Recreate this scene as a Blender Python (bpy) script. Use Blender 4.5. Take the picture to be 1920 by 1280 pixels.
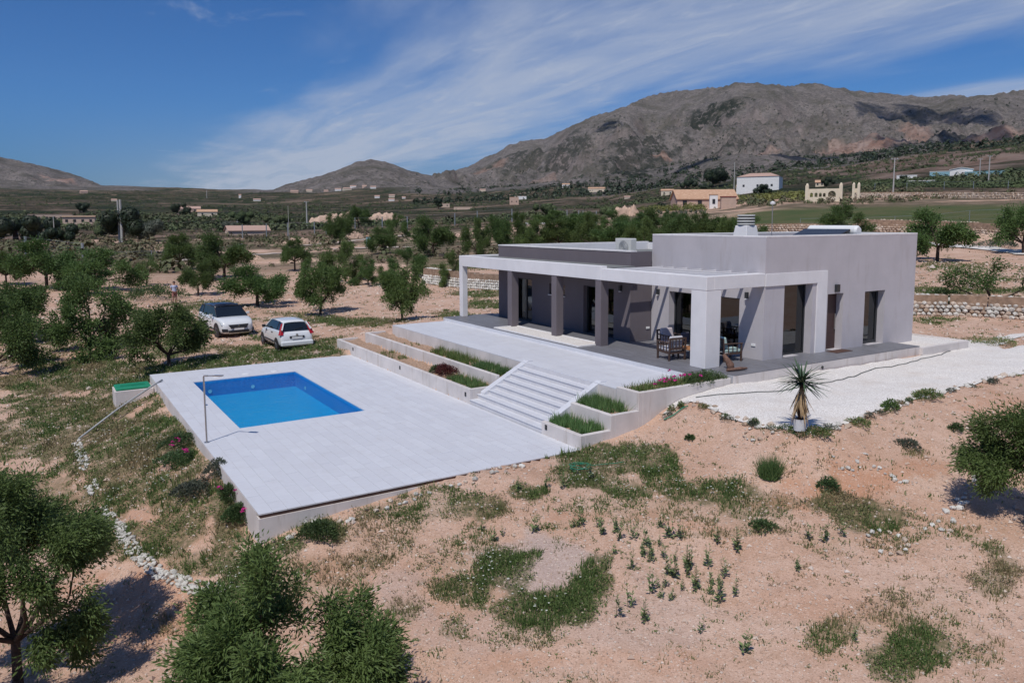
import bpy, bmesh, math, random
import numpy as np
from mathutils import Vector, Matrix, Euler
random.seed(7)
RNG = np.random.default_rng(7)
for o in list(bpy.data.objects): bpy.data.objects.remove(o)
SC = bpy.context.scene
COL = SC.collection
R = math.radians

# ------------------------------------------------------------------ camera
# world frame: x and y run along the edges of the pool terrace, z = 0 is its paving, metres
CAM = np.array([-3.8464, -16.7504, 6.4])
PITCH, ROLL, AZ, FPX = 0.1133614, 0.0043862, 0.5575475, 1436.086
_R = np.array([math.cos(AZ), -math.sin(AZ), 0.0]); _F = np.array([math.sin(AZ), math.cos(AZ), 0.0])
_FW = _F*math.cos(PITCH) - np.array([0, 0, math.sin(PITCH)]); _U = _F*math.sin(PITCH) + np.array([0, 0, math.cos(PITCH)])
_R2 = math.cos(ROLL)*_R - math.sin(ROLL)*_U; _U2 = math.sin(ROLL)*_R + math.cos(ROLL)*_U
cd = bpy.data.cameras.new('camera'); cam = bpy.data.objects.new('camera', cd); COL.objects.link(cam)
cam.matrix_world = Matrix(((_R2[0], _U2[0], -_FW[0], CAM[0]), (_R2[1], _U2[1], -_FW[1], CAM[1]), (_R2[2], _U2[2], -_FW[2], CAM[2]), (0, 0, 0, 1)))
cd.sensor_fit = 'HORIZONTAL'; cd.sensor_width = 36; cd.lens = FPX/1920*36
cd.shift_y = -(640-577.02)/1920
cd.clip_start = 0.1; cd.clip_end = 40000
SC.camera = cam

# ------------------------------------------------------------------ world and sun
SUN_EL, SUN_AZ = R(56.5), R(34.7+180)      # direction towards the sun, angle from +x
W = bpy.data.worlds.new('World'); SC.world = W; W.use_nodes = True
nt = W.node_tree; N = nt.nodes; L = nt.links; N.clear()
def wn(t, **k):
    n = N.new(t)
    for a, b in k.items(): setattr(n, a, b)
    return n
def wm(op, a, b=None, c=None):
    n = wn('ShaderNodeMath', operation=op)
    for i, x in enumerate((a, b, c)):
        if x is None: continue
        if isinstance(x, (int, float)): n.inputs[i].default_value = x
        else: L.new(x, n.inputs[i])
    return n.outputs[0]
sky = wn('ShaderNodeTexSky', sky_type='NISHITA', sun_disc=False, sun_elevation=SUN_EL, sun_rotation=R(90)-SUN_AZ)
sky.altitude = 300; sky.air_density = 1.0; sky.dust_density = 0.35; sky.ozone_density = 3.0
tc = wn('ShaderNodeTexCoord'); sep = wn('ShaderNodeSeparateXYZ'); L.new(tc.outputs['Generated'], sep.inputs[0])
zc = wm('ADD', wm('MAXIMUM', sep.outputs[2], 0.0), 0.03)
# cirrus lies on a high plane; its fibres run towards azimuth EA
_ea = np.array([math.sin(AZ-0.485), math.cos(AZ-0.485)]); _na = np.array([_ea[1], -_ea[0]])
px = wm('DIVIDE', sep.outputs[0], zc); py = wm('DIVIDE', sep.outputs[1], zc)
qa = wm('ADD', wm('MULTIPLY', px, float(_ea[0])), wm('MULTIPLY', py, float(_ea[1])))
qb = wm('ADD', wm('MULTIPLY', px, float(_na[0])), wm('MULTIPLY', py, float(_na[1])))
def noise(sa, sb, scale, det=8, rough=.6, off=0.0, dist=0.0):
    cx = wn('ShaderNodeCombineXYZ'); L.new(wm('MULTIPLY', qa, sa), cx.inputs[0]); L.new(wm('MULTIPLY', qb, sb), cx.inputs[1]); cx.inputs[2].default_value = off
    n = wn('ShaderNodeTexNoise'); n.inputs['Scale'].default_value = scale; n.inputs['Detail'].default_value = det
    n.inputs['Roughness'].default_value = rough; n.inputs['Distortion'].default_value = dist
    L.new(cx.outputs[0], n.inputs['Vector']); return n.outputs['Fac']
def ramp(x, a, b, c, d):
    n = wn('ShaderNodeMapRange', interpolation_type='SMOOTHSTEP'); L.new(x, n.inputs[0])
    for i, v in enumerate((a, b, c, d)): n.inputs[i+1].default_value = v
    return n.outputs[0]
soft = noise(.35, .8, 1.0, 6, .55, 3.0, .4)
fib = noise(.22, 1.1, 1.9, 9, .58, 0.0, .9)
fib2 = noise(.5, 1.3, 5.0, 10, .7, 9.0, .6)
bandpos = wm('ADD', qb, wm('MULTIPLY', wm('SUBTRACT', soft, .5), 2.4))
band = wm('MULTIPLY', ramp(bandpos, .75, 1.9, 0, 1), wm('SUBTRACT', 1.0, wm('MULTIPLY', ramp(bandpos, 3.1, 4.0, 0, 1), wm('SUBTRACT', 1.0, ramp(bandpos, 4.3, 5.3, 0, 1)))))
dens = wm('MULTIPLY', band, ramp(fib, .20, .75, .35, 1.0))
dens = wm('ADD', dens, wm('MULTIPLY', ramp(fib2, .48, .8, 0, .35), band))
wisp = noise(.5, 1.0, 1.6, 10, .65, 21.0, .8)
dens = wm('ADD', dens, wm('MULTIPLY', ramp(wisp, .60, .8, 0, .45), ramp(qb, -.6, .6, .3, 1)))
low = ramp(sep.outputs[2], .0, .16, 1.0, 0.0)
dens = wm('ADD', wm('MULTIPLY', dens, .85), wm('MULTIPLY', wm('MULTIPLY', low, .30), ramp(qb, -1.5, 1.5, 0, 1)))
dens = wm('MINIMUM', dens, .85)
mx = wn('ShaderNodeMix', data_type='RGBA'); L.new(dens, mx.inputs[0]); 
tint = wn('ShaderNodeMix', data_type='RGBA', blend_type='MULTIPLY'); tint.inputs[0].default_value = 1.0
L.new(sky.outputs[0], tint.inputs[6]); tint.inputs[7].default_value = (.24, .56, .97, 1)
hz = wn('ShaderNodeMix', data_type='RGBA', blend_type='MULTIPLY'); L.new(low, hz.inputs[0]); L.new(tint.outputs[2], hz.inputs[6]); hz.inputs[7].default_value = (.95, .72, .72, 1)
L.new(hz.outputs[2], mx.inputs[6]); mx.inputs[7].default_value = (5.4, 6.0, 7.3, 1)
bg = wn('ShaderNodeBackground'); bg.inputs[1].default_value = 0.085; L.new(mx.outputs[2], bg.inputs[0])
wo = wn('ShaderNodeOutputWorld'); L.new(bg.outputs[0], wo.inputs[0])
sd = bpy.data.lights.new('sun', 'SUN'); sd.energy = 3.4; sd.angle = R(.53); sd.color = (1.0, .955, .89)
so = bpy.data.objects.new('sun', sd); COL.objects.link(so)
sdir = Vector((math.cos(SUN_EL)*math.cos(SUN_AZ), math.cos(SUN_EL)*math.sin(SUN_AZ), math.sin(SUN_EL)))
so.rotation_euler = sdir.to_track_quat('Z', 'Y').to_euler(); so.location = sdir*60
VS = SC.view_settings; VS.view_transform = 'Standard'; VS.look = 'None'; VS.gamma = 1; VS.exposure = 0.0; VS.use_curve_mapping = False
SC.cycles.max_bounces = 8; SC.cycles.transparent_max_bounces = 12; SC.cycles.volume_bounces = 0

# ------------------------------------------------------------------ pixel rays of the measured camera
def ray(u, v): return _FW + _R2*(u-960)/FPX - _U2*(v-577.02)/FPX
def Zp(u, v, z):
    r = ray(u, v); return CAM + r*(z-CAM[2])/r[2]

# ------------------------------------------------------------------ numpy noise
_P = RNG.permutation(512); _P = np.concatenate([_P, _P, _P]); _G = RNG.random(512)*2-1
def vnoise(x, y, s=0):
    xi = np.floor(x).astype(int); yi = np.floor(y).astype(int); xf = x-xi; yf = y-yi
    xf = xf*xf*xf*(xf*(xf*6-15)+10); yf = yf*yf*yf*(yf*(yf*6-15)+10)
    xi = (xi+s*17) & 511; yi = (yi+s*31) & 511; x1 = (xi+1) & 511; y1 = (yi+1) & 511
    g = lambda a, b: _G[_P[_P[a]+b] & 511]
    return (g(xi, yi)*(1-xf)+g(x1, yi)*xf)*(1-yf)+(g(xi, y1)*(1-xf)+g(x1, y1)*xf)*yf
def fbm(x, y, o=4, s=0, gain=.5):
    t = 0; a = 1
    for i in range(o): t = t+a*vnoise(x, y, s+i); x = x*2.03+11.3; y = y*2.03+5.7; a *= gain
    return t
def ridged(x, y, o=5, s=0):
    t = 0; a = 1
    for i in range(o): t = t+a*(1-np.abs(vnoise(x, y, s+i))*2); x = x*2.1+3.1; y = y*2.1+7.7; a *= .52
    return t

# ------------------------------------------------------------------ terrain height (metres)
def smooth(a, b, x):
    t = np.clip((x-a)/(b-a), 0, 1); return t*t*(3-2*t)
TU = np.array([-900, -200, 200, 500, 800, 1100, 1300, 1500, 1750, 1950, 2500.])
TD = np.array([30, 42, 53, 66, 86, 110, 165, 230, 390, 650, 1200, 2500, 5200.])
_left = [-.9, -.6, -.5, -.3, 0, .5, 1.1, 2, 4.4, 11, 30, 92, 215]
TZ = np.array([
 [-1.5, -1.3, -1.0, -.6, 0, .5, 1.1, 2, 4.4, 11, 30, 86, 190],
 [-1.3, -1.1, -.9, -.6, 0, .5, 1.1, 2, 4.4, 11, 30, 86, 190],
 _left,
 [-.6, -.3, -.3, -.2, 0.1, .6, 1.1, 2, 4.6, 11, 30, 90, 190],
 [-.3, 0, .1, .3, .8, 1.4, 2.5, 3.6, 6.8, 13, 34, 110, 240],
 [.5, .6, .8, 1.2, 1.8, 2.4, 4.0, 6.2, 9.6, 17, 44, 130, 260],
 [.9, 1.0, 1.1, 1.6, 2.6, 3.8, 7.4, 9.6, 14, 26, 62, 150, 300],
 [1.0, 1.1, 1.3, 2.0, 3.2, 4.6, 9.0, 12.4, 18, 36, 80, 180, 300],
 [1.1, 1.2, 2.1, 2.5, 3.0, 4.4, 9.3, 12.6, 22, 45, 95, 200, 300],
 [1.1, 1.2, 2.1, 2.5, 3.0, 4.4, 9.3, 12.6, 22, 48, 100, 200, 300],
 [1.1, 1.2, 2.0, 2.5, 3.0, 4.4, 9.3, 12.6, 22, 48, 100, 200, 300]])
# near control points (x, y, z)
NC = [(0, 0, -.66), (-.2, -.4, -.75), (3.4, -.1, -.22), (5.6, -.1, -.04), (8.85, -.1, 0.0), (9.9, -.1, .14), (11.04, -.1, .34), (11.9, -.5, .75), (12.7, -.25, 1.03),
 (0, 2.5, -.5), (0, 5, -.3), (0, 10, -.25), (0, 15.4, -.3), (0, 18.4, -.6), (-1.6, 18, -1.05), (-1.0, 15, -.9), (-3, 20, -1.3), (-3.2, 14, -1.6), (-3.2, 9.7, -1.75),
 (-2.7, 5.5, -1.75), (-2.2, 2.7, -1.7), (-1.3, .2, -1.55), (-3.6, 14, -1.75), (-3.8, 9.7, -2.1), (-3.3, 5.5, -2.1), (-2.8, 2.4, -2.1), (-1.8, -.6, -1.9),
 (-8, 14, -2.1), (-8, 5, -2.3), (-8, -5, -2.5), (-5, 25, -1.5), (-12, 30, -1.6), (-3, -6, -2.0), (-1, -3, -1.4), (0.5, -2.5, -1.05), (1, -6, -1.4), (2, -9, -1.6), (-4, -16, -2.2),
 (4, -3, -.65), (4, -6, -.95), (8, -3, -.25), (8, -6, -.6), (8, -10, -1.0), (6, -12, -1.3), (12, -5.6, .35), (12.3, -4.7, .95), (11.2, -2.6, .45), (11.8, -1.6, .8),
 (12, -9, -.4), (16, -7, 0.1), (16, -5.4, .7), (20, -8, .1), (20, -5.5, .8), (16, -12, -.6), (26, -9, .3), (30, -6, .9), (10, -16, -1.2), (24, -16, -.3), (40, -10, .8),
 (13, -1.5, 1.07), (13.2, -3.4, 1.07), (16.4, -4.0, 1.07), (20, -2, 1.1), (20, -4.5, 1.07), (24.3, -4.2, 1.08), (27.7, 0, 1.1), (33, 0, 1.12), (26, -2, 1.1), (16, -1, 1.08), (30, -3, 1.1), (36, -3, 1.1), (40, 2, 1.15),
 (4, 19, -.15), (8, 19, 0), (8, 24, -.1), (4, 26, -.35), (0, 24, -.8), (10, 20, .4), (11, 19, .8), (12, 21, .75), (14, 20, 1.05), (10, 24, .1), (17, 20, 1.1), (22, 19, 1.15), (28, 10, 1.15), (28, 20, 1.2), (34, 10, 1.15), (18, 26, .8), (22, 14, .9), (6, 30, -.35), (12, 30, 0)]
NC = np.array(NC, float)
def _phi(r): return np.sqrt(r*r+.36)
_d = np.hypot(NC[:, None, 0]-NC[None, :, 0], NC[:, None, 1]-NC[None, :, 1]); _n = len(NC)
_A = np.zeros((_n+3, _n+3)); _A[:_n, :_n] = _phi(_d)+np.eye(_n)*-.02; _A[:_n, _n] = 1; _A[:_n, _n+1:] = NC[:, :2]; _A[_n:, :_n] = _A[:_n, _n:].T
_w = np.linalg.solve(_A, np.concatenate([NC[:, 2], np.zeros(3)]))
def near_h(x, y):
    z = _w[_n]+_w[_n+1]*x+_w[_n+2]*y
    for i in range(_n): z = z+_w[i]*_phi(np.hypot(x-NC[i, 0], y-NC[i, 1]))
    return z
def polar(x, y):
    dx = x-CAM[0]; dy = y-CAM[1]; d = np.hypot(dx, dy)+1e-6
    a = np.arctan2(dx, dy)-AZ; a = (a+np.pi) % (2*np.pi)-np.pi
    ac = np.clip(a, -1.2, 1.2)
    return a, 960+FPX*np.tan(ac)/math.cos(PITCH), d
def table(u, d):
    u = np.clip(u, TU[0], TU[-1]); ld = np.log(np.clip(d, TD[0], TD[-1])); lt = np.log(TD)
    i = np.clip(np.searchsorted(TU, u)-1, 0, len(TU)-2); j = np.clip(np.searchsorted(lt, ld)-1, 0, len(TD)-2)
    s = (u-TU[i])/(TU[i+1]-TU[i]); t = (ld-lt[j])/(lt[j+1]-lt[j]); s = s*s*(3-2*s)
    return (TZ[i, j]*(1-s)+TZ[i+1, j]*s)*(1-t)+(TZ[i, j+1]*(1-s)+TZ[i+1, j+1]*s)*t
# ridges: (u, v) of the skyline, its distance, distance of the foot
def elev(u, v):
    r = ray(u, v); return r[2]/math.hypot(r[0], r[1])
RIDGES = [
 (4200, 2700, [(-900, 300), (-300, 262), (-60, 283), (0, 291), (60, 305), (110, 317), (150, 329), (190, 345), (215, 356), (240, 372), (300, 400)], 0.3),
 (3000, 1900, [(440, 400), (500, 362), (530, 350), (560, 341), (600, 330), (640, 318), (670, 304), (700, 299), (725, 302), (745, 309), (770, 320), (800, 327), (840, 335), (900, 360), (960, 400)], 0.25),
 (4000, 1500, [(740, 400), (790, 345), (830, 328), (880, 312), (920, 293), (950, 276), (975, 266), (1000, 262), (1020, 261), (1050, 247), (1080, 232), (1110, 219), (1150, 208), (1175, 197), (1200, 184), (1240, 173), (1290, 167), (1330, 165), (1370, 157), (1400, 155), (1440, 158), (1480, 162), (1495, 157), (1520, 155), (1545, 163), (1600, 171), (1660, 178), (1700, 180), (1740, 183), (1770, 177), (1800, 181), (1850, 178), (1890, 172), (1925, 168), (2050, 175), (2400, 240), (2900, 300)], 1.0),
 (1700, 900, [(1080, 400), (1180, 345), (1260, 315), (1320, 297), (1380, 290), (1440, 289), (1500, 298), (1560, 316), (1640, 345), (1760, 390)], .3),
]
def height(x, y):
    x = np.asarray(x, float); y = np.asarray(y, float)
    a, u, d = polar(x, y)
    z = table(u, d)
    z = z+smooth(60, 300, d)*fbm(x/70, y/70, 3, 3)*np.clip(d/400, 0, 1.5)
    z = z+smooth(700, 2000, d)*fbm(x/260, y/260, 4, 9)*7
    for Dr, Df, pts, rough in RIDGES:
        us = np.array([p[0] for p in pts], float); es = np.array([elev(*p) for p in pts])
        e = np.interp(u, us, es, left=-.2, right=-.2)
        uu = u*1.0
        # spurs: the ridge distance wanders so the faces are not a single sheet
        Drr = Dr*(1+.07*fbm(u/140, u*0+.5, 3, 40)); zr = CAM[2]+e*Drr
        t = np.clip((d-Df)/(Drr-Df), 0, 1); tb = np.clip((d-Drr)/(Drr*.6), 0, 1)
        base = table(u, d*0+Df)
        prof = t**1.35*(1-.12*np.sin(t*np.pi))
        n = (ridged(x/560, y/560, 6, 20)-1.0)*95*rough + (ridged(x/130, y/130, 5, 27)-1.0)*30*min(1, rough+.2) + ridged(x/42, y/42, 3, 33)*9*rough
        n = n*smooth(0, .35, t)*(1-smooth(.66, .93, t))*(.35+.65*t)
        zz = base+(zr-base)*prof+n - (zr-base)*tb*.8
        zz = zz + (t > .9)*(fbm(x/60, y/60, 4, 36)*5+np.abs(fbm(x/25, y/25, 3, 38))*4)*min(1., rough+.25)*smooth(.9, .98, t)
        zz = np.where(d > Df, zz, -1e3); z = np.where(zz > z, zz, z)
    near = d < 62
    if np.any(near):
        zn = near_h(x, y); k = smooth(40, 58, d); zb = zn*(1-k)+z*k; z = np.where(near, zb, z)
    z = z+(fbm(x/2.2, y/2.2, 3, 50)*.05+fbm(x/.5, y/.5, 2, 54)*.018)*(d < 200)
    # nothing pokes through the built levels
    def lim(x0, y0, x1, y1, top, z):
        m = (x > x0) & (x < x1) & (y > y0) & (y < y1); return np.where(m & (z > top), top, z)
    z = lim(0.02, 0.02, 8.9, 18.36, -.10, z); z = lim(.6, 6.8, 6.1, 16.5, -2.2, z)
    z = lim(8.85, .1, 9.93, 20.3, .25, z); z = lim(9.9, .1, 10.98, 19.1, .6, z)
    z = lim(8.85, 1.9, 11.2, 6.5, -.1, z); z = lim(10.98, .1, 13.9, 18.1, .95, z); z = lim(13.7, 0., 26.9, 18.3, 1.0, z)
    return z
_hc = {}
def hit(u, v, dmin=6, dmax=9000):
    k = (round(float(u), 2), round(float(v), 2), dmin)
    if k not in _hc: _hc[k] = _hit(float(u), float(v), dmin, dmax)
    return _hc[k].copy()
def _hit(u, v, dmin=6, dmax=9000):
    """world point where the measured ray through (u, v) of the photograph meets the terrain"""
    r = ray(u, v); r = r/math.hypot(r[0], r[1])
    ds = np.geomspace(dmin, dmax, 700); P = CAM[None]+r[None]*ds[:, None]
    below = P[:, 2] < height(P[:, 0], P[:, 1]); i = int(np.argmax(below)) if below.any() else len(ds)-1
    lo, hi = ds[max(i-1, 0)], ds[i]
    for _ in range(3):
        dd = np.linspace(lo, hi, 9); Q = CAM[None]+r[None]*dd[:, None]; b = Q[:, 2] < height(Q[:, 0], Q[:, 1])
        j = int(np.argmax(b)) if b.any() else 8; lo, hi = dd[max(j-1, 0)], dd[j]
    p = CAM+r*hi; return Vector((p[0], p[1], float(height(p[0], p[1]))))
def hz_(x, y): return float(height(np.array([x]), np.array([y]))[0])

# ------------------------------------------------------------------ object helpers
def tag(o, label=None, cat=None, group=None, kind=None):
    if label: o['label'] = label
    if cat: o['category'] = cat
    if group: o['group'] = group
    if kind: o['kind'] = kind
    return o
def empty(name, loc=(0, 0, 0), rz=0, **k):
    o = bpy.data.objects.new(name, None); COL.objects.link(o); o.location = loc; o.rotation_euler = (0, 0, rz); o.empty_display_size = .3
    return tag(o, **k)
def link(name, me, parent=None, loc=None, **k):
    o = bpy.data.objects.new(name, me); COL.objects.link(o)
    if parent is not None: o.parent = parent
    if loc is not None: o.location = loc
    return tag(o, **k)
class MB:
    def __init__(s): s.v = []; s.f = []; s.m = []; s.sm = []; s.cur = 0; s.smooth = False
    def add(s, vs, fs):
        n = len(s.v); s.v += [tuple(map(float, p)) for p in vs]
        for f in fs: s.f.append(tuple(n+i for i in f)); s.m.append(s.cur); s.sm.append(s.smooth)
        return s
    def box(s, x0, y0, z0, x1, y1, z1):
        v = [(x0, y0, z0), (x1, y0, z0), (x1, y1, z0), (x0, y1, z0), (x0, y0, z1), (x1, y0, z1), (x1, y1, z1), (x0, y1, z1)]
        return s.add(v, [(0, 3, 2, 1), (4, 5, 6, 7), (0, 1, 5, 4), (1, 2, 6, 5), (2, 3, 7, 6), (3, 0, 4, 7)])
    def hexa(s, b, t):
        return s.add(list(b)+list(t), [(0, 3, 2, 1), (4, 5, 6, 7), (0, 1, 5, 4), (1, 2, 6, 5), (2, 3, 7, 6), (3, 0, 4, 7)])
    def bar(s, p, q, w, h=None, up=(0, 0, 1)):
        h = h or w; p = Vector(p); q = Vector(q); d = (q-p).normalized(); u = Vector(up)
        if abs(d.dot(u)) > .95: u = Vector((1, 0, 0))
        a = d.cross(u).normalized()*(w/2); b = a.cross(d).normalized()*(h/2)
        return s.hexa([p-a-b, p+a-b, p+a+b, p-a+b], [q-a-b, q+a-b, q+a+b, q-a+b])
    def tube(s, pts, r, n=8, cap=True):
        pts = [Vector(p) for p in pts]; rr = r if isinstance(r, (list, tuple)) else [r]*len(pts)
        rings = []; pa = None
        for i, p in enumerate(pts):
            d = (pts[min(i+1, len(pts)-1)]-pts[max(i-1, 0)]).normalized()
            if pa is None: pa = d.cross(Vector((0, 0, 1)) if abs(d.z) < .9 else Vector((1, 0, 0))).normalized()
            a = (pa-d*pa.dot(d)).normalized(); pa = a; b = d.cross(a)
            rings.append([p+(a*math.cos(2*math.pi*k/n)+b*math.sin(2*math.pi*k/n))*rr[i] for k in range(n)])
        v = [q for ring in rings for q in ring]; f = []
        for i in range(len(pts)-1):
            for k in range(n): f.append((i*n+k, i*n+(k+1) % n, (i+1)*n+(k+1) % n, (i+1)*n+k))
        if cap: f.append(tuple(range(n))[::-1]); f.append(tuple((len(pts)-1)*n+k for k in range(n)))
        return s.add(v, f)
    def lathe(s, prof, c=(0, 0, 0), n=16, axis='z'):
        v = []; f = []; m = len(prof)
        for i in range(n):
            a = 2*math.pi*i/n
            for r, h in prof:
                p = (r*math.cos(a), r*math.sin(a), h) if axis == 'z' else (r*math.cos(a), h, r*math.sin(a)) if axis == 'y' else (h, r*math.cos(a), r*math.sin(a))
                v.append((c[0]+p[0], c[1]+p[1], c[2]+p[2]))
        for i in range(n):
            for j in range(m-1): f.append((i*m+j, ((i+1) % n)*m+j, ((i+1) % n)*m+j+1, i*m+j+1))
        f.append(tuple(i*m for i in range(n))[::-1]); f.append(tuple(i*m+m-1 for i in range(n)))
        return s.add(v, f)
    def prism(s, poly, a, b, axis='z'):
        n = len(poly)
        def P(p, h): return (p[0], p[1], h) if axis == 'z' else (p[0], h, p[1]) if axis == 'y' else (h, p[0], p[1])
        v = [P(p, a) for p in poly]+[P(p, b) for p in poly]
        return s.add(v, [tuple(range(n))[::-1], tuple(range(n, 2*n))]+[(i, (i+1) % n, n+(i+1) % n, n+i) for i in range(n)])
    def mesh(s, name, mats, bevel=0, off=None):
        me = bpy.data.meshes.new(name); v = s.v
        if off is not None: v = [(p[0]-off[0], p[1]-off[1], p[2]-off[2]) for p in v]
        me.from_pydata(v, [], s.f)
        for m in (mats if isinstance(mats, (list, tuple)) else [mats]): me.materials.append(m)
        me.polygons.foreach_set('material_index', s.m); me.polygons.foreach_set('use_smooth', s.sm)
        bm = bmesh.new(); bm.from_mesh(me)
        bmesh.ops.recalc_face_normals(bm, faces=bm.faces)
        if bevel: bmesh.ops.bevel(bm, geom=[e for e in bm.edges if len(e.link_faces) == 2 and e.calc_face_angle(0) > .5], offset=bevel, segments=1, affect='EDGES', profile=.5)
        bm.to_mesh(me); bm.free(); me.update(); return me
    def build(s, name, mats, parent=None, bevel=0, world=True, **k):
        off = None
        if parent is not None and world:
            off = Vector((0, 0, 0)); q = parent
            while q is not None: off = off+q.location; q = q.parent
        return link(name, s.mesh(name, mats, bevel, off), parent, **k)
def fast_mesh(name, V, F, mats, smooth=False, attrs=None, k=3, mi=None):
    """V (n,3) float, F (m,k) int"""
    me = bpy.data.meshes.new(name); V = np.asarray(V, np.float32); F = np.asarray(F, np.int32); m = len(F)
    me.vertices.add(len(V)); me.vertices.foreach_set('co', V.ravel())
    me.loops.add(m*k); me.loops.foreach_set('vertex_index', F.ravel())
    me.polygons.add(m); me.polygons.foreach_set('loop_start', np.arange(m, dtype=np.int32)*k)
    me.polygons.foreach_set('loop_total', np.full(m, k, np.int32))
    me.polygons.foreach_set('use_smooth', np.full(m, smooth))
    for x in (mats if isinstance(mats, (list, tuple)) else [mats]): me.materials.append(x)
    if mi is not None: me.polygons.foreach_set('material_index', np.asarray(mi, np.int32))
    for nm, (dom, arr) in (attrs or {}).items():
        a = me.attributes.new(nm, 'FLOAT', dom); a.data.foreach_set('value', np.asarray(arr, np.float32).ravel())
    me.update(calc_edges=True); me.validate(); return me
def copy_tree(o, parent=None):
    c = o.copy(); COL.objects.link(c); c.parent = parent
    for ch in list(o.children): copy_tree(ch, c)
    return c

# ------------------------------------------------------------------ materials
class Mt:
    def __init__(s, name, rough=.8, spec=.3, metal=0.0):
        s.m = bpy.data.materials.new(name); s.m.use_nodes = True; s.t = s.m.node_tree; s.b = s.t.nodes['Principled BSDF']
        s.b.inputs['Roughness'].default_value = rough; s.b.inputs['Specular IOR Level'].default_value = spec; s.b.inputs['Metallic'].default_value = metal
        s._co = None
    def n(s, t, **k):
        x = s.t.nodes.new(t)
        for a, b in k.items(): setattr(x, a, b)
        return x
    def lk(s, a, b): s.t.links.new(a, b)
    def math(s, op, a, b=None, c=None):
        n = s.n('ShaderNodeMath', operation=op)
        for i, x in enumerate((a, b, c)):
            if x is None: continue
            if isinstance(x, (int, float)): n.inputs[i].default_value = x
            else: s.lk(x, n.inputs[i])
        return n.outputs[0]
    def pos(s):
        if s._co is None: s._co = s.n('ShaderNodeNewGeometry').outputs['Position']
        return s._co
    def obj(s): return s.n('ShaderNodeTexCoord').outputs['Object']
    def map(s, co, sc=(1, 1, 1), rot=(0, 0, 0)):
        m = s.n('ShaderNodeMapping'); s.lk(co, m.inputs[0]); m.inputs['Scale'].default_value = sc; m.inputs['Rotation'].default_value = rot; return m.outputs[0]
    def noise(s, scale, det=6, rough=.6, co=None, dist=0):
        n = s.n('ShaderNodeTexNoise'); n.inputs['Scale'].default_value = scale; n.inputs['Detail'].default_value = det; n.inputs['Roughness'].default_value = rough; n.inputs['Distortion'].default_value = dist
        s.lk(co or s.pos(), n.inputs['Vector']); return n.outputs['Fac']
    def voro(s, scale, co=None, feat='F1', out='Distance', rand=1):
        n = s.n('ShaderNodeTexVoronoi', feature=feat); n.inputs['Scale'].default_value = scale; n.inputs['Randomness'].default_value = rand; s.lk(co or s.pos(), n.inputs['Vector']); return n.outputs[out]
    def mr(s, x, a, b, c=0., d=1., sm=True):
        n = s.n('ShaderNodeMapRange', interpolation_type='SMOOTHSTEP' if sm else 'LINEAR'); s.lk(x, n.inputs[0])
        for i, v in enumerate((a, b, c, d)): n.inputs[i+1].default_value = v
        return n.outputs[0]
    def mix(s, f, a, b, bt='MIX'):
        n = s.n('ShaderNodeMix', data_type='RGBA', blend_type=bt)
        if isinstance(f, (int, float)): n.inputs[0].default_value = f
        else: s.lk(f, n.inputs[0])
        for i, x in ((6, a), (7, b)):
            if isinstance(x, (tuple, list)): n.inputs[i].default_value = (*x[:3], 1)
            else: s.lk(x, n.inputs[i])
        return n.outputs[2]
    def attr(s, name): return s.n('ShaderNodeAttribute', attribute_name=name).outputs['Fac']
    def col(s, c):
        if isinstance(c, (tuple, list)): s.b.inputs['Base Color'].default_value = (*c[:3], 1)
        else: s.lk(c, s.b.inputs['Base Color'])
        return s
    def bump(s, h, dist=.01, strength=1):
        n = s.n('ShaderNodeBump'); n.inputs['Distance'].default_value = dist; n.inputs['Strength'].default_value = strength; s.lk(h, n.inputs['Height']); s.lk(n.outputs[0], s.b.inputs['Normal']); return s
def plain(name, c, rough=.6, spec=.3, metal=0, var=.08, scale=3., bump=0, bscale=60.):
    m = Mt(name, rough, spec, metal); f = m.noise(scale, 5, .6)
    m.col(m.mix(m.mr(f, .25, .75, 0, 1), [x*(1-var) for x in c], [min(1, x*(1+var)) for x in c]))
    if bump: m.bump(m.noise(bscale, 3, .6), bump)
    return m.m
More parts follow.
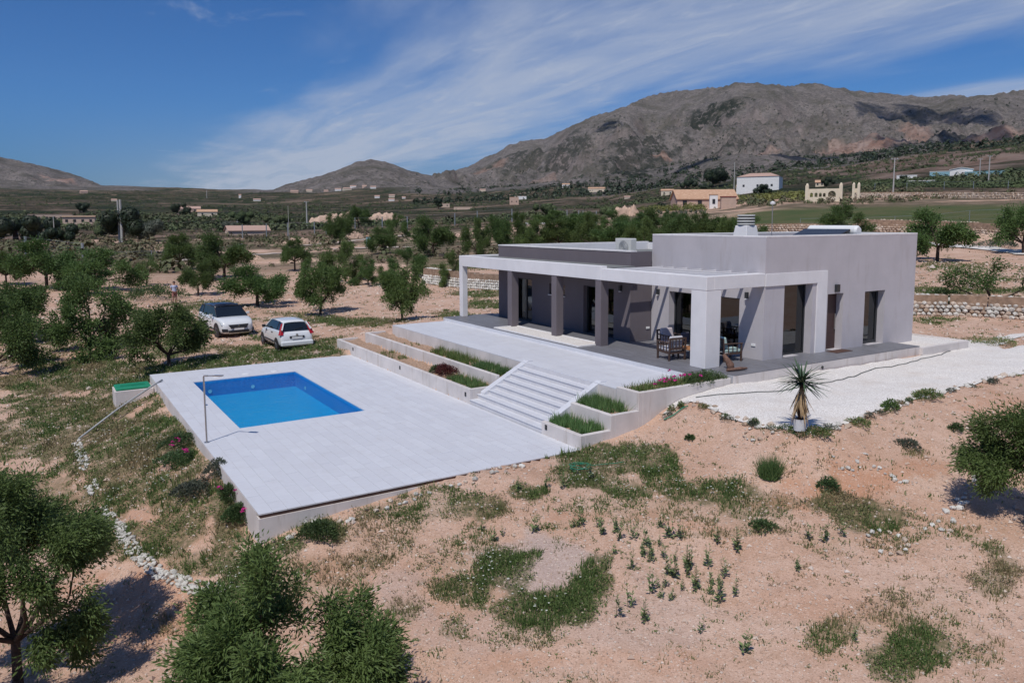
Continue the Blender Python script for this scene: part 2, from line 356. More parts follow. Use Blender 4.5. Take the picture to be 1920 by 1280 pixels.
# ================================================================== ground
def blob_mask(bl, x, y, wob=.35, s=60):
    m = np.zeros_like(x)
    nz = fbm(x/.9, y/.9, 4, s); nz2 = fbm(x/.25, y/.25, 2, s+5)
    for (u, v, ru, rv, a) in bl:
        c = hit(u, v); e1 = hit(u+ru, v)-c; e2 = hit(u, max(v-rv, 366))-c; e3 = hit(u, v+rv)-c
        e1 = np.array(e1[:2]); e2 = np.array((e2-e3)[:2])/2
        M = np.linalg.pinv(np.array([e1, e2]).T); dx = x-c.x; dy = y-c.y
        p = M[0, 0]*dx+M[0, 1]*dy; q = M[1, 0]*dx+M[1, 1]*dy
        r = np.sqrt(p*p+q*q)+nz*wob+nz2*.12
        m = np.maximum(m, a*(1-smooth(.65, 1.15, r)))
    return m
GREEN = [(60, 640, 130, 14, .55), (250, 640, 110, 12, .6), (330, 655, 70, 16, .8), (230, 690, 130, 16, .9), (40, 670, 90, 12, .6), (1250, 955, 280, 34, .36), (800, 945, 160, 40, .4), (720, 1000, 110, 40, .34), (1650, 1000, 230, 40, .30), (1720, 1170, 180, 70, .36), (880, 1030, 90, 50, .34), (1500, 880, 200, 25, .24), (960, 1190, 130, 30, .28), (560, 1080, 120, 60, .4), (1150, 862, 120, 32, 1), (1090, 895, 70, 28, .9), (1225, 868, 50, 50, .9), (1180, 920, 70, 20, .7), (1330, 922, 110, 24, .75), (1440, 945, 90, 25, .55), (1570, 950, 75, 32, 1), (1640, 975, 60, 25, .7),
 (1400, 1000, 120, 12, .45), (1560, 905, 25, 10, .8), (950, 1070, 70, 45, .85), (1115, 1085, 45, 42, .9), (1000, 1140, 120, 42, .9), (880, 1110, 80, 30, .7), (850, 1180, 40, 25, .5), (760, 1150, 40, 25, .5), (900, 945, 60, 26, .75), (985, 922, 40, 16, .9), (800, 960, 60, 25, .5), (700, 960, 60, 25, .45), (1040, 985, 60, 10, .3),
 (600, 990, 42, 24, 1), (540, 1020, 40, 20, .7), (690, 1050, 50, 20, .5), (310, 800, 70, 60, .8), (240, 850, 90, 60, .85), (340, 850, 50, 60, .7), (420, 900, 30, 70, .8), (300, 1000, 110, 45, .8), (200, 930, 60, 50, .8), (360, 1050, 60, 25, .6), (440, 1060, 60, 30, .7),
 (150, 790, 190, 75, .8), (330, 940, 90, 60, .7), (250, 900, 120, 60, .75), (430, 1000, 50, 40, .6), (130, 650, 130, 20, .45), (120, 770, 150, 45, .85), (60, 830, 120, 40, .7), (200, 715, 220, 28, .9), (120, 690, 160, 14, .6), (80, 930, 90, 50, .6), (30, 720, 60, 20, .8), (400, 690, 120, 22, .9), (500, 665, 120, 20, .85), (610, 660, 40, 14, .8), (560, 640, 120, 12, .6), (330, 1180, 80, 40, .35),
 (1700, 1235, 90, 55, .75), (1570, 1180, 60, 40, .55), (1870, 1080, 60, 50, .6), (1840, 1220, 70, 40, .4), (1720, 850, 40, 10, .4), (1420, 870, 25, 12, .3), (1310, 905, 50, 10, .5),
 (640, 605, 110, 9, .8), (540, 590, 60, 6, .5), (390, 572, 70, 9, .7), (470, 600, 60, 6, .4), (930, 573, 70, 8, .7), (850, 590, 40, 6, .6), (700, 603, 60, 6, .8), (300, 590, 80, 8, .6), (150, 605, 60, 8, .4),
 (1780, 640, 60, 6, .4), (1750, 583, 60, 8, .8), (1860, 545, 90, 7, .8), (1740, 545, 60, 7, .8), (1850, 640, 50, 5, .5), (1780, 500, 90, 8, .5), (1900, 525, 40, 5, .5), (1760, 600, 50, 6, .5),
 (900, 552, 60, 8, .8), (930, 500, 60, 8, .7), (820, 495, 120, 10, .75), (650, 480, 200, 8, .6), (400, 480, 160, 7, .8), (200, 470, 100, 7, .7), (480, 455, 200, 8, .5), (760, 455, 150, 6, .8), (1000, 450, 160, 12, .8), (1200, 430, 160, 12, .8)]
CLAY = [(200, 1130, 160, 60, .75), (350, 1160, 90, 60, .6), (240, 900, 150, 100, .35), (1620, 910, 150, 40, .8), (1700, 880, 120, 30, .7), (1500, 880, 60, 20, .3), (1100, 970, 140, 12, .45), (1300, 985, 90, 10, .45), (950, 1240, 160, 20, .35), (1250, 1235, 160, 25, .35), (1500, 1140, 160, 30, .2), (330, 1120, 80, 25, .6), (240, 1180, 120, 40, .5), (600, 1060, 60, 20, .4), (1880, 760, 60, 25, .5), (1320, 740, 40, 15, .3),
 (250, 1000, 50, 40, .4), (1680, 440, 140, 4, .8), (1480, 420, 60, 4, .8)]
GREYP = [(990, 1055, 95, 45, .8), (1180, 1150, 220, 60, .25), (760, 1120, 60, 40, .4), (900, 1190, 120, 30, .25)]
# polar sheet, one stretch of land out to the horizon
AA = np.concatenate([np.arange(-180, -40, 4.), np.arange(-40, -35, .8), np.arange(-35, 35.01, .105), np.arange(35.8, 41, .8), np.arange(44, 180.1, 4.)])*np.pi/180+AZ
DD = [2.0]
while DD[-1] < 60: DD.append(DD[-1]*1.0075+.02)
n_near = len(DD)
while DD[-1] < 9000: DD.append(DD[-1]*(1.0105 if DD[-1] < 4600 else 1.05))
DD = np.array(DD)
ga, gd = np.meshgrid(AA, DD, indexing='ij'); GX = CAM[0]+gd*np.sin(ga); GY = CAM[1]+gd*np.cos(ga)
GZ = height(GX.ravel(), GY.ravel()).reshape(GX.shape)
def sheet(name, j0, j1, mat, attrs, close=True):
    X = GX[:, j0:j1]; Y = GY[:, j0:j1]; Zz = GZ[:, j0:j1]; na, nd = X.shape
    V = np.stack([X.ravel(), Y.ravel(), Zz.ravel()], 1)
    i, j = np.meshgrid(np.arange(na-1), np.arange(nd-1), indexing='ij'); a = (i*nd+j).ravel()
    F = np.stack([a, a+1, a+nd+1, a+nd], 1)
    if j0 == 0:
        V = np.concatenate([V, [[CAM[0], CAM[1], V[0, 2]]]]); pass
    me = fast_mesh(name, V, F[:, ::-1], mat, True, {k: ('POINT', np.concatenate([f[:, j0:j1].ravel(), [0]]) if j0 == 0 else f[:, j0:j1].ravel()) for k, f in attrs.items()}, 4)
    return link(name, me, kind='structure')
m_near = gd < 400
def near_only(fn):
    o = np.zeros_like(GX); o[m_near] = fn(GX[m_near], GY[m_near]); return o
A_green = near_only(lambda x, y: blob_mask(GREEN, x, y)); A_clay = near_only(lambda x, y: blob_mask(CLAY, x, y, .6, 70)); A_grey = near_only(lambda x, y: blob_mask(GREYP, x, y, .5, 74))
_pa, _pu, _pd = polar(GX.ravel(), GY.ravel()); _pu = _pu.reshape(GX.shape)
# the green field on the right slope and scrub further off
fld = smooth(1330, 1420, _pu)*smooth(108, 114, gd)*(1-smooth(150, 162, gd)); A_field = fld
farscrub = smooth(78, 118, gd)*(1-smooth(1000,1150,_pu)*(1-smooth(95,106,gd)))
A_scrub = farscrub*smooth(-.55, .05, fbm(GX/14, GY/14, 4, 80)+.18*np.sin(gd/9))
def hillmask():
    m = np.zeros_like(GX)
    for Dr, Df, pts, rough in RIDGES:
        us = [p[0] for p in pts]; m = np.maximum(m, smooth(Df*.97, Df*1.12, gd)*smooth(us[0]-20, us[0]+60, _pu)*(1-smooth(us[-1]-60, us[-1]+20, _pu))*(Df > 0))
    return m
A_hill = hillmask()
def px_blobs(bl):
    x, y = GX.ravel(), GY.ravel(); z = GZ.ravel()
    P = np.stack([x, y, z], 1)-CAM; w = P@_FW; ok = w > 1
    uu = np.where(ok, 960+FPX*(P@_R2)/np.where(ok, w, 1), -1e4); vv = np.where(ok, 577.02-FPX*(P@_U2)/np.where(ok, w, 1), -1e4)
    return uu, vv
# quarries and cut red earth on the mountain flank: centres found on the far terrain
QUARRY = [(1250, 299, 26, 7, 1), (1440, 283, 30, 6, .8), (1555, 308, 18, 6, .8), (1610, 268, 70, 11, .9), (1700, 300, 130, 9, .6), (1820, 300, 120, 22, .75), (1690, 330, 90, 8, .8), (1870, 255, 50, 10, .9), (1730, 245, 30, 8, .8), (905, 322, 40, 5, .6), (1000, 345, 60, 4, .5), (110, 338, 22, 6, .9), (330, 402, 30, 4, .8), (640, 408, 60, 4, .9), (740, 412, 60, 5, .9), (1500, 410, 20, 3, .3), (1170, 398, 26, 5, .9)]
A_quarry = np.zeros_like(GX); _m = gd > 100; A_quarry[_m] = 0
def far_blob(bl, out):
    nz = fbm(GX/45, GY/45, 4, 90)
    for (u, v, ru, rv, a) in bl:
        c = hit(u, v, 90); d0 = math.hypot(c.x-CAM[0], c.y-CAM[1]); du = d0*ru/FPX
        up = hit(u, v-rv, 90); dr = max(abs(math.hypot(up.x-CAM[0], up.y-CAM[1])-d0), du*.35); dr = min(dr, du*3)
        th = math.atan2(c.x-CAM[0], c.y-CAM[1]); ta = (ga-th)*d0/du; tr = (gd-d0)/dr
        r = np.sqrt(ta*ta+tr*tr)+nz*.6; out = np.maximum(out, a*(1-smooth(.6, 1.1, r)))
    return out
A_quarry = far_blob(QUARRY, A_quarry)
PINES = [(1310, 240, 75, 28, .9), (1200, 262, 80, 14, .7), (1060, 275, 60, 14, .7), (930, 310, 90, 10, .7), (1180, 322, 45, 7, .9), (1000, 295, 60, 10, .6), (1140, 240, 20, 18, .6), (1380, 275, 60, 10, .6), (1500, 290, 60, 6, .5), (1700, 272, 160, 10, .4)]
A_pine = far_blob(PINES, np.zeros_like(GX))

def ground_material(name, hills=False):
    g = Mt(name, .95, .12); P = g.pos()
    a = g.noise(.35, 8, .62); b = g.noise(3.2, 8, .7); c = g.noise(28, 4, .7)
    dirt = g.mix(g.mr(a, .35, .68), (.53, .335, .238), (.62, .435, .335)); dirt = g.mix(g.mr(b, .40, .75, 0, .65), dirt, (.42, .255, .165))
    clay = g.mix(b, (.42, .19, .10), (.53, .29, .18)); dirt = g.mix(g.math('MULTIPLY', g.attr('clay'), g.mr(b, .3, .6, .5, 1)), dirt, clay)
    dirt = g.mix(g.math('MULTIPLY', g.attr('greyp'), .8), dirt, (.46, .38, .35))
    st = g.voro(9, out='Distance'); col = g.voro(9, out='Color'); sc = g.n('ShaderNodeSeparateColor'); g.lk(col, sc.inputs[0])
    stone = g.math('MULTIPLY', g.mr(st, .22, .30, 1, 0), g.mr(sc.outputs[0], .62, .66, 0, 1)); dirt = g.mix(g.math('MULTIPLY', stone, .55), dirt, (.66, .55, .46))
    st2 = g.voro(30, out='Distance'); sc2 = g.n('ShaderNodeSeparateColor'); g.lk(g.voro(30, out='Color'), sc2.inputs[0])
    dirt = g.mix(g.math('MULTIPLY', g.mr(st2, .25, .35, 1, 0), g.mr(sc2.outputs[1], .5, .9, 0, .75)), dirt, (.74, .60, .50))
    dirt = g.mix(g.math('MULTIPLY', g.mr(c, .50, .66, 0, .75), 1.0), dirt, (.30, .19, .13))
    weed = g.mix(g.mr(b, .3, .7), (.060, .075, .028), (.15, .135, .07)); wm_ = g.math('MULTIPLY', g.mr(g.attr('green'), .15, .95), g.mr(g.noise(5, 9, .8), .38, .55, .35, 1)); dirt = g.mix(g.math('MINIMUM', wm_, .85), dirt, weed)
    # middle distance scrub, terraces of dry soil
    sn = g.noise(.09, 10, .68); scrub = g.mix(g.mr(g.noise(.5, 8, .7), .35, .65), (.035, .048, .022), (.14, .105, .07)); dirt = g.mix(g.math('MULTIPLY', g.attr('scrub'), g.mr(g.noise(.25, 8, .75), .36, .56, .6, .97)), dirt, scrub)
    bs = g.noise(1.0, 6, .65, g.map(P, (.012, .07, .02), (0, 0, AZ))); dirt = g.mix(g.math('MULTIPLY', g.attr('scrub'), g.mr(bs, .54, .60, 0, .8)), dirt, (.40, .29, .21))
    fieldc = g.mix(g.mr(g.noise(.12, 8, .65), .35, .7), (.070, .092, .034), (.115, .108, .050)); fieldc = g.mix(g.mr(g.noise(1.5, 6, .7), .45, .7, 0, .5), fieldc, (.05, .065, .025)); dirt = g.mix(g.attr('field'), dirt, fieldc)
    if hills:
        sx = g.n('ShaderNodeSeparateXYZ'); g.lk(P, sx.inputs[0])
        # distant plain: orchards, dry fields and pale cuts
        pl = g.mix(g.mr(g.noise(.012, 10, .7), .42, .58), (.045, .062, .028), (.145, .11, .075)); pl = g.mix(g.mr(g.noise(.03, 8, .75, dist=.4), .54, .60, 0, .85), pl, (.36, .25, .185)); pl = g.mix(g.mr(g.noise(.06, 6, .7), .45, .55, 0, .6), pl, (.025, .038, .018))
        bn = g.noise(1.0, 6, .65, g.map(P, (.0035, .022, .02), (0, 0, AZ))); pl = g.mix(g.mr(bn, .55, .60, 0, .8), pl, (.34, .245, .175)); pl = g.mix(g.mr(g.noise(1.0, 6, .65, g.map(P, (.006, .035, .02), (0, 0, AZ))), .56, .62, 0, .7), pl, (.085, .105, .045))
        dirt = g.mix(g.attr('plain'), dirt, pl)
        rk = g.mix(g.mr(g.noise(.01, 12, .72), .35, .65), (.17, .15, .138), (.27, .237, .218)); rk = g.mix(g.mr(g.noise(.05, 10, .75), .50, .66, 0, .8), rk, (.36, .30, .27)); rk = g.mix(g.mr(g.noise(.11, 6, .8), .52, .64, 0, .5), rk, (.07, .072, .05))
        rk = g.mix(g.mr(g.noise(.075, 3, .6), .56, .64, 0, .6), rk, (.060, .066, .044)); rk = g.mix(g.mr(g.noise(.055, 5, .75, g.map(P, (1, 1, 2.2))), .56, .66, 0, .7), rk, (.40, .335, .30))
        geo = g.n('ShaderNodeNewGeometry'); nz = g.n('ShaderNodeSeparateXYZ'); g.lk(geo.outputs['Normal'], nz.inputs[0]); rk = g.mix(g.mr(nz.outputs[2], .80, .62, 0, .65), rk, (.31, .25, .225)); rk = g.mix(g.mr(g.noise(.045, 8, .8, g.map(P, (1, 1, 3))), .52, .62, 0, .6), rk, (.05, .052, .042))
        grn = g.mix(g.mr(g.noise(.02, 8, .7), .4, .6), (.085, .086, .06), (.13, .115, .085)); rk = g.mix(g.mr(g.noise(.006, 10, .7), .46, .64, 0, .7), rk, grn)
        rk = g.mix(g.math('MULTIPLY', g.mr(g.voro(.085, g.map(P, (1, 1, .5))), .20, .38, 1, 0), g.mr(g.noise(.02, 8, .7), .50, .60)), rk, (.022, .032, .018))
        rk = g.mix(g.math('MULTIPLY', g.attr('pine'), g.mr(g.noise(.035, 8, .75), .42, .50)), rk, (.016, .026, .016))
        dirt = g.mix(g.attr('hill'), dirt, rk)
        q = g.mix(g.mr(g.noise(.02, 8, .7), .35, .65), (.33, .19, .14), (.48, .35, .29)); dirt = g.mix(g.math('MULTIPLY', g.attr('quarry'), g.mr(g.noise(.04, 8, .7), .35, .5, .3, 1)), dirt, q)
        hb = g.math('ADD', g.math('MULTIPLY', g.noise(.02, 12, .75), 1.0), g.math('MULTIPLY', g.noise(.15, 6, .7), .25))
        g.bump(hb, 34, .8)
    else:
        hb = g.math('ADD', g.math('ADD', g.math('MULTIPLY', c, .35), g.math('MULTIPLY', g.mr(st, .0, .34, 1, 0), .5)), b); g.bump(hb, .045, .8)
    g.col(dirt); return g.m
M_ground = ground_material('dry_soil'); M_hill = ground_material('hillside', True)
attrs = dict(green=A_green, clay=A_clay, greyp=A_grey, scrub=A_scrub, field=A_field, hill=A_hill, quarry=A_quarry, pine=A_pine, plain=smooth(190, 420, gd))
JN = int(np.searchsorted(DD, 230))
ground = sheet('ground', 0, JN+1, M_ground, attrs); hills = sheet('hills', JN, len(DD), M_hill, attrs)

# ================================================================== materials of the place
def mat_tile():
    m = Mt('pale_terrace_tile', .55, .35); oi = m.n('ShaderNodeObjectInfo'); f = m.noise(1.6, 8, .65); s = m.map(m.pos(), (1.2, 9, 1)); st = m.noise(3, 6, .6, s)
    c = m.mix(m.mr(st, .3, .7), (.60, .605, .635), (.67, .675, .705)); c = m.mix(m.math('MULTIPLY', m.mr(f, .45, .75), .45), c, (.54, .52, .52)); c = m.mix(m.math('MULTIPLY', oi.outputs['Random'], .5), c, (.56, .56, .59))
    m.col(c); m.bump(m.noise(90, 3, .6), .001); return m.m
M_tile = mat_tile()
M_grout = plain('grout', (.40, .40, .42), .9, .2, var=.05)
M_deck = Mt('grey_wood_look_plank', .5, .35)
_oi = M_deck.n('ShaderNodeObjectInfo'); _g = M_deck.noise(6, 8, .65, M_deck.map(M_deck.pos(), (8, .6, 1))); _c = M_deck.mix(M_deck.mr(_g, .3, .7), (.145, .145, .16), (.215, .215, .235)); _c = M_deck.mix(M_deck.math('MULTIPLY', _oi.outputs['Random'], .5), _c, (.135, .13, .14)); M_deck.col(_c); M_deck = M_deck.m
def plaster(name, c, stain=.35, var=.05, dirt=(.45, .40, .36)):
    m = Mt(name, .88, .2); f = m.noise(.9, 8, .6); s = m.noise(2.5, 8, .7, m.map(m.pos(), (1.3, 1.3, .18)))
    k = m.mix(m.mr(f, .3, .7), [x*(1-var) for x in c], [x*(1+var) for x in c]); k = m.mix(m.mr(s, .52, .75, 0, stain), k, [x*y*1.6 for x, y in zip(c, dirt)])
    m.col(k); m.bump(m.noise(120, 3, .7), .003); return m.m
M_wall = plaster('lilac_white_render', (.475, .45, .466), .38); M_frame = plaster('white_render', (.70, .685, .69), .14); M_grey = plaster('dark_grey_render', (.155, .135, .147), .15)
M_conc = plaster('weathered_white_concrete', (.62, .575, .55), .75, .10, (.40, .36, .31)); M_cap = plain('white_coping', (.72, .70, .69), .7, .3)
M_soilband = plain('unpainted_brown_edge', (.16, .10, .075), .9, .1, var=.3, scale=5)
M_roofgrey = plain('grey_roof_membrane', (.20, .205, .20), .9, .2, var=.15)
M_alu = plain('dark_aluminium', (.045, .05, .055), .35, .5, .4); M_alu2 = plain('black_metal', (.02, .02, .022), .4, .4)
M_steel = plain('brushed_steel', (.45, .44, .43), .35, .5, .8); M_chrome = plain('chrome', (.7, .7, .7), .18, .5, 1)
def glass_mat(name, tintc=(.12, .16, .17), r=.02):
    m = Mt(name); t = m.t; t.nodes.remove(m.b)
    fr = t.nodes.new('ShaderNodeFresnel'); fr.inputs[0].default_value = 1.75; gl = t.nodes.new('ShaderNodeBsdfGlossy'); gl.inputs['Roughness'].default_value = r; gl.inputs['Color'].default_value = (.9, .95, 1, 1)
    tr = t.nodes.new('ShaderNodeBsdfTransparent'); tr.inputs[0].default_value = (*tintc, 1); mx = t.nodes.new('ShaderNodeMixShader'); out = [n for n in t.nodes if n.type == 'OUTPUT_MATERIAL'][0]
    t.links.new(fr.outputs[0], mx.inputs[0]); t.links.new(tr.outputs[0], mx.inputs[1]); t.links.new(gl.outputs[0], mx.inputs[2]); t.links.new(mx.outputs[0], out.inputs[0]); return m.m
M_glass = glass_mat('window_glass', (.20, .26, .26)); M_carglass = glass_mat('car_glass', (.06, .07, .08))
def gravel_mat():
    m = Mt('white_gravel', .9, .15); v = m.voro(38); sc = m.n('ShaderNodeSeparateColor'); m.lk(m.voro(38, out='Color'), sc.inputs[0])
    c = m.mix(sc.outputs[0], (.60, .56, .52), (.88, .85, .81)); c = m.mix(m.mr(v, .4, .75, 0, .6), c, (.52, .47, .43)); c = m.mix(m.mr(m.noise(.7, 7, .65), .48, .72, 0, .5), c, (.60, .52, .45)); c = m.mix(m.mr(m.noise(9, 4, .7), .55, .72, 0, .45), c, (.50, .46, .42))
    m.col(c); m.bump(m.mr(v, 0, .6, 1, 0), .006, .5); return m.m
M_gravel = gravel_mat()
M_soil = plain('planter_soil', (.40, .27, .19), .95, .1, var=.35, scale=12, bump=.03, bscale=30)
M_white = plain('white_plastic', (.75, .75, .74), .4, .4, var=.02)

# ================================================================== pool terrace
random.seed(11)
PX0, PX1, PY0, PY1 = 1.29, 5.40, 7.57, 15.78; TX, TY = 8.85, 18.38; hol = (PX0, PY0, PX1, PY1)
def slab_with_hole(mb, x0, y0, x1, y1, h, z0, z1):
    a, b, c, d = h
    mb.box(x0, y0, z0, x1, b, z1); mb.box(x0, d, z0, x1, y1, z1); mb.box(x0, b, z0, a, d, z1); mb.box(c, b, z0, x1, d, z1)
deck0 = slab = MB(); slab_with_hole(slab, .05, .05, TX, TY-.05, (PX0-.02, PY0-.02, PX1+.02, PY1+.02), -.25, -.006)
pool_terrace = slab.build('pool_terrace', M_grout, kind='structure')
w = MB(); w.box(.0, .0, -1.9, TX, .22, -.115); w.box(0, TY-.22, -1.6, TX, TY, -.03); w.box(0, .22, -1.9, .22, TY-.22, -.03)
w.build('terrace_wall', M_conc, pool_terrace)
w = MB(); w.box(.035, .03, -.115, TX, .2, -.03); w.build('mortar_band', M_soilband, pool_terrace)
# coping along the near and left edge, then tiles 0.32 wide laid in running bond
tiles = []
tw, tl = .32, 1.20
def tile_rects(x0, y0, x1, y1, tw, tl, hole=None, g=.003, stag=None):
    out = []; x = x0; row = 0
    while x < x1-.02:
        xe = min(x+tw, x1); y = y0-(tl*(stag[row % len(stag)] if stag else .5*(row % 2)))
        while y < y1-.02:
            a, b = max(y, y0), min(y+tl, y1)
            if b-a > .03:
                rs = [(x, a, xe, b)]
                if hole:
                    nr = []
                    for (p, q, r, s) in rs:
                        hx0, hy0, hx1, hy1 = hole
                        if r <= hx0 or p >= hx1 or s <= hy0 or q >= hy1: nr.append((p, q, r, s)); continue
                        if q < hy0: nr.append((p, q, r, hy0))
                        if s > hy1: nr.append((p, hy1, r, s))
                        qq, ss = max(q, hy0), min(s, hy1)
                        if p < hx0: nr.append((p, qq, hx0, ss))
                        if r > hx1: nr.append((hx1, qq, r, ss))
                    rs = nr
                for (p, q, r, s) in rs:
                    if r-p > .03 and s-q > .03: out.append((p+g, q+g, r-g, s-g))
            y += tl
        x = xe; row += 1
    return out
def lay_pieces(name, rects, z0, z1, mat, parent, limit=300, jit=.0012, order=None):
    rects = sorted(rects, key=lambda r: (r[0]-CAM[0])**2+(r[1]-CAM[1])**2)
    cache = {}
    for i, (a, b, c, d) in enumerate(rects[:limit]):
        key = (round(c-a, 3), round(d-b, 3))
        if key not in cache:
            m = MB(); m.box(0, 0, z0, c-a, d-b, z1); cache[key] = m.mesh(name, mat)
        o = link(name, cache[key], parent, (a-parent.location.x, b-parent.location.y, random.uniform(-jit, jit)-parent.location.z))
    if len(rects) > limit:
        m = MB()
        for (a, b, c, d) in rects[limit:]: m.box(a, b, z0, c, d, z1+random.uniform(-jit, jit))
        m.build(name+'_field', mat, parent, kind='stuff')
lay_pieces('tile', tile_rects(0.0, 0.0, TX, TY, tw, tl, (PX0-.0, PY0-.0, PX1+.0, PY1+.0), stag=[0, .5, .25, .75]), -.03, 0, M_tile, pool_terrace)

# pool
pool = empty('swimming_pool', ((PX0+PX1)/2, (PY0+PY1)/2, 0), label='rectangular swimming pool full of bright blue water let into the lower white terrace', cat='swimming pool')
Mm = Mt('blue_pool_mosaic', .3, .5); _v = Mm.noise(18, 3, .6); _vv = Mm.noise(.5, 4, .6)
Mm.col(Mm.mix(Mm.mr(_v, .35, .65), (.004, .40, .62), (.015, .52, .78))); M_mosaic = Mm.m
Mm = Mt('dark_blue_pool_mosaic', .3, .5); _v = Mm.noise(18, 3, .6); Mm.col(Mm.mix(Mm.mr(_v, .35, .65), (.010, .17, .46), (.02, .25, .60))); M_mosaic2 = Mm.m
dp = -.66
b = MB(); b.box(PX0, PY0, dp-.1, PX1, PY1, dp); b.build('pool_floor', M_mosaic, pool)
b = MB(); b.box(PX0-.02, PY0-.02, dp, PX0+.02, PY1+.02, -.035); b.box(PX1-.02, PY0-.02, dp, PX1+.02, PY1+.02, -.035); b.box(PX0+.02, PY0-.02, dp, PX1-.02, PY0+.02, -.035); b.box(PX0+.02, PY1-.02, dp, PX1-.02, PY1+.02, -.035); b.build('pool_lining', M_mosaic2, pool)
M_water = Mt('pool_water'); t = M_water.t; t.nodes.remove(M_water.b); fr = t.nodes.new('ShaderNodeFresnel'); fr.inputs[0].default_value = 1.33; gl = t.nodes.new('ShaderNodeBsdfGlossy'); gl.inputs['Roughness'].default_value = .03
bp = t.nodes.new('ShaderNodeBump'); bp.inputs['Distance'].default_value = .03; t.links.new(M_water.noise(3.5, 6, .65), bp.inputs['Height']); t.links.new(bp.outputs[0], fr.inputs[1]); t.links.new(bp.outputs[0], gl.inputs['Normal'])
tr = t.nodes.new('ShaderNodeBsdfTransparent'); tr.inputs[0].default_value = (.50, .84, .97, 1); mx = t.nodes.new('ShaderNodeMixShader'); out = [n for n in t.nodes if n.type == 'OUTPUT_MATERIAL'][0]
t.links.new(fr.outputs[0], mx.inputs[0]); t.links.new(tr.outputs[0], mx.inputs[1]); t.links.new(gl.outputs[0], mx.inputs[2]); t.links.new(mx.outputs[0], out.inputs[0])
nx, ny = 30, 60; xs = np.linspace(PX0+.02, PX1-.02, nx); ys = np.linspace(PY0+.02, PY1-.02, ny); X, Y = np.meshgrid(xs, ys, indexing='ij')
V = np.stack([X.ravel(), Y.ravel(), (-.10+fbm(X*1.5, Y*1.5, 3, 5)*.004).ravel()], 1); i, j = np.meshgrid(np.arange(nx-1), np.arange(ny-1), indexing='ij'); a = (i*ny+j).ravel()
link('water', fast_mesh('water', V-np.array(pool.location)[None], np.stack([a, a+ny, a+ny+1, a+1], 1), M_water.m, True, None, 4), pool)
for (x, y, s) in ((1.9, PY1-.03, 'y'), (3.6, PY1-.03, 'y'), (PX1-.03, 14.2, 'x'), (PX1-.03, 8.8, 'x')):
    l = MB(); l.lathe([(.0, 0), (.075, 0), (.06, .02), (0, .025)], (x, y-.03 if s == 'y' else y, -.45) if s == 'y' else (x-.03, y, -.45), 16, s); l.build('pool_light', M_white, pool)
for y in (9.5, 12.2, 14.9)[:0]: pass
for i, (u, v, tx) in enumerate(((406, 706, 'left'), (461, 701, 'middle'), (514, 696, 'right'))):
    p = Zp(u, v, 0); l = MB(); l.lathe([(.0, 0), (.15, 0), (.15, .012), (.12, .022), (0, .024)], (0, 0, .001), 20)
    o = l.build('skimmer_lid', M_white, None); o.location = (p[0], p[1], 0); tag(o, 'round white skimmer cover set in the paving behind the pool, %s of three' % tx, 'skimmer cover', 'round skimmer covers beside the pool')

# ================================================================== upper levels
W1, W2, W3, UT, P = 8.85, 9.93, 10.98, 1.30, 1.47
SY0, SY1 = 1.96, 6.45
upper = empty('upper_terrace', (12.4, 9, 1.3)); upper['kind'] = 'structure'
s = MB(); s.box(W3+.01, .2, .2, 13.92, 18.18, UT-.036); s.build('slab', M_grout, upper)
s = MB(); s.box(W3, 1.06, .0, W3+.2, SY0, UT-.035); s.box(W3, SY1, .0, W3+.2, 18.2, UT-.035); s.box(W3+.2, 18.0, 0, 13.9, 18.2, UT-.035); s.build('retaining_wall', M_conc, upper)
lay_pieces('tile', tile_rects(W3, 1.06, 13.9, 18.2, .6, 1.2, stag=[0, .5]), UT-.03, UT, M_tile, upper)
# planters
def soil_sheet(name, x0, y0, x1, y1, z, parent, n=40):
    nx = max(4, int((x1-x0)/.12)); ny = max(4, int((y1-y0)/.12)); xs = np.linspace(x0, x1, nx); ys = np.linspace(y0, y1, ny); X, Y = np.meshgrid(xs, ys, indexing='ij')
    Zz = z+fbm(X*2, Y*2, 3, 61)*.05+fbm(X*9, Y*9, 2, 66)*.025; i, j = np.meshgrid(np.arange(nx-1), np.arange(ny-1), indexing='ij'); a = (i*ny+j).ravel()
    V = np.stack([X.ravel(), Y.ravel(), Zz.ravel()], 1)-np.array(parent.location)[None]
    return link(name, fast_mesh(name, V, np.stack([a, a+ny, a+ny+1, a+1], 1), M_soil, True, None, 4), parent)
def planter(x0, y0, x1, y1, z, soil, label, sides, zb=-.3, th=.15):
    t = empty('planter', ((x0+x1)/2, (y0+y1)/2, 0), label=label, cat='planter')
    w = MB()
    if 'x0' in sides: w.box(x0, y0, zb, x0+th, y1, z)
    if 'y0' in sides: w.box(x0+th, y0, zb, x1, y0+th, z)
    if 'y1' in sides: w.box(x0+th, y1-th, zb, x1, y1, z)
    w.build('wall', M_conc, t, bevel=.012)
    soil_sheet('soil', x0+.05, y0+.05, x1+.0, y1-.05, soil, t); return t
pl1 = planter(W1, SY1+.0, W2, 20.3, .52, .44, 'long lower white planter wall with bare soil and a red bush, left of the steps', ('x0', 'y0', 'y1'))
pl2 = planter(W2, SY1+.0, W3, 19.2, .90, .80, 'long upper white planter left of the steps, against the upper terrace wall', ('x0', 'y1'))
pr1 = planter(W1, 0, W2, SY0, .39, .30, 'lowest square planter of green blades at the right foot of the steps', ('x0', 'y0'))
pr2 = planter(W2, 0, W3, SY0, .824, .74, 'middle square planter of green blades right of the steps', ('x0', 'y0'))
pr3 = planter(W3, 0, 14.85, 1.04, 1.36, 1.27, 'highest planter right of the steps, full of weeds and pink flowers', ('x0', 'y0'), -.3)
w = MB(); w.box(W3+.15, .92, .9, 13.9, 1.06, UT+.02); w.build('wall', M_conc, pr3)
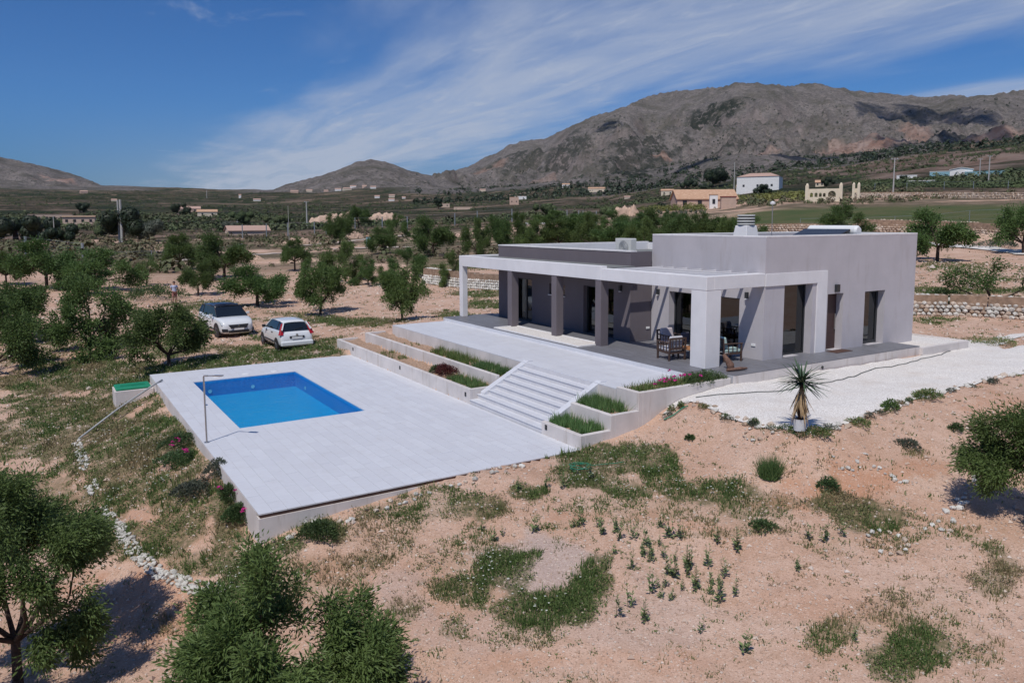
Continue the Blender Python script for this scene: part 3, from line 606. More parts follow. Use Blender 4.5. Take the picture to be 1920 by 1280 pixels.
# steps
st = empty('staircase', (W1+1, (SY0+SY1)/2, 0), label='wide flight of white steps with sloping side copings joining the two terraces', cat='steps')
rise = UT/8; go = (W3-W1)/7
M_riser = plain('step_riser_tile', (.60, .59, .605), .6, .3, var=.06)
for i in range(7):
    x = W1+go*i; z = rise*(i+1)
    s = MB(); s.box(x+.02, SY0+.001, z-rise-.02, W3+.03, SY1-.001, z-.031); so_ = s.build('step', M_riser, st)
    s = MB(); s.box(x-.005, SY0+.002, z-.03, x+go+.019, SY1-.002, z); s.build('tread', M_tile, so_, bevel=.004)
s = MB(); s.box(W3, SY0, UT-rise, W3+.2, SY1, UT-.031); s.build('step', M_riser, st)
for y0, y1 in ((SY1-.28, SY1-.02), (SY0-.02, SY0+.24)):
    s = MB(); xa, xb = W1+.42, W3+.14; za, zb = .40, UT+.05
    s.prism([(xa, za-.45), (xb, zb-.3), (xb+.22, zb-.3), (xb+.22, zb), (xb, zb), (xa, za)], y0, y1, 'y'); s.build('side_coping', M_tile, st, bevel=.008)
for i, (x, y, z) in enumerate(((W1, 18.0, .33), (W1, 12.48, .32), (W1, 6.75, .29), (W1, 1.71, .25))):
    t = empty('wall_light', (x, y, z), label='small black step light in the low white wall, ' + ('farthest from the steps', 'halfway along the pool side', 'just left of the steps', 'just right of the steps')[i], cat='wall light', group='step lights in the lower planter wall')
    s = MB(); s.box(x-.018, y-.055, z-.075, x+.01, y+.055, z+.075); s.build('housing', M_alu2, t, bevel=.006)
    s = MB(); s.box(x-.022, y-.035, z-.03, x-.015, y+.035, z+.05); s.build('lens', M_alu, t)

# porch deck
deck = empty('porch_deck', (16, 6, P)); deck['kind'] = 'structure'
X0D = 13.9
s = MB(); s.box(X0D+.02, 1.07, .2, 14.87, 13.4, P-.026); s.box(14.87, -.08, .2, 17.8, 13.4, P-.026); s.box(X0D+.02, 13.4, .2, 17.8, 18.38, P-.026); s.box(17.8, -.08, .2, 25.25, 1.3, P-.026); s.build('slab', M_grout, deck)
s = MB(); s.box(X0D, 1.07, UT-.1, X0D+.05, 18.38, P-.026); s.build('step_riser', M_tile, deck)
s = MB(); s.box(14.86, -.12, .3, 25.27, -.0801, P-.03); s.box(25.25, -.0801, .3, 25.27, 1.2, P-.03); s.box(X0D, 18.3801, .4, 17.8, 18.42, P-.03); s.build('base_wall', M_conc, deck)
gb = (13.98, 6.98, 15.25, 13.45)
rc = [r for r in tile_rects(X0D, -.12, 17.66, 18.42, .247, 1.21, gb, stag=[0, .5, .25, .75]) if not (r[0] > 16.7 and r[1] > 7.1)]
rc = [(a, max(b, 1.075) if a < 14.8 else b, c, d) for (a, b, c, d) in rc if not (a < 14.8 and d < 1.1)]
rc += tile_rects(17.66, -.12, 25.28, 1.42, .247, 1.21, None, stag=[.3, .8, .1])
lay_pieces('plank', rc, P-.025, P, M_deck, deck, 300)
s = MB(); s.box(gb[0], gb[1], P-.1, gb[0]+.1, gb[3], P+.05); s.box(gb[2]-.1, gb[1], P-.1, gb[2], gb[3], P+.05); s.box(gb[0]+.1, gb[1], P-.1, gb[2]-.1, gb[1]+.1, P+.05); s.box(gb[0]+.1, gb[3]-.1, P-.1, gb[2]-.1, gb[3], P+.05); s.build('gravel_bed_kerb', M_cap, deck, bevel=.006)
s = MB(); s.box(gb[0]+.1, gb[1]+.1, P-.1, gb[2]-.1, gb[3]-.1, P+.02); s.build('white_gravel', M_gravel, deck, kind='stuff')
# low white-edged gravel bed round the far end of the house
t = empty('gravel_bed', (27, 1, 1.2), label='low pale concrete bed of white gravel at the right end of the house', cat='gravel bed')
s = MB(); s.box(25.27, -.25, .4, 28.6, -.1, 1.42); s.box(28.45, -.1, .4, 28.6, 9, 1.42); s.build('kerb', M_conc, t, bevel=.01)
s = MB(); s.box(25.27, -.1, .5, 28.45, 9, 1.37); s.build('gravel', M_gravel, t, kind='stuff')
# ================================================================== the villa
HX, HXe, HY0, HY1, HT = 17.68, 26.83, 1.13, 6.88, 5.83
GXf, GY1, GT = 16.55, 17.25, 5.17
CX, Bt, Bb, Bt2 = 14.84, 4.54, 4.08, 4.62
villa = empty('villa', (20, 6, P), label='modern flat-roofed single-storey villa, lilac-white and dark grey, with a pillared porch', cat='house')
def wall(name, axis, c, th, u0, u1, z0, z1, ops, mat, parent=villa):
    """axis 'y': wall in the plane y=c running along x (thickness +y); axis 'x': plane x=c along y (thickness +x)"""
    m = MB(); cur = u0
    def put(a, b, za, zb):
        if b-a < 1e-4 or zb-za < 1e-4: return
        if axis == 'y': m.box(a, c, za, b, c+th, zb)
        else: m.box(c, a, za, c+th, b, zb)
    for (a, b, za, zb) in sorted(ops):
        put(cur, a, z0, z1); put(a, b, z0, za); put(a, b, zb, z1); cur = b
    put(cur, u1, z0, z1)
    return m.build(name, mat, parent)
rec = .30
wall('wall', 'y', HY0, .36, HX+.36, HXe, P-.4, HT-.06, [(18.72, 20.28, P, 4.06), (21.18, 22.13, P, 3.62), (23.47, 24.80, P, 3.60)], M_wall)
wall('wall', 'x', HX, .36, HY0, HY1, P-.4, HT-.06, [(2.24, 5.86, P, 3.57)], M_wall)
wall('wall', 'x', HXe-.3, .3, HY0+.36, 17.2, P-.4, GT, [], M_wall); wall('wall', 'x', HXe-.3, .3, HY0+.36, HY1, GT, HT-.06, [], M_wall); wall('wall', 'y', HY1-.3, .3, HX+.36, HXe-.3, 4.4, HT-.06, [], M_wall)
m = MB(); m.box(HX+.36, HY0+.36, HT-.45, HXe-.3, HY1-.3, HT-.35); m.build('roof', M_roofgrey, villa)
m = MB(); c_ = .006; th = .3
m.box(HX-c_, HY0-c_, HT-.06, HXe+c_, HY0+th, HT); m.box(HX-c_, HY1-th, HT-.06, HXe+c_, HY1+c_, HT); m.box(HX-c_, HY0+th, HT-.06, HX+th, HY1-th, HT); m.box(HXe-th, HY0+th, HT-.06, HXe+c_, HY1-th, HT); m.build('coping', M_cap, villa, bevel=.008)
# dark grey wing
wall('wall', 'x', GXf, .30, HY1+.02, GY1, P-.4, GT-.05, [(7.95, 10.02, P, 3.57), (11.42, 12.66, 2.97, 3.48), (14.13, 15.72, P, 3.58)], M_grey)
wall('wall', 'y', HY1+.02, .25, GXf+.3, HX, P-.4, GT-.05, [], M_grey)
wall('wall', 'y', GY1-.3, .3, GXf+.3, HXe-.3, P-.4, GT-.05, [], M_frame)
m = MB(); m.box(GXf+.3, HY1+.27, 4.62, HXe-.3, GY1-.3, 4.72); m.build('roof', M_roofgrey, villa)
m = MB(); m.box(GXf-.02, HY1+.02, GT-.05, GXf+.32, GY1+.02, GT); m.box(GXf+.32, GY1-.32, GT-.05, HXe, GY1+.02, GT); m.box(HXe-.3, HY1+.3, GT-.05, HXe+.02, GY1-.32, GT); m.build('coping', M_cap, villa)
m = MB(); m.box(GXf+.32, GY1-.34, 4.72, HXe-.32, GY1-.301, GT-.05); m.box(HXe-.34, HY1+.3, 4.72, HXe-.301, GY1-.34, GT-.05); m.build('parapet_inner_face', M_frame, villa)
# interiors (floor and back wall so the glass has something behind it)
m = MB(); m.box(HX+.4, HY0+.4, P-.1, HXe-.31, HY1-.31, P-.02); m.box(GXf+.32, HY1+.3, P-.1, 21, GY1-.32, P-.02); m.build('floor', plain('interior_floor', (.16, .16, .15), .4, .4), villa)
m = MB(); m.box(22.4, HY0+.4, P, 22.5, HY1-.31, 4.3); m.box(20.6, HY1+.3, P, 20.7, GY1-.32, 4.3); m.box(HX+.4, HY0+.4, 4.25, HXe-.4, HY1-.4, 4.35); m.build('interior_wall', plain('interior_wall', (.22, .25, .25), .8, .2), villa)
# porch frame
m = MB(); m.box(CX, HY0, Bb, CX+.36, 6.66, Bt); m.box(CX+.36, HY0, Bb, HX-.001, HY0+.36, Bt); m.build('beam', M_frame, villa, bevel=.012)
m = MB(); m.box(CX, 6.66, Bb, CX+.30, 18.38, Bt2); m.box(CX+.3, 18.0, Bb, HX, 18.38, Bt2); m.build('beam', M_frame, villa, bevel=.012)
m = MB(); m.box(CX+.3, 6.66, Bb+.12, GXf+.02, 17.999, Bt2-.06); m.box(GXf+.02, GY1+.02, Bb+.12, HX, 17.999, Bt2-.06); m.build('porch_roof', M_roofgrey, villa)
m = MB(); m.box(CX+.301, 6.66, Bb, CX+.4, 17.99, Bb+.12); m.build('soffit_edge', M_grey, villa)
m = MB(); m.box(CX, HY0, P, CX+.69, HY0+.69, Bb-.012); m.build('column', M_frame, villa, bevel=.01, label='thick white corner column of the porch')
m = MB(); m.box(CX+.002, HY0+.002, Bb-.012, CX+.688, HY0+.688, Bb); m.build('column_joint', M_wall, villa)
m = MB(); m.box(CX, 18.04, P, CX+.30, 18.38, Bb); m.build('column', M_frame, villa, bevel=.01)
for y in (13.28, 9.70, 6.68):
    m = MB(); m.box(CX+.02, y, P-.09, CX+.40, y+.36, Bb); m.build('column', M_grey, villa, bevel=.008, label='slim dark grey porch column')
for y in (1.96, 2.70, 3.43, 4.15, 4.93, 5.67, 6.3):
    m = MB(); m.box(CX+.361, y-.05, Bb+.3, HX-.001, y+.05, Bt-.002); m.build('batten', M_frame, villa, bevel=.004)
# portal in front of the tall window
m = MB(); m.box(HX, HY0-.045, Bb-.0, 21.08, HY0-.001, 4.52); m.box(20.50, HY0-.045, P, 21.08, HY0-.001, Bb); m.build('portal', M_frame, villa, bevel=.004)
def glazed(kind, axis, c, u0, u1, z0, z1, n=1, fw=.06, depth=.07, parent=villa, mat=None, split=None):
    """window or glazed door: frame, panes, handle; c is the plane of the outer frame face"""
    f = MB(); mat = mat or M_alu
    def bx(mb, a, b, za, zb, d0, d1):
        if axis == 'y': mb.box(a, c+d0, za, b, c+d1, zb)
        else: mb.box(c+d0, a, za, c+d1, b, zb)
    bx(f, u0, u1, z0, z0+fw, 0, depth); bx(f, u0, u1, z1-fw, z1, 0, depth); bx(f, u0, u0+fw, z0+fw, z1-fw, 0, depth); bx(f, u1-fw, u1, z0+fw, z1-fw, 0, depth)
    edges = [u0+fw+(u1-u0-2*fw)*i/n for i in range(n+1)]
    for e in edges[1:-1]: bx(f, e-fw*.6, e+fw*.6, z0+fw, z1-fw, .003, depth-.003)
    o = f.build(kind, mat, parent)
    for i in range(n):
        g = MB(); bx(g, edges[i]+.01, edges[i+1]-.01, z0+fw-.01, z1-fw+.01, depth*.5, depth*.5+.012); g.build('pane', M_glass, o)
    return o
glazed('window', 'y', HY0+rec, 18.72, 20.28, P+.01, 4.06, 1, .055)
d2 = glazed('door', 'y', HY0+rec, 23.47, 24.80, P+.01, 3.60, 1, .10)
glazed('sliding_door', 'x', HX+rec, 2.24, 5.86, P+.01, 3.57, 2, .07)
glazed('sliding_door', 'x', GXf+.2, 7.95, 10.02, P+.01, 3.57, 2, .07)
glazed('window', 'x', GXf+.2, 11.42, 12.66, 2.97, 3.48, 1, .05)
m = MB(); m.box(GXf-.05, 11.38, 2.93, GXf+.2, 12.70, 2.968); m.build('sill', M_cap, villa)
glazed('sliding_door', 'x', GXf+.2, 14.13, 15.72, P+.01, 3.58, 2, .07)
M_doorred = plain('dark_brown_door', (.06, .032, .03), .45, .4)
m = MB(); m.box(21.18, HY0+rec, P+.01, 22.13, HY0+rec+.06, 3.62); dr = m.build('entrance_door', M_doorred, villa)
for k in range(4):
    q = MB(); q.box(21.26, HY0+rec-.006, P+.12+k*.5, 22.05, HY0+rec-.001, P+.56+k*.5); q.build('door_panel', M_doorred, dr)
q = MB(); q.bar((22.02, HY0+rec-.05, P+.75), (22.02, HY0+rec-.05, P+1.35), .03); q.build('door_handle', M_steel, dr)
M_mat = plain('brown_doormat', (.10, .06, .05), .95, .1)
m = MB(); m.box(21.15, .62, P, 22.1, 1.08, P+.018); o = m.build('doormat', M_mat, None); tag(o, 'brown doormat on the grey deck outside the dark entrance door', 'doormat')
# curtain inside the leftmost porch door
cm = MB(); pts = [(17.02+.05*math.sin(i*1.3), 14.3+.08*i) for i in range(12)]
for i in range(11): cm.add([(pts[i][0], pts[i][1], P+.05), (pts[i+1][0], pts[i+1][1], P+.05), (pts[i+1][0], pts[i+1][1]*.6+14.75*.4, 3.5), (pts[i][0], pts[i][1]*.6+14.75*.4, 3.5)], [(0, 1, 2, 3)])
cm.build('curtain', plain('white_curtain', (.6, .6, .58), .9, .1), villa)
cm = MB(); pts = [(23.6+.07*i, HY0+.52+.03*math.sin(i*1.7)) for i in range(8)]
for i in range(7): cm.add([(pts[i][0], pts[i][1], P+.05), (pts[i+1][0], pts[i+1][1], P+.05), (pts[i+1][0], pts[i+1][1], 3.45), (pts[i][0], pts[i][1], 3.45)], [(0, 1, 2, 3)])
cm.build('curtain', bpy.data.materials['white_curtain'], villa)
# up-down wall lamps, sockets
for (x, y, z, nx, ny) in ((HX, 1.88, 3.72, -1, 0), (21.66, HY0, 3.85, 0, -1), (HX, 6.45, 3.5, -1, 0), (GXf, 7.47, 3.62, -1, 0)):
    m = MB(); 
    if nx: m.box(x-.11, y-.055, z-.11, x-.001, y+.055, z+.11)
    else: m.box(x-.10, y-.11, z-.16, x+.10, y-.001, z+.12)
    l = m.build('wall_lamp', M_alu, villa, bevel=.006)
    m = MB(); m.box(x-.12 if nx else x-.03, y-.03, z-.15 if nx else z-.2, x-.02 if nx else x+.03, y-.02 if not nx else y+.03, z-.11 if nx else z-.16); m.build('lamp_lens', M_white, l)
for (x, y, z, n) in ((HX, 1.55, 1.97, 'x'), (17.5, HY1+.02, 1.98, 'y')):
    m = MB()
    if n == 'x': m.box(x-.03, y-.09, z-.045, x-.001, y+.09, z+.045)
    else: m.box(x-.09, y-.03, z-.045, x+.09, y-.001, z+.045)
    s_ = m.build('socket_box', M_white, villa, bevel=.006)
for (x, z) in ((19.28, 1.22),):
    m = MB(); m.lathe([(0, 0), (.05, 0), (.05, -.03), (0, -.03)], (x, -.121, z+.05), 12, 'y'); m.build('drain_pipe', M_alu2, deck)
# chimney with stacked slotted cap
ch = empty('chimney', (21.0, 4.95, HT-.4)); ch.parent = villa; ch.location = Vector((21.0, 4.95, HT-.4))-villa.location
def loc_build(mb, name, mat, par, **k): return mb.build(name, mat, par, world=True, **k)
cb = MB(); s0, s1, z0_, z1_ = .40, .30, HT-.35, HT+.33
cb.hexa([(21-s0, 4.95-s0, z0_), (21+s0, 4.95-s0, z0_), (21+s0, 4.95+s0, z0_), (21-s0, 4.95+s0, z0_)], [(21-s1, 4.95-s1, z1_), (21+s1, 4.95-s1, z1_), (21+s1, 4.95+s1, z1_), (21-s1, 4.95+s1, z1_)])
loc_build(cb, 'chimney_base', M_frame, ch, bevel=.02)
cb = MB(); cb.box(21-.22, 4.95-.22, z1_, 21+.22, 4.95+.22, z1_+.42); loc_build(cb, 'chimney_core', M_roofgrey, ch)
for k in range(4):
    cb = MB(); z = z1_+.02+k*.115; cb.lathe([(0, 0), (.34, 0), (.36, .02), (.36, .045), (.34, .065), (0, .065)], (21, 4.95, z), 20); loc_build(cb, 'chimney_ring', plain('chimney_concrete', (.5, .5, .48), .85, .2), ch)
# roof things of their own
t = empty('antenna_mast', (19.2, 1.55, HT-.35), label='thin antenna mast with a small head on the white roof by the near corner', cat='antenna')
m = MB(); m.tube([(19.0, 2.0, HT-.35), (19.0, 2.0, 6.95)], .016, 6); m.build('mast', M_steel, t)
m = MB(); m.lathe([(.0, -.06), (.09, -.03), (.10, .03), (0, .08)], (19.0, 2.0, 6.98), 10); m.build('antenna_head', M_white, t)
t = empty('air_conditioner', (18.0, 9.2, 4.72), label='white box air-conditioning unit standing behind the dark grey parapet', cat='air conditioner')
ax, ay = 18.2, 8.9; zt = 4.78
M_ac = plain('ac_casing', (.60, .60, .57), .5, .4, var=.03)
ACW = [PYc for PYc in (0,)]
m = MB(); m.box(ax, ay, zt, ax+.38, ay+.98, zt+.82); m.build('casing', M_ac, t, bevel=.015)
m = MB(); m.lathe([(.0, 0), (.30, 0), (.31, -.02), (.0, -.012)], (ax-.001, ay+.40, zt+.42), 28, 'x'); m.build('fan_guard', plain('ac_grille', (.25, .26, .26), .6, .3), t)
for k in range(5):
    m = MB(); r = .06+k*.055; m.tube([(ax-.02, ay+.40+r*math.cos(a*math.pi/12), zt+.42+r*math.sin(a*math.pi/12)) for a in range(25)], .005, 4, False); m.build('guard_ring', M_white, t)
m = MB(); m.box(ax+.03, ay-.001-.04, zt+.02, ax+.35, ay-.001, zt+.8); m.build('side_cover', M_ac, t, bevel=.01)
for k in (.15, .8): m = MB(); m.box(ax+.02, ay+k, 4.72, ax+.36, ay+k+.05, zt); m.build('foot', M_alu, t)
t = empty('solar_water_heater', (23.6, 2.6, HT-.35), label='solar water heater with dark panel and white tank lying on the white roof', cat='solar heater')
m = MB(); m.hexa([(22.5, 1.9, 5.60), (23.5, 1.9, 5.93), (23.5, 4.0, 5.93), (22.5, 4.0, 5.60)], [(22.48, 1.9, 5.68), (23.48, 1.9, 6.01), (23.48, 4.0, 6.01), (22.48, 4.0, 5.68)]); m.build('panel', plain('solar_panel', (.02, .025, .035), .15, .6), t)
m = MB(); m.tube([(23.75, 1.7, 5.93), (23.75, 1.78, 5.93), (23.75, 3.9, 5.93), (23.75, 3.98, 5.93)], [.16, .22, .22, .16], 20); m.build('tank', M_white, t)
for y in (2.1, 3.6): m = MB(); m.bar((23.6, y, 5.48), (23.6, y, 5.8), .04); m.build('stand', M_steel, t)

# outdoor shower
t = empty('outdoor_shower', (.11, 6.49, 0), label='slim steel outdoor shower post at the left edge of the pool terrace', cat='shower')
m = MB(); m.tube([(.11, 6.49, .01), (.11, 6.49, 1.94), (.12, 6.44, 1.985), (.2, 6.36, 1.99)], .025, 10); m.build('pole', M_steel, t)
m = MB(); m.tube([(.2, 6.36, 1.99), (.34, 6.22, 2.0)], .018, 8); m.build('arm', M_steel, t)
m = MB(); m.bar((.34, 6.22, 2.0), (.54, 6.02, 2.01), .12, .03); m.build('shower_head', M_steel, t)
m = MB(); m.lathe([(0, 0), (.08, 0), (.075, .015), (0, .02)], (.11, 6.49, .001), 16); m.build('base_plate', M_steel, t)
m = MB(); m.tube([(.11, 6.49, 1.12), (.17, 6.45, 1.12)], .02, 8); m.build('tap', M_chrome, t)

# ================================================================== furniture on the porch
M_wood = plain('dark_wood', (.075, .045, .035), .5, .4, var=.25, scale=20); M_cush = plain('grey_cushion', (.50, .49, .52), .95, .1, var=.06, bump=.003); M_mint = plain('mint_cushion', (.38, .50, .47), .95, .1); M_dcush = plain('dark_grey_cushion', (.10, .10, .13), .95, .1)
def armchair(loc, rz, label, cush=None, w=.72, d=.74, group='wooden armchairs on the porch'):
    t = empty('armchair', (0, 0, 0), label=label, cat='armchair', group=group); hs, ha, hb = .36, .62, .80
    for sx in (-1, 1):
        m = MB(); m.bar((sx*(w/2-.03), -d/2+.03, 0), (sx*(w/2-.03), -d/2+.03, ha), .055); m.build('leg', M_wood, t)
        m = MB(); m.bar((sx*(w/2-.03), d/2-.03, 0), (sx*(w/2-.03), d/2+.02, hb), .055); m.build('leg', M_wood, t)
        m = MB(); m.box(sx*(w/2-.03)-.045, -d/2-.02, ha, sx*(w/2-.03)+.045, d/2, ha+.03); m.build('armrest', M_wood, t, bevel=.006)
        for k in range(3):
            m = MB(); y = -d/2+.2+k*.17; m.bar((sx*(w/2-.03), y, .3), (sx*(w/2-.03), y, ha), .025); m.build('side_slat', M_wood, t)
        m = MB(); m.bar((sx*(w/2-.03), -d/2+.03, .29), (sx*(w/2-.03), d/2-.03, .27), .03, .06); m.build('rail', M_wood, t)
    for y, z in ((-d/2+.03, .29), (d/2-.03, .27), (d/2+.01, hb-.02), (d/2, .42)):
        m = MB(); m.bar((-w/2+.05, y, z), (w/2-.05, y, z), .03, .06); m.build('rail', M_wood, t)
    for k in range(4):
        m = MB(); x = -w/2+.15+k*(w-.3)/3; m.bar((x, d/2-.005, .42), (x, d/2+.01, hb-.02), .03, .018); m.build('back_slat', M_wood, t)
    c = cush or M_cush
    m = MB(); m.box(-w/2+.07, -d/2+.0, .31, w/2-.07, d/2-.1, .44); m.build('seat_cushion', c, t, bevel=.035)
    m = MB(); m.hexa([(-w/2+.08, d/2-.24, .44), (w/2-.08, d/2-.24, .44), (w/2-.08, d/2-.09, .44), (-w/2+.08, d/2-.09, .44)], [(-w/2+.09, d/2-.15, .86), (w/2-.09, d/2-.15, .86), (w/2-.09, d/2-.03, .86), (-w/2+.09, d/2-.03, .86)]); m.build('back_cushion', c, t, bevel=.04)
    t.location = loc; t.rotation_euler = (0, 0, rz); return t
armchair((15.25, 3.15, P), R(172), 'dark wooden armchair with pale grey cushions left of the thick white column')
armchair((16.35, 4.35, P), R(-8), 'dark wooden armchair with pink-grey cushion nearest the sliding door', plain('pinkish_cushion', (.48, .42, .43), .95, .1))
armchair((16.75, 1.9, P), R(75), 'dark wooden armchair with mint green back cushion right of the thick white column', M_mint)
t = empty('coffee_table', (15.9, 2.6, P), label='low wooden coffee table between the porch armchairs', cat='table')
m = MB(); m.box(15.55, 2.3, P+.36, 16.25, 3.2, P+.40); m.build('tabletop', plain('orange_wood', (.38, .17, .07), .5, .4), t, bevel=.006)
for x in (15.6, 16.2):
    for y in (2.35, 3.15): m = MB(); m.bar((x, y, P), (x, y, P+.36), .05); m.build('leg', M_wood, t)
m = MB(); m.box(16.2, 3.6, P+.42, 16.6, 3.68, P+.8); o = m.build('cushion', M_dcush, None, bevel=.03); tag(o, 'dark blue-grey scatter cushion leaning in the armchair nearest the sliding door', 'cushion')
# firewood / driftwood log leaning by the column
t = empty('driftwood_log', (15.5, .75, P), label='short brown driftwood log standing on the deck right of the thick white column', cat='log')
m = MB(); m.smooth = True; m.tube([(15.55, .62, P), (15.56, .68, P+.14), (15.5, .76, P+.3), (15.42, .86, P+.48)], [.11, .13, .09, .05], 9); m.build('log', plain('driftwood', (.17, .10, .075), .9, .1, var=.4, scale=14, bump=.01), t)
m = MB(); m.tube([(15.1, .4, P+.06), (15.6, .3, P+.07), (15.95, .32, P+.05)], [.05, .06, .03], 7); m.build('branch', bpy.data.materials['driftwood'], t)
# ================================================================== white gravel yard, paths
def poly_sheet(name, poly, mat, dz=.03, step=.22, **k):
    """sheet over the terrain inside a world polygon"""
    P_ = np.array(poly, float); x0, y0 = P_.min(0); x1, y1 = P_.max(0)
    xs = np.arange(x0, x1+step, step); ys = np.arange(y0, y1+step, step); X, Y = np.meshgrid(xs, ys, indexing='ij')
    def inside(px, py):
        r = np.zeros(px.shape, bool); n = len(P_); j = n-1
        for i in range(n):
            c = ((P_[i, 1] > py) != (P_[j, 1] > py)) & (px < (P_[j, 0]-P_[i, 0])*(py-P_[i, 1])/(P_[j, 1]-P_[i, 1]+1e-9)+P_[i, 0]); r ^= c; j = i
        return r
    Zz = height(X.ravel(), Y.ravel()).reshape(X.shape)+dz; ny = len(ys)
    i, j = np.meshgrid(np.arange(len(xs)-1), np.arange(ny-1), indexing='ij'); ok = inside(X[:-1, :-1]+step/2, Y[:-1, :-1]+step/2).ravel(); a = (i*ny+j).ravel()[ok]
    F = np.stack([a, a+ny, a+ny+1, a+1], 1); used = np.unique(F); mp = np.zeros(X.size, int); mp[used] = np.arange(len(used))
    V = np.stack([X.ravel(), Y.ravel(), Zz.ravel()], 1)[used]
    return link(name, fast_mesh(name, V, mp[F], mat, True, None, 4), None, **k)
def W2p(l): return [tuple(hit(u, v)[:2]) for u, v in l]
EDGE = [(1246, 790), (1262, 768), (1292, 755), (1330, 764), (1370, 786), (1415, 797), (1460, 806), (1502, 816), (1545, 808), (1600, 790), (1650, 773), (1700, 755), (1760, 740), (1830, 722), (1900, 707), (1985, 688)]
we = W2p(EDGE)
yard = [(12.2, .05)]+we+[tuple(hit(2010, 655)[:2]), tuple(hit(1925, 648)[:2]), tuple(hit(1880, 656)[:2]), tuple(hit(1870, 650)[:2]), tuple(hit(1925, 630)[:2]), tuple(hit(1930, 622)[:2]), tuple(hit(1850, 640)[:2]), (28.7, 2.5), (28.7, .3), (25, -.3), (14.8, .05)]
poly_sheet('gravel_yard', yard, M_gravel, .035, .16, kind='structure')
def strip(name, pts, w, mat, dz=.05, n=60, **k):
    c = [hit(u, v) for u, v in pts]; c = [Vector((p.x, p.y, 0)) for p in c]
    seg = [0]
    for a, b in zip(c, c[1:]): seg.append(seg[-1]+(b-a).length)
    V = []; M_ = 7
    for i in range(n):
        s = seg[-1]*i/(n-1); j = min(max(0, int(np.searchsorted(seg, s))-1), len(c)-2); t = (s-seg[j])/max(seg[j+1]-seg[j], 1e-6); p = c[j].lerp(c[j+1], t); d = (c[j+1]-c[j]).normalized(); q = Vector((-d.y, d.x, 0))
        for m in range(M_): r = p+q*w*((m/(M_-1))-.5)*(1+.12*math.sin(i*.9+m)); V.append((r.x, r.y, 0))
    V = np.array(V); V[:, 2] = height(V[:, 0], V[:, 1])+dz
    F = [[i*M_+m, (i+1)*M_+m, (i+1)*M_+m+1, i*M_+m+1] for i in range(n-1) for m in range(M_-1)]
    return link(name, fast_mesh(name, V, F, mat, True, None, 4), None, **k)
M_dirt = plain('pale_track', (.50, .42, .36), .95, .1, var=.12, scale=.8)
M_asph = plain('grey_road', (.13, .125, .125), .9, .15)
strip('gravel_path', [(1700, 455), (1780, 461), (1850, 466), (1925, 475), (2050, 492)], 2.6, M_gravel, .10, kind='structure')
strip('dirt_track', [(575, 461), (640, 454), (700, 448), (765, 442), (830, 440)], 4.5, M_dirt, .12, kind='structure')
strip('dirt_track', [(150, 500), (300, 492), (420, 482), (600, 468), (770, 464)], 2.2, M_dirt, .10, kind='structure')
strip('road', [(-60, 478), (60, 479), (165, 480), (300, 474), (380, 468)], 4.0, M_asph, .12, kind='structure')

# ================================================================== stones
def stone_mat(name, a, b):
    m = Mt(name, .92, .15); oi = m.n('ShaderNodeObjectInfo'); c = m.mix(oi.outputs['Random'], a, b); c = m.mix(m.mr(m.noise(6, 6, .7), .5, .75, 0, .6), c, [x*.55 for x in a]); m.col(c); m.bump(m.noise(20, 5, .7), .02); return m.m
M_stoneW = stone_mat('white_limestone', (.44, .42, .38), (.70, .67, .61)); M_stoneO = stone_mat('ochre_stone', (.40, .29, .21), (.62, .52, .43))
def rock_mesh(name, mat, seed, sub=1):
    bm = bmesh.new(); bmesh.ops.create_icosphere(bm, subdivisions=sub, radius=.5); r = random.Random(seed)
    ax = [Vector((r.gauss(0, 1), r.gauss(0, 1), r.gauss(0, 1))).normalized() for _ in range(7)]; off = [r.uniform(.26, .42) for _ in ax]
    for v in bm.verts:
        for a, o in zip(ax, off):
            d = v.co.dot(a)
            if d > o: v.co -= a*(d-o)
    me = bpy.data.meshes.new(name); bm.to_mesh(me); bm.free(); me.materials.append(mat); return me
ROCKW = [rock_mesh('stone', M_stoneW, s) for s in range(6)]; ROCKO = [rock_mesh('stone', M_stoneO, s+10) for s in range(6)]
def put_stone(parent, x, y, z, s, meshes, flat=.7, rnd=random):
    o = link('stone', rnd.choice(meshes), parent, (x-parent.location.x, y-parent.location.y, z-parent.location.z)); o.scale = (s*rnd.uniform(.8, 1.35), s*rnd.uniform(.8, 1.2), s*flat*rnd.uniform(.8, 1.2)); o.rotation_euler = (rnd.uniform(-.4, .4), rnd.uniform(-.4, .4), rnd.uniform(0, 6.3)); return o
def stone_line(pts, label, size, spacing, width, meshes, layers=1, seed=1, cat='stone border', name='stone_border', limit=300):
    r = random.Random(seed); c = [hit(u, v) for u, v in pts]; t = empty(name, tuple(c[len(c)//2]), label=label, cat=cat); out = []
    for a, b in zip(c, c[1:]):
        L_ = math.hypot(b.x-a.x, b.y-a.y); n = max(1, int(L_/spacing)); d = Vector((b.x-a.x, b.y-a.y)).normalized(); q = Vector((-d.y, d.x))
        for i in range(n):
            for k in range(layers):
                s = r.uniform(*size); off = r.uniform(-.5, .5)*width; f = (i+r.random())/n; out.append((a.x+(b.x-a.x)*f+q.x*off, a.y+(b.y-a.y)*f+q.y*off, s, k))
    r.shuffle(out); out = out[:limit]; zz = height(np.array([p[0] for p in out]), np.array([p[1] for p in out]))
    for (x, y, s, k), z in zip(out, zz): put_stone(t, x, y, float(z)+s*.18+max(0, k-1)*size[0]*.35, s, meshes, rnd=r)
    return t
stone_line(EDGE[:8], 'ragged border of rough pale stones round the near left edge of the white gravel yard', (.09, .24), .17, .30, ROCKW+ROCKO, 1, 3)
stone_line(EDGE[7:], 'long border of rough pale stones on the right front edge of the white gravel yard', (.09, .26), .20, .30, ROCKW+ROCKO, 1, 4)
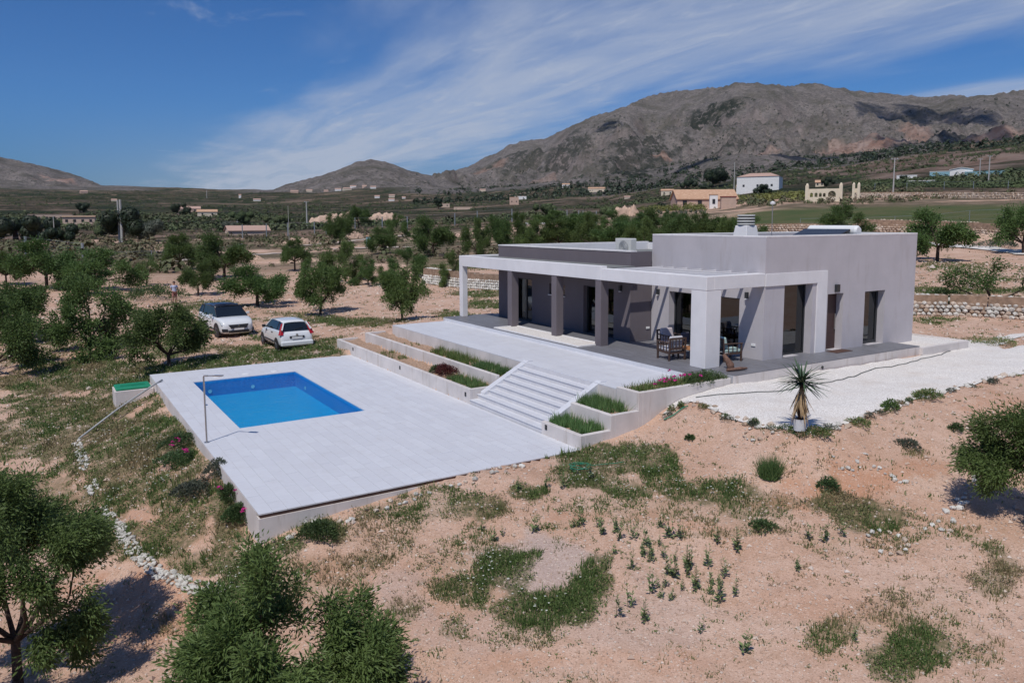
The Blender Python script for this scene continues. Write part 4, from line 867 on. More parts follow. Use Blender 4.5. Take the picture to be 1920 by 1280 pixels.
stone_line([(143, 826), (150, 848), (160, 880)], 'short pile of white stones at the lower end of the long grey pipe', (.08, .18), .13, .25, ROCKW, 2, 5)
stone_line([(172, 905), (178, 925)], 'small heap of white stones half hidden in grass below the grey pipe', (.12, .22), .16, .3, ROCKW, 2, 6)
stone_line([(190, 955), (215, 985), (240, 1018), (268, 1052), (305, 1078), (345, 1096), (392, 1108), (430, 1113)], 'long curving row of piled white stones on the slope below the pool terrace corner', (.09, .19), .095, .26, ROCKW, 3, 7)
stone_line([(1845, 895), (1826, 920), (1795, 955), (1768, 985), (1745, 1003)], 'broken line of white stones beside the dark shadow at the right edge', (.08, .2), .16, .35, ROCKW, 1, 8)
stone_line([(1560, 850), (1600, 862), (1640, 872), (1700, 890)], 'scatter of small grey-white stones across the orange soil on the right', (.07, .16), .10, .8, ROCKW, 1, 9, 'stones', 'stone_scatter')
stone_line([(480, 1025), (560, 1000), (640, 975), (720, 950), (800, 925), (900, 895), (980, 875)], 'loose pale stones along the foot of the near pool terrace wall', (.07, .20), .15, .35, ROCKW+ROCKO, 1, 10, 'stones', 'stone_scatter')
for (u, v, lab) in ((1425, 812, 'small ring of pale stones round a dry sapling below the gravel yard'), (1664, 1018, 'small ring of pale stones round dry weeds in the right foreground')):
    c = hit(u, v); t = empty('stone_ring', tuple(c), label=lab, cat='stone ring')
    for k in range(13): a = k/13*6.283; put_stone(t, c.x+.38*math.cos(a), c.y+.38*math.sin(a), hz_(c.x+.38*math.cos(a), c.y+.38*math.sin(a))+.04, random.uniform(.07, .16), ROCKW+ROCKO)
def stone_wall(pb, hpx, label, sz, meshes, seed, limit=300, kind=None):
    r = random.Random(seed); c = [hit(u, v) for u, v in pb]; t = empty('dry_stone_wall', tuple(c[len(c)//2]), label=label, cat='stone wall'); n_ = 0; out = []
    back = MB()
    for a, b in zip(c, c[1:]):
        d0 = math.hypot(a.x-CAM[0], a.y-CAM[1]); hgt = hpx*d0/FPX; L_ = math.hypot(b.x-a.x, b.y-a.y); d = Vector((b.x-a.x, b.y-a.y)).normalized(); q = Vector((-d.y, d.x)); 
        if q.dot(Vector((a.x-CAM[0], a.y-CAM[1]))) < 0: q = -q
        rows = max(2, int(hgt/(sz*.72))); cols = max(2, int(L_/sz))
        for k in range(rows):
            for i in range(cols):
                f = (i+.5*(k % 2)+r.uniform(-.12, .12))/cols; x = a.x+(b.x-a.x)*f+q.x*.10*k; y = a.y+(b.y-a.y)*f+q.y*.10*k; z = a.z+(b.z-a.z)*f+sz*.72*(k+.4); out.append((x, y, z, sz*r.uniform(1.0, 1.45), d))
        A_, B_ = a+Vector((q.x*.25, q.y*.25, 0)), b+Vector((q.x*.25, q.y*.25, 0)); qq = Vector((q.x*.8, q.y*.8, 0)); up = Vector((0, 0, hgt*.93)); back.hexa([A_-Vector((0, 0, 1)), B_-Vector((0, 0, 1)), B_+qq-Vector((0, 0, 1)), A_+qq-Vector((0, 0, 1))], [A_+up, B_+up, B_+qq+up, A_+qq+up])
    back.build('core', M_dirtwall, t)
    out.sort(key=lambda p: (p[0]-CAM[0])**2+(p[1]-CAM[1])**2)
    for (x, y, z, s, d) in out[:limit if not kind else 0]:
        o = link('stone', r.choice(meshes), t, (x-t.location.x, y-t.location.y, z-t.location.z)); o.scale = (s*1.1, s*.9, s*.80); o.rotation_euler = (r.uniform(-.2, .2), r.uniform(-.2, .2), math.atan2(d.y, d.x)+r.uniform(-.3, .3))
    rest = out[limit if not kind else 0:]
    if rest:
        V = []; F = []; n = 0
        for (x, y, z, s, d) in rest:
            me = r.choice(meshes); co = np.empty(len(me.vertices)*3, np.float32); me.vertices.foreach_get('co', co); co = co.reshape(-1, 3)*np.array([s*1.1, s*.9, s*.8]); a = math.atan2(d.y, d.x); ca, sa = math.cos(a), math.sin(a)
            co = np.stack([co[:, 0]*ca-co[:, 1]*sa, co[:, 0]*sa+co[:, 1]*ca, co[:, 2]], 1)+np.array([x-t.location.x, y-t.location.y, z-t.location.z]); f = np.empty(len(me.loops), np.int32); me.loops.foreach_get('vertex_index', f); V.append(co); F.append(f.reshape(-1, 3)+n); n += len(co)
        link('stones', fast_mesh('stones', np.concatenate(V), np.concatenate(F), meshes[0].materials[0]), t, kind='stuff')
    return t
M_dirtwall = plain('earth_core', (.30, .21, .15), .95, .1, var=.3, scale=3)
stone_wall([(1712, 591), (1780, 592), (1850, 595), (1930, 600), (2010, 606)], 36, 'dry stone retaining wall behind the sparse almond tree right of the villa', .26, ROCKW+ROCKO, 21)
stone_wall([(790, 531), (840, 537), (880, 541), (940, 545), (1000, 548)], 30, 'dry stone wall behind the left end of the porch', .30, ROCKW, 22)
stone_wall([(1605, 438), (1700, 441), (1760, 443), (1830, 447), (1925, 452)], 26, 'long ochre stone terrace wall along the foot of the green field at the right', .38, ROCKO, 23)
stone_wall([(1220, 440), (1290, 442), (1400, 438), (1500, 437), (1605, 438)], 18, 'ochre stone terrace wall below the green field, seen over the villa roof', .40, ROCKO, 24)
stone_wall([(1603, 372), (1700, 372), (1800, 372), (1925, 374)], 11, 'low ochre stone wall along the top of the green field', .45, ROCKO, 25)

# pebbles and clods strewn over the bare soil
def cam_points(n, d0, d1, a0=-36, a1=36, seed=5):
    r = np.random.default_rng(seed); d = np.exp(r.uniform(math.log(d0), math.log(d1), n)); a = np.radians(r.uniform(a0, a1, n))+AZ
    return CAM[0]+d*np.sin(a), CAM[1]+d*np.cos(a), d, r
def off_built(x, y):
    b = ((x > -.05) & (x < 8.95) & (y > -.05) & (y < 18.5)) | ((x > 8.8) & (x < 14.9) & (y > -.1) & (y < 20.4)) | ((x > 13.8) & (x < 28.7) & (y > -.35) & (y < 18.6))
    return ~b
def in_poly(px, py, poly):
    P_ = np.array(poly); r = np.zeros(px.shape, bool); j = len(P_)-1
    for i in range(len(P_)):
        c = ((P_[i, 1] > py) != (P_[j, 1] > py)) & (px < (P_[j, 0]-P_[i, 0])*(py-P_[i, 1])/(P_[j, 1]-P_[i, 1]+1e-9)+P_[i, 0]); r ^= c; j = i
    return r
x, y, d, r = cam_points(26000, 8, 75); ok = off_built(x, y) & ~in_poly(x, y, yard); x, y, d = x[ok], y[ok], d[ok]; z = height(x, y); n = len(x)
oct_ = np.array([(1, 0, 0), (-.5, .86, 0), (-.5, -.86, 0), (.1, .1, .8), (0, 0, -.6)]); OF = np.array([(0, 1, 3), (1, 2, 3), (2, 0, 3), (1, 0, 4), (2, 1, 4), (0, 2, 4)])
s = (.009+.0011*d)*r.uniform(.5, 1.7, n)*np.where(r.random(n) > .985, 2.0, 1.0); th = r.uniform(0, 6.28, n); q = oct_[None]*(1+r.uniform(-.35, .35, (n, 5, 3)))
V = np.stack([q[..., 0]*np.cos(th)[:, None]-q[..., 1]*np.sin(th)[:, None], q[..., 0]*np.sin(th)[:, None]+q[..., 1]*np.cos(th)[:, None], q[..., 2]], -1)*s[:, None, None]+np.stack([x, y, z+s*.2], 1)[:, None]
Mp = Mt('pebble', .9, .15); tn = Mp.attr('tint'); Mp.col(Mp.mix(tn, (.40, .28, .21), (.66, .56, .48)))
link('pebbles', fast_mesh('pebbles', V.reshape(-1, 3), (OF[None]+np.arange(n)[:, None, None]*5).reshape(-1, 3), Mp.m, False, {'tint': ('POINT', np.repeat(r.random(n), 5))}), label='loose pebbles and clods strewn over the bare pink soil', cat='pebbles', kind='stuff')

# ================================================================== foliage material and weeds
def leaf_mat(name, dark, light, dry=None, rough=.55, trans=.25):
    m = Mt(name, rough, .35); tn = m.attr('tint'); oi = m.n('ShaderNodeObjectInfo'); c = m.mix(tn, dark, light)
    if dry: c = m.mix(m.attr('dry'), c, dry)
    h = m.n('ShaderNodeHueSaturation'); m.lk(c, h.inputs['Color']); h.inputs['Saturation'].default_value = .95; m.lk(m.math('ADD', m.math('MULTIPLY', m.math('FRACT', m.math('MULTIPLY', oi.outputs['Random'], 7.3)), .03), .478), h.inputs['Hue']); m.lk(m.math('ADD', m.math('MULTIPLY', oi.outputs['Random'], .3), .85), h.inputs['Value'])
    m.lk(h.outputs[0], m.b.inputs['Base Color']); t = m.t; tr = t.nodes.new('ShaderNodeBsdfTranslucent'); m.lk(h.outputs[0], tr.inputs[0]); mx = t.nodes.new('ShaderNodeMixShader'); mx.inputs[0].default_value = trans; out = [n for n in t.nodes if n.type == 'OUTPUT_MATERIAL'][0]
    t.links.new(m.b.outputs[0], mx.inputs[1]); t.links.new(tr.outputs[0], mx.inputs[2]); t.links.new(mx.outputs[0], out.inputs[0]); return m.m
M_leaf = leaf_mat('almond_leaf', (.050, .102, .022), (.135, .215, .058), trans=.32); M_pine = leaf_mat('pine_needles', (.012, .024, .012), (.035, .055, .022), trans=.1)
M_grass = leaf_mat('weed_blade', (.060, .120, .026), (.16, .235, .065), (.31, .25, .13), .7, .3); M_iris = leaf_mat('iris_blade', (.07, .145, .04), (.15, .25, .08), trans=.3)
M_bark = plain('almond_bark', (.075, .055, .045), .95, .1, var=.35, scale=9, bump=.01)
M_olive = leaf_mat('olive_leaf', (.06, .075, .05), (.12, .14, .10))
def blades(px, py, pz, hgt, nb, spread, wid, r, lean=.5):
    """nb blades per tuft, one triangle each"""
    n = len(px); N_ = n*nb; X = np.repeat(px, nb); Y = np.repeat(py, nb); Zz = np.repeat(pz, nb); H = np.repeat(hgt, nb)*r.uniform(.45, 1.1, N_); S = np.repeat(spread, nb)
    a = r.uniform(0, 6.28, N_); rr = np.sqrt(r.random(N_))*S; bx = X+rr*np.cos(a); by = Y+rr*np.sin(a); la = a+r.normal(0, .8, N_); ln = H*np.abs(r.normal(0, lean, N_))
    tx = bx+ln*np.cos(la); ty = by+ln*np.sin(la); tz = Zz+H; wa = r.uniform(0, 3.14, N_); w = np.repeat(wid, nb)*r.uniform(.6, 1.4, N_)
    V = np.stack([np.stack([bx-w*np.cos(wa), by-w*np.sin(wa), Zz-.03], 1), np.stack([bx+w*np.cos(wa), by+w*np.sin(wa), Zz-.03], 1), np.stack([tx, ty, tz], 1)], 1).reshape(-1, 3)
    return V, np.arange(N_*3).reshape(-1, 3), N_
def weeds(name, label, n, d0, d1, thr, seed, hs=(.06, .26), base=.02, nb=9):
    x, y, d, r = cam_points(n, d0, d1, seed=seed); ok = off_built(x, y); x, y, d = x[ok], y[ok], d[ok]
    m = blob_mask(GREEN, x, y); cl = fbm(x/.6, y/.6, 3, 88); acc = r.random(len(x)) < np.clip((m-.1)*1.1, 0, 1)*np.clip(.55+cl*1.6, .08, 1)+base*(cl > .18)*3*(~in_poly(x, y, yard)); x, y, d, m = x[acc], y[acc], d[acc], m[acc]
    z = height(x, y); hh = r.uniform(hs[0], hs[1], len(x))*(.55+.75*m)*(1+.25*(d > 40)); V, F, N_ = blades(x, y, z, hh, nb, .05+.004*d, .004+.00055*d, r)
    dry = np.clip(np.repeat(.12+.9*fbm(x/1.7, y/1.7, 3, 95)+(m < .45)*.35, nb)+r.uniform(-.3, .35, N_), 0, 1)
    link(name, fast_mesh(name, V, F, M_grass, False, {'tint': ('POINT', np.repeat(r.random(N_), 3)), 'dry': ('POINT', np.repeat(dry, 3))}), label=label, cat='weeds', kind='stuff'); return x, y, z, d, m
wx, wy, wz, wd, wm2 = weeds('weeds', 'low green and dry weeds growing in patches over the bare soil', 150000, 8.5, 95, .2, 31, hs=(.05, .20), nb=8)
def leafy(name, label, n, d0, d1, seed, nb=12, extra=None):
    x, y, d, r = cam_points(n, d0, d1, seed=seed); ok = off_built(x, y); x, y, d = x[ok], y[ok], d[ok]
    m = blob_mask(GREEN, x, y); cl = fbm(x/.45, y/.45, 3, 188); acc = (r.random(len(x)) < np.clip((m-.12)*1.2, 0, 1)*np.clip(.7+cl*1.8, .12, 1)) | ((r.random(len(x)) < .035) & (fbm(x/1.5, y/1.5, 2, 190) > -.1) & ~in_poly(x, y, yard)); x, y, d, m = x[acc], y[acc], d[acc], m[acc]
    z = height(x, y); k = len(x); N_ = k*nb; X = np.repeat(x, nb); Y = np.repeat(y, nb); Zz = np.repeat(z, nb); D = np.repeat(d, nb); M_ = np.repeat(m, nb); R_ = (.05+.05*M_)+.0022*D; a = r.uniform(0, 6.28, N_); q = np.sqrt(r.random(N_)); H = (.03+.13*M_)*np.repeat(r.uniform(.5, 1.3, k), nb)
    P_ = np.stack([X+q*R_*np.cos(a), Y+q*R_*np.sin(a), Zz+H*(1-q*q*.7)*r.random(N_)], 1); dd = r.normal(0, 1, (N_, 3)); dd[:, 2] = np.abs(dd[:, 2])*.6; dd /= np.linalg.norm(dd, axis=1, keepdims=True); sd = np.cross(dd, r.normal(0, 1, (N_, 3))); sd /= np.linalg.norm(sd, axis=1, keepdims=True)+1e-9
    s = ((.016+.0011*D)*r.uniform(.6, 1.5, N_))[:, None]; V = np.stack([P_, P_+dd*s+sd*s*.35, P_+dd*s-sd*s*.35], 1).reshape(-1, 3)
    dry = np.clip(np.repeat(.02+.8*fbm(x/1.7, y/1.7, 3, 95)+(m < .45)*.2-(m > .7)*.15, nb)+r.uniform(-.3, .3, N_), 0, 1)
    return link(name, fast_mesh(name, V, np.arange(N_*3).reshape(-1, 3), M_grass, False, {'tint': ('POINT', np.repeat(r.random(N_), 3)), 'dry': ('POINT', np.repeat(dry, 3))}), label=label, cat='weeds', kind='stuff')
leafy('ground_cover', 'low leafy green ground cover in patches over the bare soil', 150000, 8.5, 80, 131)
# little pale flowers among the weeds
r = np.random.default_rng(8); sel = (r.random(len(wx)) < .22) & (wm2 > .6) & (wd < 45) & (fbm(wx/1.2, wy/1.2, 2, 77) > .02); fx, fy, fz = wx[sel]+r.normal(0, .05, sel.sum()), wy[sel]+r.normal(0, .05, sel.sum()), wz[sel]+r.uniform(.10, .24, sel.sum())
n = len(fx); s = r.uniform(.008, .016, n)*(1+wd[sel]*.02); q = np.array([(-1, -1, 0), (1, -1, .2), (1, 1, 0), (-1, 1, .2)]); V = q[None]*s[:, None, None]+np.stack([fx, fy, fz], 1)[:, None]
link('weed_flowers', fast_mesh('weed_flowers', V.reshape(-1, 3), np.arange(n*4).reshape(-1, 4), plain('pale_petals', (.55, .56, .48), .8, .1), False, None, 4), label='tiny whitish flower heads scattered among the green weeds', cat='flowers', kind='stuff')

# ================================================================== trees
def grow(rnd, H, th, spread, nlimb=5, levels=3):
    segs = []; tips = []
    def rec(p, d, L_, r0, lv):
        n = 3; q = p; rad = r0
        for i in range(n):
            d2 = (d+Vector((rnd.gauss(0, .16), rnd.gauss(0, .16), rnd.gauss(.02, .10)))).normalized(); q2 = q+d2*L_/n; r2 = rad*.84; segs.append((q, q2, rad, r2)); q, rad, d = q2, r2, d2
            if lv <= 1: tips.append((q, lv))
            if lv >= 1 and i > 0:
                side = d.cross(Vector((rnd.gauss(0, 1), rnd.gauss(0, 1), rnd.gauss(0, .5)))).normalized(); rec(q, (d*.6+side*.8+Vector((0, 0, .12))).normalized(), L_*rnd.uniform(.5, .75), rad*.6, lv-1)
        if lv >= 1: rec(q, (d+Vector((rnd.gauss(0, .3), rnd.gauss(0, .3), rnd.gauss(.05, .2)))).normalized(), L_*.62, rad*.75, lv-1)
        else: tips.append((q, -1))
    top = Vector((rnd.gauss(0, .06), rnd.gauss(0, .06), th)); r0 = .034*H
    segs.append((Vector((0, 0, -.25)), Vector((0, 0, .12)), r0*1.35, r0*1.05)); segs.append((Vector((0, 0, .12)), top, r0*1.05, r0*.9))
    a0 = rnd.uniform(0, 6.28)
    for k in range(nlimb):
        a = a0+k*6.283/nlimb+rnd.gauss(0, .25); el = rnd.uniform(.22, .85) if k else 1.2
        d = Vector((math.cos(a)*math.cos(el), math.sin(a)*math.cos(el), math.sin(el))); rec(top.copy(), d, (H-th)*rnd.uniform(.42, .6)*spread, r0*.62, levels-1)
    return segs, tips
def crown_mesh(name, tips, nleaf, lw, ll, mat, r, sig=.16, droop=.25, kshape=4):
    T = np.array([[*t[0]] for t in tips]); cen = T.mean(0); idx = r.integers(0, len(T), nleaf)
    sc = r.uniform(.6, 1.25, len(T))[idx]; P_ = T[idx]+r.normal(0, 1, (nleaf, 3))*np.array([sig, sig, sig*.8])*sc[:, None]
    out = P_-T[idx]+.25*(P_-cen)/np.linalg.norm(P_-cen, axis=1, keepdims=True)*sig*4; d = out+r.normal(0, 1, (nleaf, 3))*sig*.9; d[:, 2] -= droop*sig; d /= np.linalg.norm(d, axis=1, keepdims=True)+1e-9
    sd = np.cross(d, r.normal(0, 1, (nleaf, 3))); sd /= np.linalg.norm(sd, axis=1, keepdims=True)+1e-9; up = np.cross(sd, d)
    l = ll*r.uniform(.6, 1.25, nleaf)[:, None]; w = lw*r.uniform(.7, 1.2, nleaf)[:, None]
    v0 = P_; v1 = P_+d*l*.45+sd*w*.5+up*w*.18; v2 = P_+d*l-up*w*.3; v3 = P_+d*l*.45-sd*w*.5+up*w*.18
    V = np.stack([v0, v1, v2, v3], 1).reshape(-1, 3); b = np.arange(nleaf)[:, None]*4; F = np.concatenate([b+np.array([[0, 1, 2]]), b+np.array([[0, 2, 3]])], 0)
    tint = np.clip(r.beta(2, 2.6, len(T))[idx]*.7+r.random(nleaf)*.4, 0, 1)
    return fast_mesh(name, V, F, mat, False, {'tint': ('POINT', np.repeat(tint, 4)), 'dry': ('POINT', np.zeros(nleaf*4))})
def trunk_mesh(name, segs, mat=None, minr=.004):
    m = MB(); m.smooth = True
    for p, q, a, b in segs:
        if a < minr: continue
        m.tube([p, q], [a, b], 7 if a > .03 else 4, False)
    return m.mesh(name, mat or M_bark)
protos = []
for k, (H, th, spr, nl, lv, nleaf) in enumerate(((3.0, .62, 1.05, 6, 3, 15000), (3.0, .55, 1.15, 6, 3, 15000), (3.0, .85, 1.05, 5, 3, 13000), (3.0, .7, 1.05, 4, 3, 4200))):
    rd = random.Random(40+k); segs, tips = grow(rd, H, th, spr, nl, lv); rr = np.random.default_rng(50+k)
    T = np.array([[*t[0]] for t in tips]); mn, mx_ = T.min(0), T.max(0); W_ = max(mx_[0]-mn[0], mx_[1]-mn[1])+.35; Hh = mx_[2]+.2
    protos.append((trunk_mesh('trunk', segs), crown_mesh('crown', tips, nleaf, .07, .15, M_leaf, rr, .19 if k < 3 else .17), W_, Hh, np.array([(mn[0]+mx_[0])/2, (mn[1]+mx_[1])/2])))
tree_n = 0
def tree(u, v, wpx, hpx, label, kind=None, group='almond trees in the orchard', rz=None, name='almond_tree', sink=0.0):
    global tree_n
    c = hit(u, v); D_ = math.hypot(c.x-CAM[0], c.y-CAM[1]); k = tree_n % 3 if kind is None else kind; tm, cm_, W_, Hh, off = protos[k]
    rd = random.Random(1000+tree_n); tree_n += 1; rz = rd.uniform(0, 6.28) if rz is None else rz
    sw = wpx*D_/FPX/W_*.98; sh = hpx*D_/FPX/Hh*.98
    t = empty(name, (c.x, c.y, c.z-sink), rz, label=label, cat='tree', group=group); t.scale = (sw, sw, sh)
    link('trunk', tm, t); link('crown', cm_, t); return t
TREES = [
 (168, 665, 165, 138, 'broad almond tree in front of the man, second from the left edge, its trunk bare', 1), (318, 690, 155, 118, 'dense almond tree between the green-lidded box and the white cars', 0), (-10, 705, 150, 130, 'almond tree cut off by the left edge level with the green-lidded box', 1),
 (30, 640, 130, 100, 'almond tree behind the one at the left edge, in front of the gate', 0), (88, 541, 95, 82, 'almond tree with crooked forked trunk below the two gate posts', 2), (12, 534, 50, 54, 'small almond tree at the far left edge below the road', 2), (180, 546, 150, 72, 'wide low almond tree right of the tall gate post', 1),
 (275, 536, 62, 56, 'sparse thin almond tree left of the man, beside the wide one', 3), (338, 506, 62, 64, 'round-headed almond tree with leaning trunk below the twin concrete poles', 2), (421, 522, 92, 80, 'broad almond tree with slim trunk behind the small lone one near the man', 2), (372, 553, 58, 60, 'small lone almond tree just right of the man', 2),
 (483, 574, 112, 76, 'low spreading almond tree behind the white hatchback', 2), (601, 589, 108, 102, 'large almond tree with forked trunk behind and right of the white hatchback', 0), (755, 601, 104, 106, 'dense rounded almond tree nearest the far corner of the upper terrace', 0), (553, 507, 54, 60, 'small almond tree with bent dark trunk in the middle of the orchard', 2),
 (648, 528, 84, 76, 'almond tree directly behind the large forked one', 1), (690, 535, 70, 50, 'low almond tree left of the dense rounded one', 1), (762, 520, 86, 56, 'low wide almond tree behind the dense rounded one', 1), (637, 458, 66, 56, 'dark irregular almond tree beyond the pale dirt track', 0), (717, 476, 56, 50, 'open almond tree right beside the dirt track', 2),
 (812, 481, 78, 76, 'tall almond tree left of the porch beam, beyond the track', 2), (848, 535, 56, 66, 'almond tree half hidden by the left porch column', 1), (893, 480, 56, 74, 'almond tree above the left end of the porch roof', 1), (935, 476, 62, 74, 'almond tree next to the left end of the dark parapet', 0), (975, 472, 66, 76, 'almond tree left of the small shed with the white roof', 1),
 (1572, 447, 108, 60, 'pair-crowned bushy almond tree behind the solar water heater', 1), (1757, 490, 100, 86, 'almond tree with leaning side limb just right of the villa roof', 2), (1918, 476, 86, 86, 'dense almond tree cut by the right edge above the gravel path', 0), (1858, 580, 140, 86, 'sparse almond tree with forked trunk in front of the stone wall', 3),
 (672, 428, 52, 42, 'dark green tree beyond the fence left of the middle', 0), (745, 445, 50, 44, 'slim-trunked tree beyond the fence, right of the blue sign', 1)]
for (u, v, w_, h_, lab, k) in TREES: tree(u, v, w_, h_, lab, k)
xs_ = list(range(1010, 1410, 33))
ORD = 'first second third fourth fifth sixth seventh eighth ninth tenth eleventh twelfth thirteenth fourteenth fifteenth sixteenth seventeenth eighteenth nineteenth twentieth'.split()
for i, u in enumerate(xs_): tree(u+random.uniform(-6, 6), 470+random.uniform(-3, 8)-(u-1010)*.03, random.uniform(66, 96), random.uniform(.8, 1.08)*(72-(u-1010)*.035), 'almond tree in the dense row right behind the villa roof, %s from the left' % ORD[i], None, 'row of almond trees behind the villa')
for i, u in enumerate((1030, 1090, 1150, 1215, 1262)): tree(u, 432+random.uniform(-3, 3), 60, 36, 'almond tree in the second row beyond the villa roof, %s from the left' % ORD[i], None, 'second row of almond trees behind the villa')
# the three near trees are built leaf by leaf
def near_tree(u, v, wpx, toppx, label, seed, nleaf, H=3.3, th=.6, ll=.10, lw=.03, sig=.15, nl=5, lv=4, base=None, spread=.9):
    c = Vector(base) if base else hit(u, v)
    c.z = hz_(c.x, c.y); rd = random.Random(seed); segs, tips = grow(rd, H, th, spread, nl, lv); T = np.array([[*t[0]] for t in tips]); mn, mx_ = T.min(0), T.max(0)
    D_ = math.hypot(c.x-CAM[0], c.y-CAM[1]); sc = wpx*D_/FPX/(max(mx_[0]-mn[0], mx_[1]-mn[1])+.3)
    r_ = ray(u, toppx); zt = CAM[2]+r_[2]/math.hypot(r_[0], r_[1])*D_; sh = (zt-c.z)/(mx_[2]+.1)
    segs = [(Vector((p.x*sc, p.y*sc, p.z*sh)), Vector((q.x*sc, q.y*sc, q.z*sh)), a, b) for p, q, a, b in segs]; tips = [(Vector((t[0].x*sc, t[0].y*sc, t[0].z*sh)),) for t in tips]
    t = empty('almond_tree', tuple(c), 0, label=label, cat='tree'); link('trunk', trunk_mesh('trunk', segs), t); link('crown', crown_mesh('crown', tips, nleaf, lw, ll, M_leaf, np.random.default_rng(seed), sig*sc, .5), t)
    print('near tree', label[:30], tuple(round(q, 2) for q in c), 'sc', round(sc, 2), round(sh, 2), 'tips', len(tips)); return t
near_tree(0, 1250, 330, 875, 'large almond tree in the left foreground, cut by the left edge', 3, 78000, base=tuple(hit(35, 1290)), H=2.6, th=.5, sig=.10, nl=7, lv=4, ll=.105, lw=.031)
near_tree(530, 1200, 460, 1022, 'leafy almond tree in the bottom foreground left of centre', 12, 85000, base=tuple(CAM+np.array([*(ray(530, 1200)[:2]/np.hypot(*ray(530, 1200)[:2])*10.6), 0])), H=2.5, th=.25, sig=.13, nl=8, lv=4, ll=.10, lw=.030)
near_tree(1955, 925, 250, 768, 'almond tree cut by the right edge with a deep black shadow below', 8, 50000, base=tuple(hit(1985, 1008)), H=2.8, th=.9, sig=.15, nl=8, lv=3, ll=.10, lw=.03)
# ================================================================== garden plants
def clump_plant(name, c, rad, h, n, mat, label, cat='bush', lw=.03, ll=.08, seed=1, group=None, parent=None, kind=None, flat=1.0, dome=True, dry=0.0):
    r = np.random.default_rng(seed); a = r.uniform(0, 6.283, n); q = np.sqrt(r.random(n)); rx, ry = (rad if isinstance(rad, tuple) else (rad, rad))
    w = 1+.22*np.sin(3*a+seed)+.12*np.sin(7*a+2*seed); X = q*np.cos(a)*rx*w; Y = q*np.sin(a)*ry*w; top = h*np.sqrt(np.clip(1-q*q*.9, .05, 1)) if dome else h*(1-.25*q)
    Zz = top*r.uniform(.25, 1.0, n)**.6*(1+.25*fbm(X*3+seed, Y*3, 2, 9)); d = np.stack([X/rx*.8, Y/ry*.8, r.uniform(.1, 1, n)], 1)+r.normal(0, .5, (n, 3)); d /= np.linalg.norm(d, axis=1, keepdims=True)
    P_ = np.stack([X, Y, Zz], 1); sd = np.cross(d, r.normal(0, 1, (n, 3))); sd /= np.linalg.norm(sd, axis=1, keepdims=True); l = ll*r.uniform(.6, 1.3, n)[:, None]; w_ = lw*r.uniform(.6, 1.2, n)[:, None]
    V = np.stack([P_, P_+d*l*.5+sd*w_*.5, P_+d*l, P_+d*l*.5-sd*w_*.5], 1).reshape(-1, 3); b = np.arange(n)[:, None]*4; F = np.concatenate([b+np.array([[0, 1, 2]]), b+np.array([[0, 2, 3]])], 0)
    me = fast_mesh(name, V, F, mat, False, {'tint': ('POINT', np.repeat(r.random(n), 4)), 'dry': ('POINT', np.repeat((r.random(n) < dry)*1.0, 4))})
    return link(name, me, parent, tuple(c), label=label, cat=cat, group=group, kind=kind)
def blade_bed(name, x0, y0, x1, y1, z, n, h, mat, label, seed, nb=7, kindv='stuff', cat='plants', lean=.35):
    r = np.random.default_rng(seed); x = r.uniform(x0, x1, n); y = r.uniform(y0, y1, n); k = r.random(n) < .35+1.2*np.clip(fbm(x*1.6, y*1.6, 2, seed)+.35, 0, 1); x, y = x[k], y[k]
    V, F, N_ = blades(x, y, np.full(len(x), z), h*r.uniform(.6, 1.15, len(x)), nb, np.full(len(x), .05), np.full(len(x), .014), r, lean)
    return link(name, fast_mesh(name, V, F, mat, False, {'tint': ('POINT', np.repeat(r.random(N_), 3)), 'dry': ('POINT', np.repeat((r.random(N_) < .07)*1., 3))}), label=label, cat=cat, kind=kindv)
blade_bed('iris_bed', W1+.18, .22, W2-.05, SY0-.1, .30, 420, .36, M_iris, 'bed of green iris blades in the lowest square planter right of the steps', 1)
blade_bed('iris_bed', W2+.18, .30, W3-.05, SY0-.1, .74, 440, .38, M_iris, 'bed of green iris blades in the middle square planter right of the steps', 2)
blade_bed('iris_bed', W1+.2, SY1+.25, W2-.1, 8.7, .42, 380, .30, M_iris, 'green blades in the lower long planter beside the foot of the steps', 3)
blade_bed('iris_bed', W2+.2, SY1+.25, W3-.1, 8.9, .80, 380, .30, M_iris, 'green blades in the upper long planter beside the top of the steps', 4)
blade_bed('grass_bed', W2+.4, 9.4, W3-.1, 12.6, .80, 260, .34, M_grass, 'dull green weeds in the middle of the upper long planter', 5)
blade_bed('grass_bed', W1+.2, 13.6, W2-.1, 15.6, .42, 90, .22, M_grass, 'small patch of weeds at the far part of the lower long planter', 6)
blade_bed('grass_bed', W2+.2, 14.6, W3-.1, 15.2, .80, 16, .16, M_grass, 'little weed tuft at the far part of the upper long planter', 7)
blade_bed('grass_bed', W3+.18, .15, 14.7, .9, 1.27, 420, .30, M_grass, 'weeds overflowing the highest planter beside the thick white column', 8, 8, lean=.6)
M_redleaf = leaf_mat('dark_red_leaf', (.07, .014, .016), (.15, .035, .03)); M_darkgreen = leaf_mat('dark_green_leaf', (.035, .078, .024), (.085, .14, .045)); M_pink = plain('magenta_petal', (.55, .035, .24), .7, .2, var=.2); M_yel = leaf_mat('yellow_green_leaf', (.12, .15, .03), (.22, .24, .06))
clump_plant('red_bush', (9.42, 9.45, .42), (.36, .52), .50, 2600, M_redleaf, 'round dark red leaved bush in the lower long planter left of the steps', 'bush', .03, .07, 3)
clump_plant('green_bush', (9.35, 10.05, .42), (.28, .3), .36, 900, M_darkgreen, 'low dark green bush hugging the red bush', 'bush', .03, .07, 4)
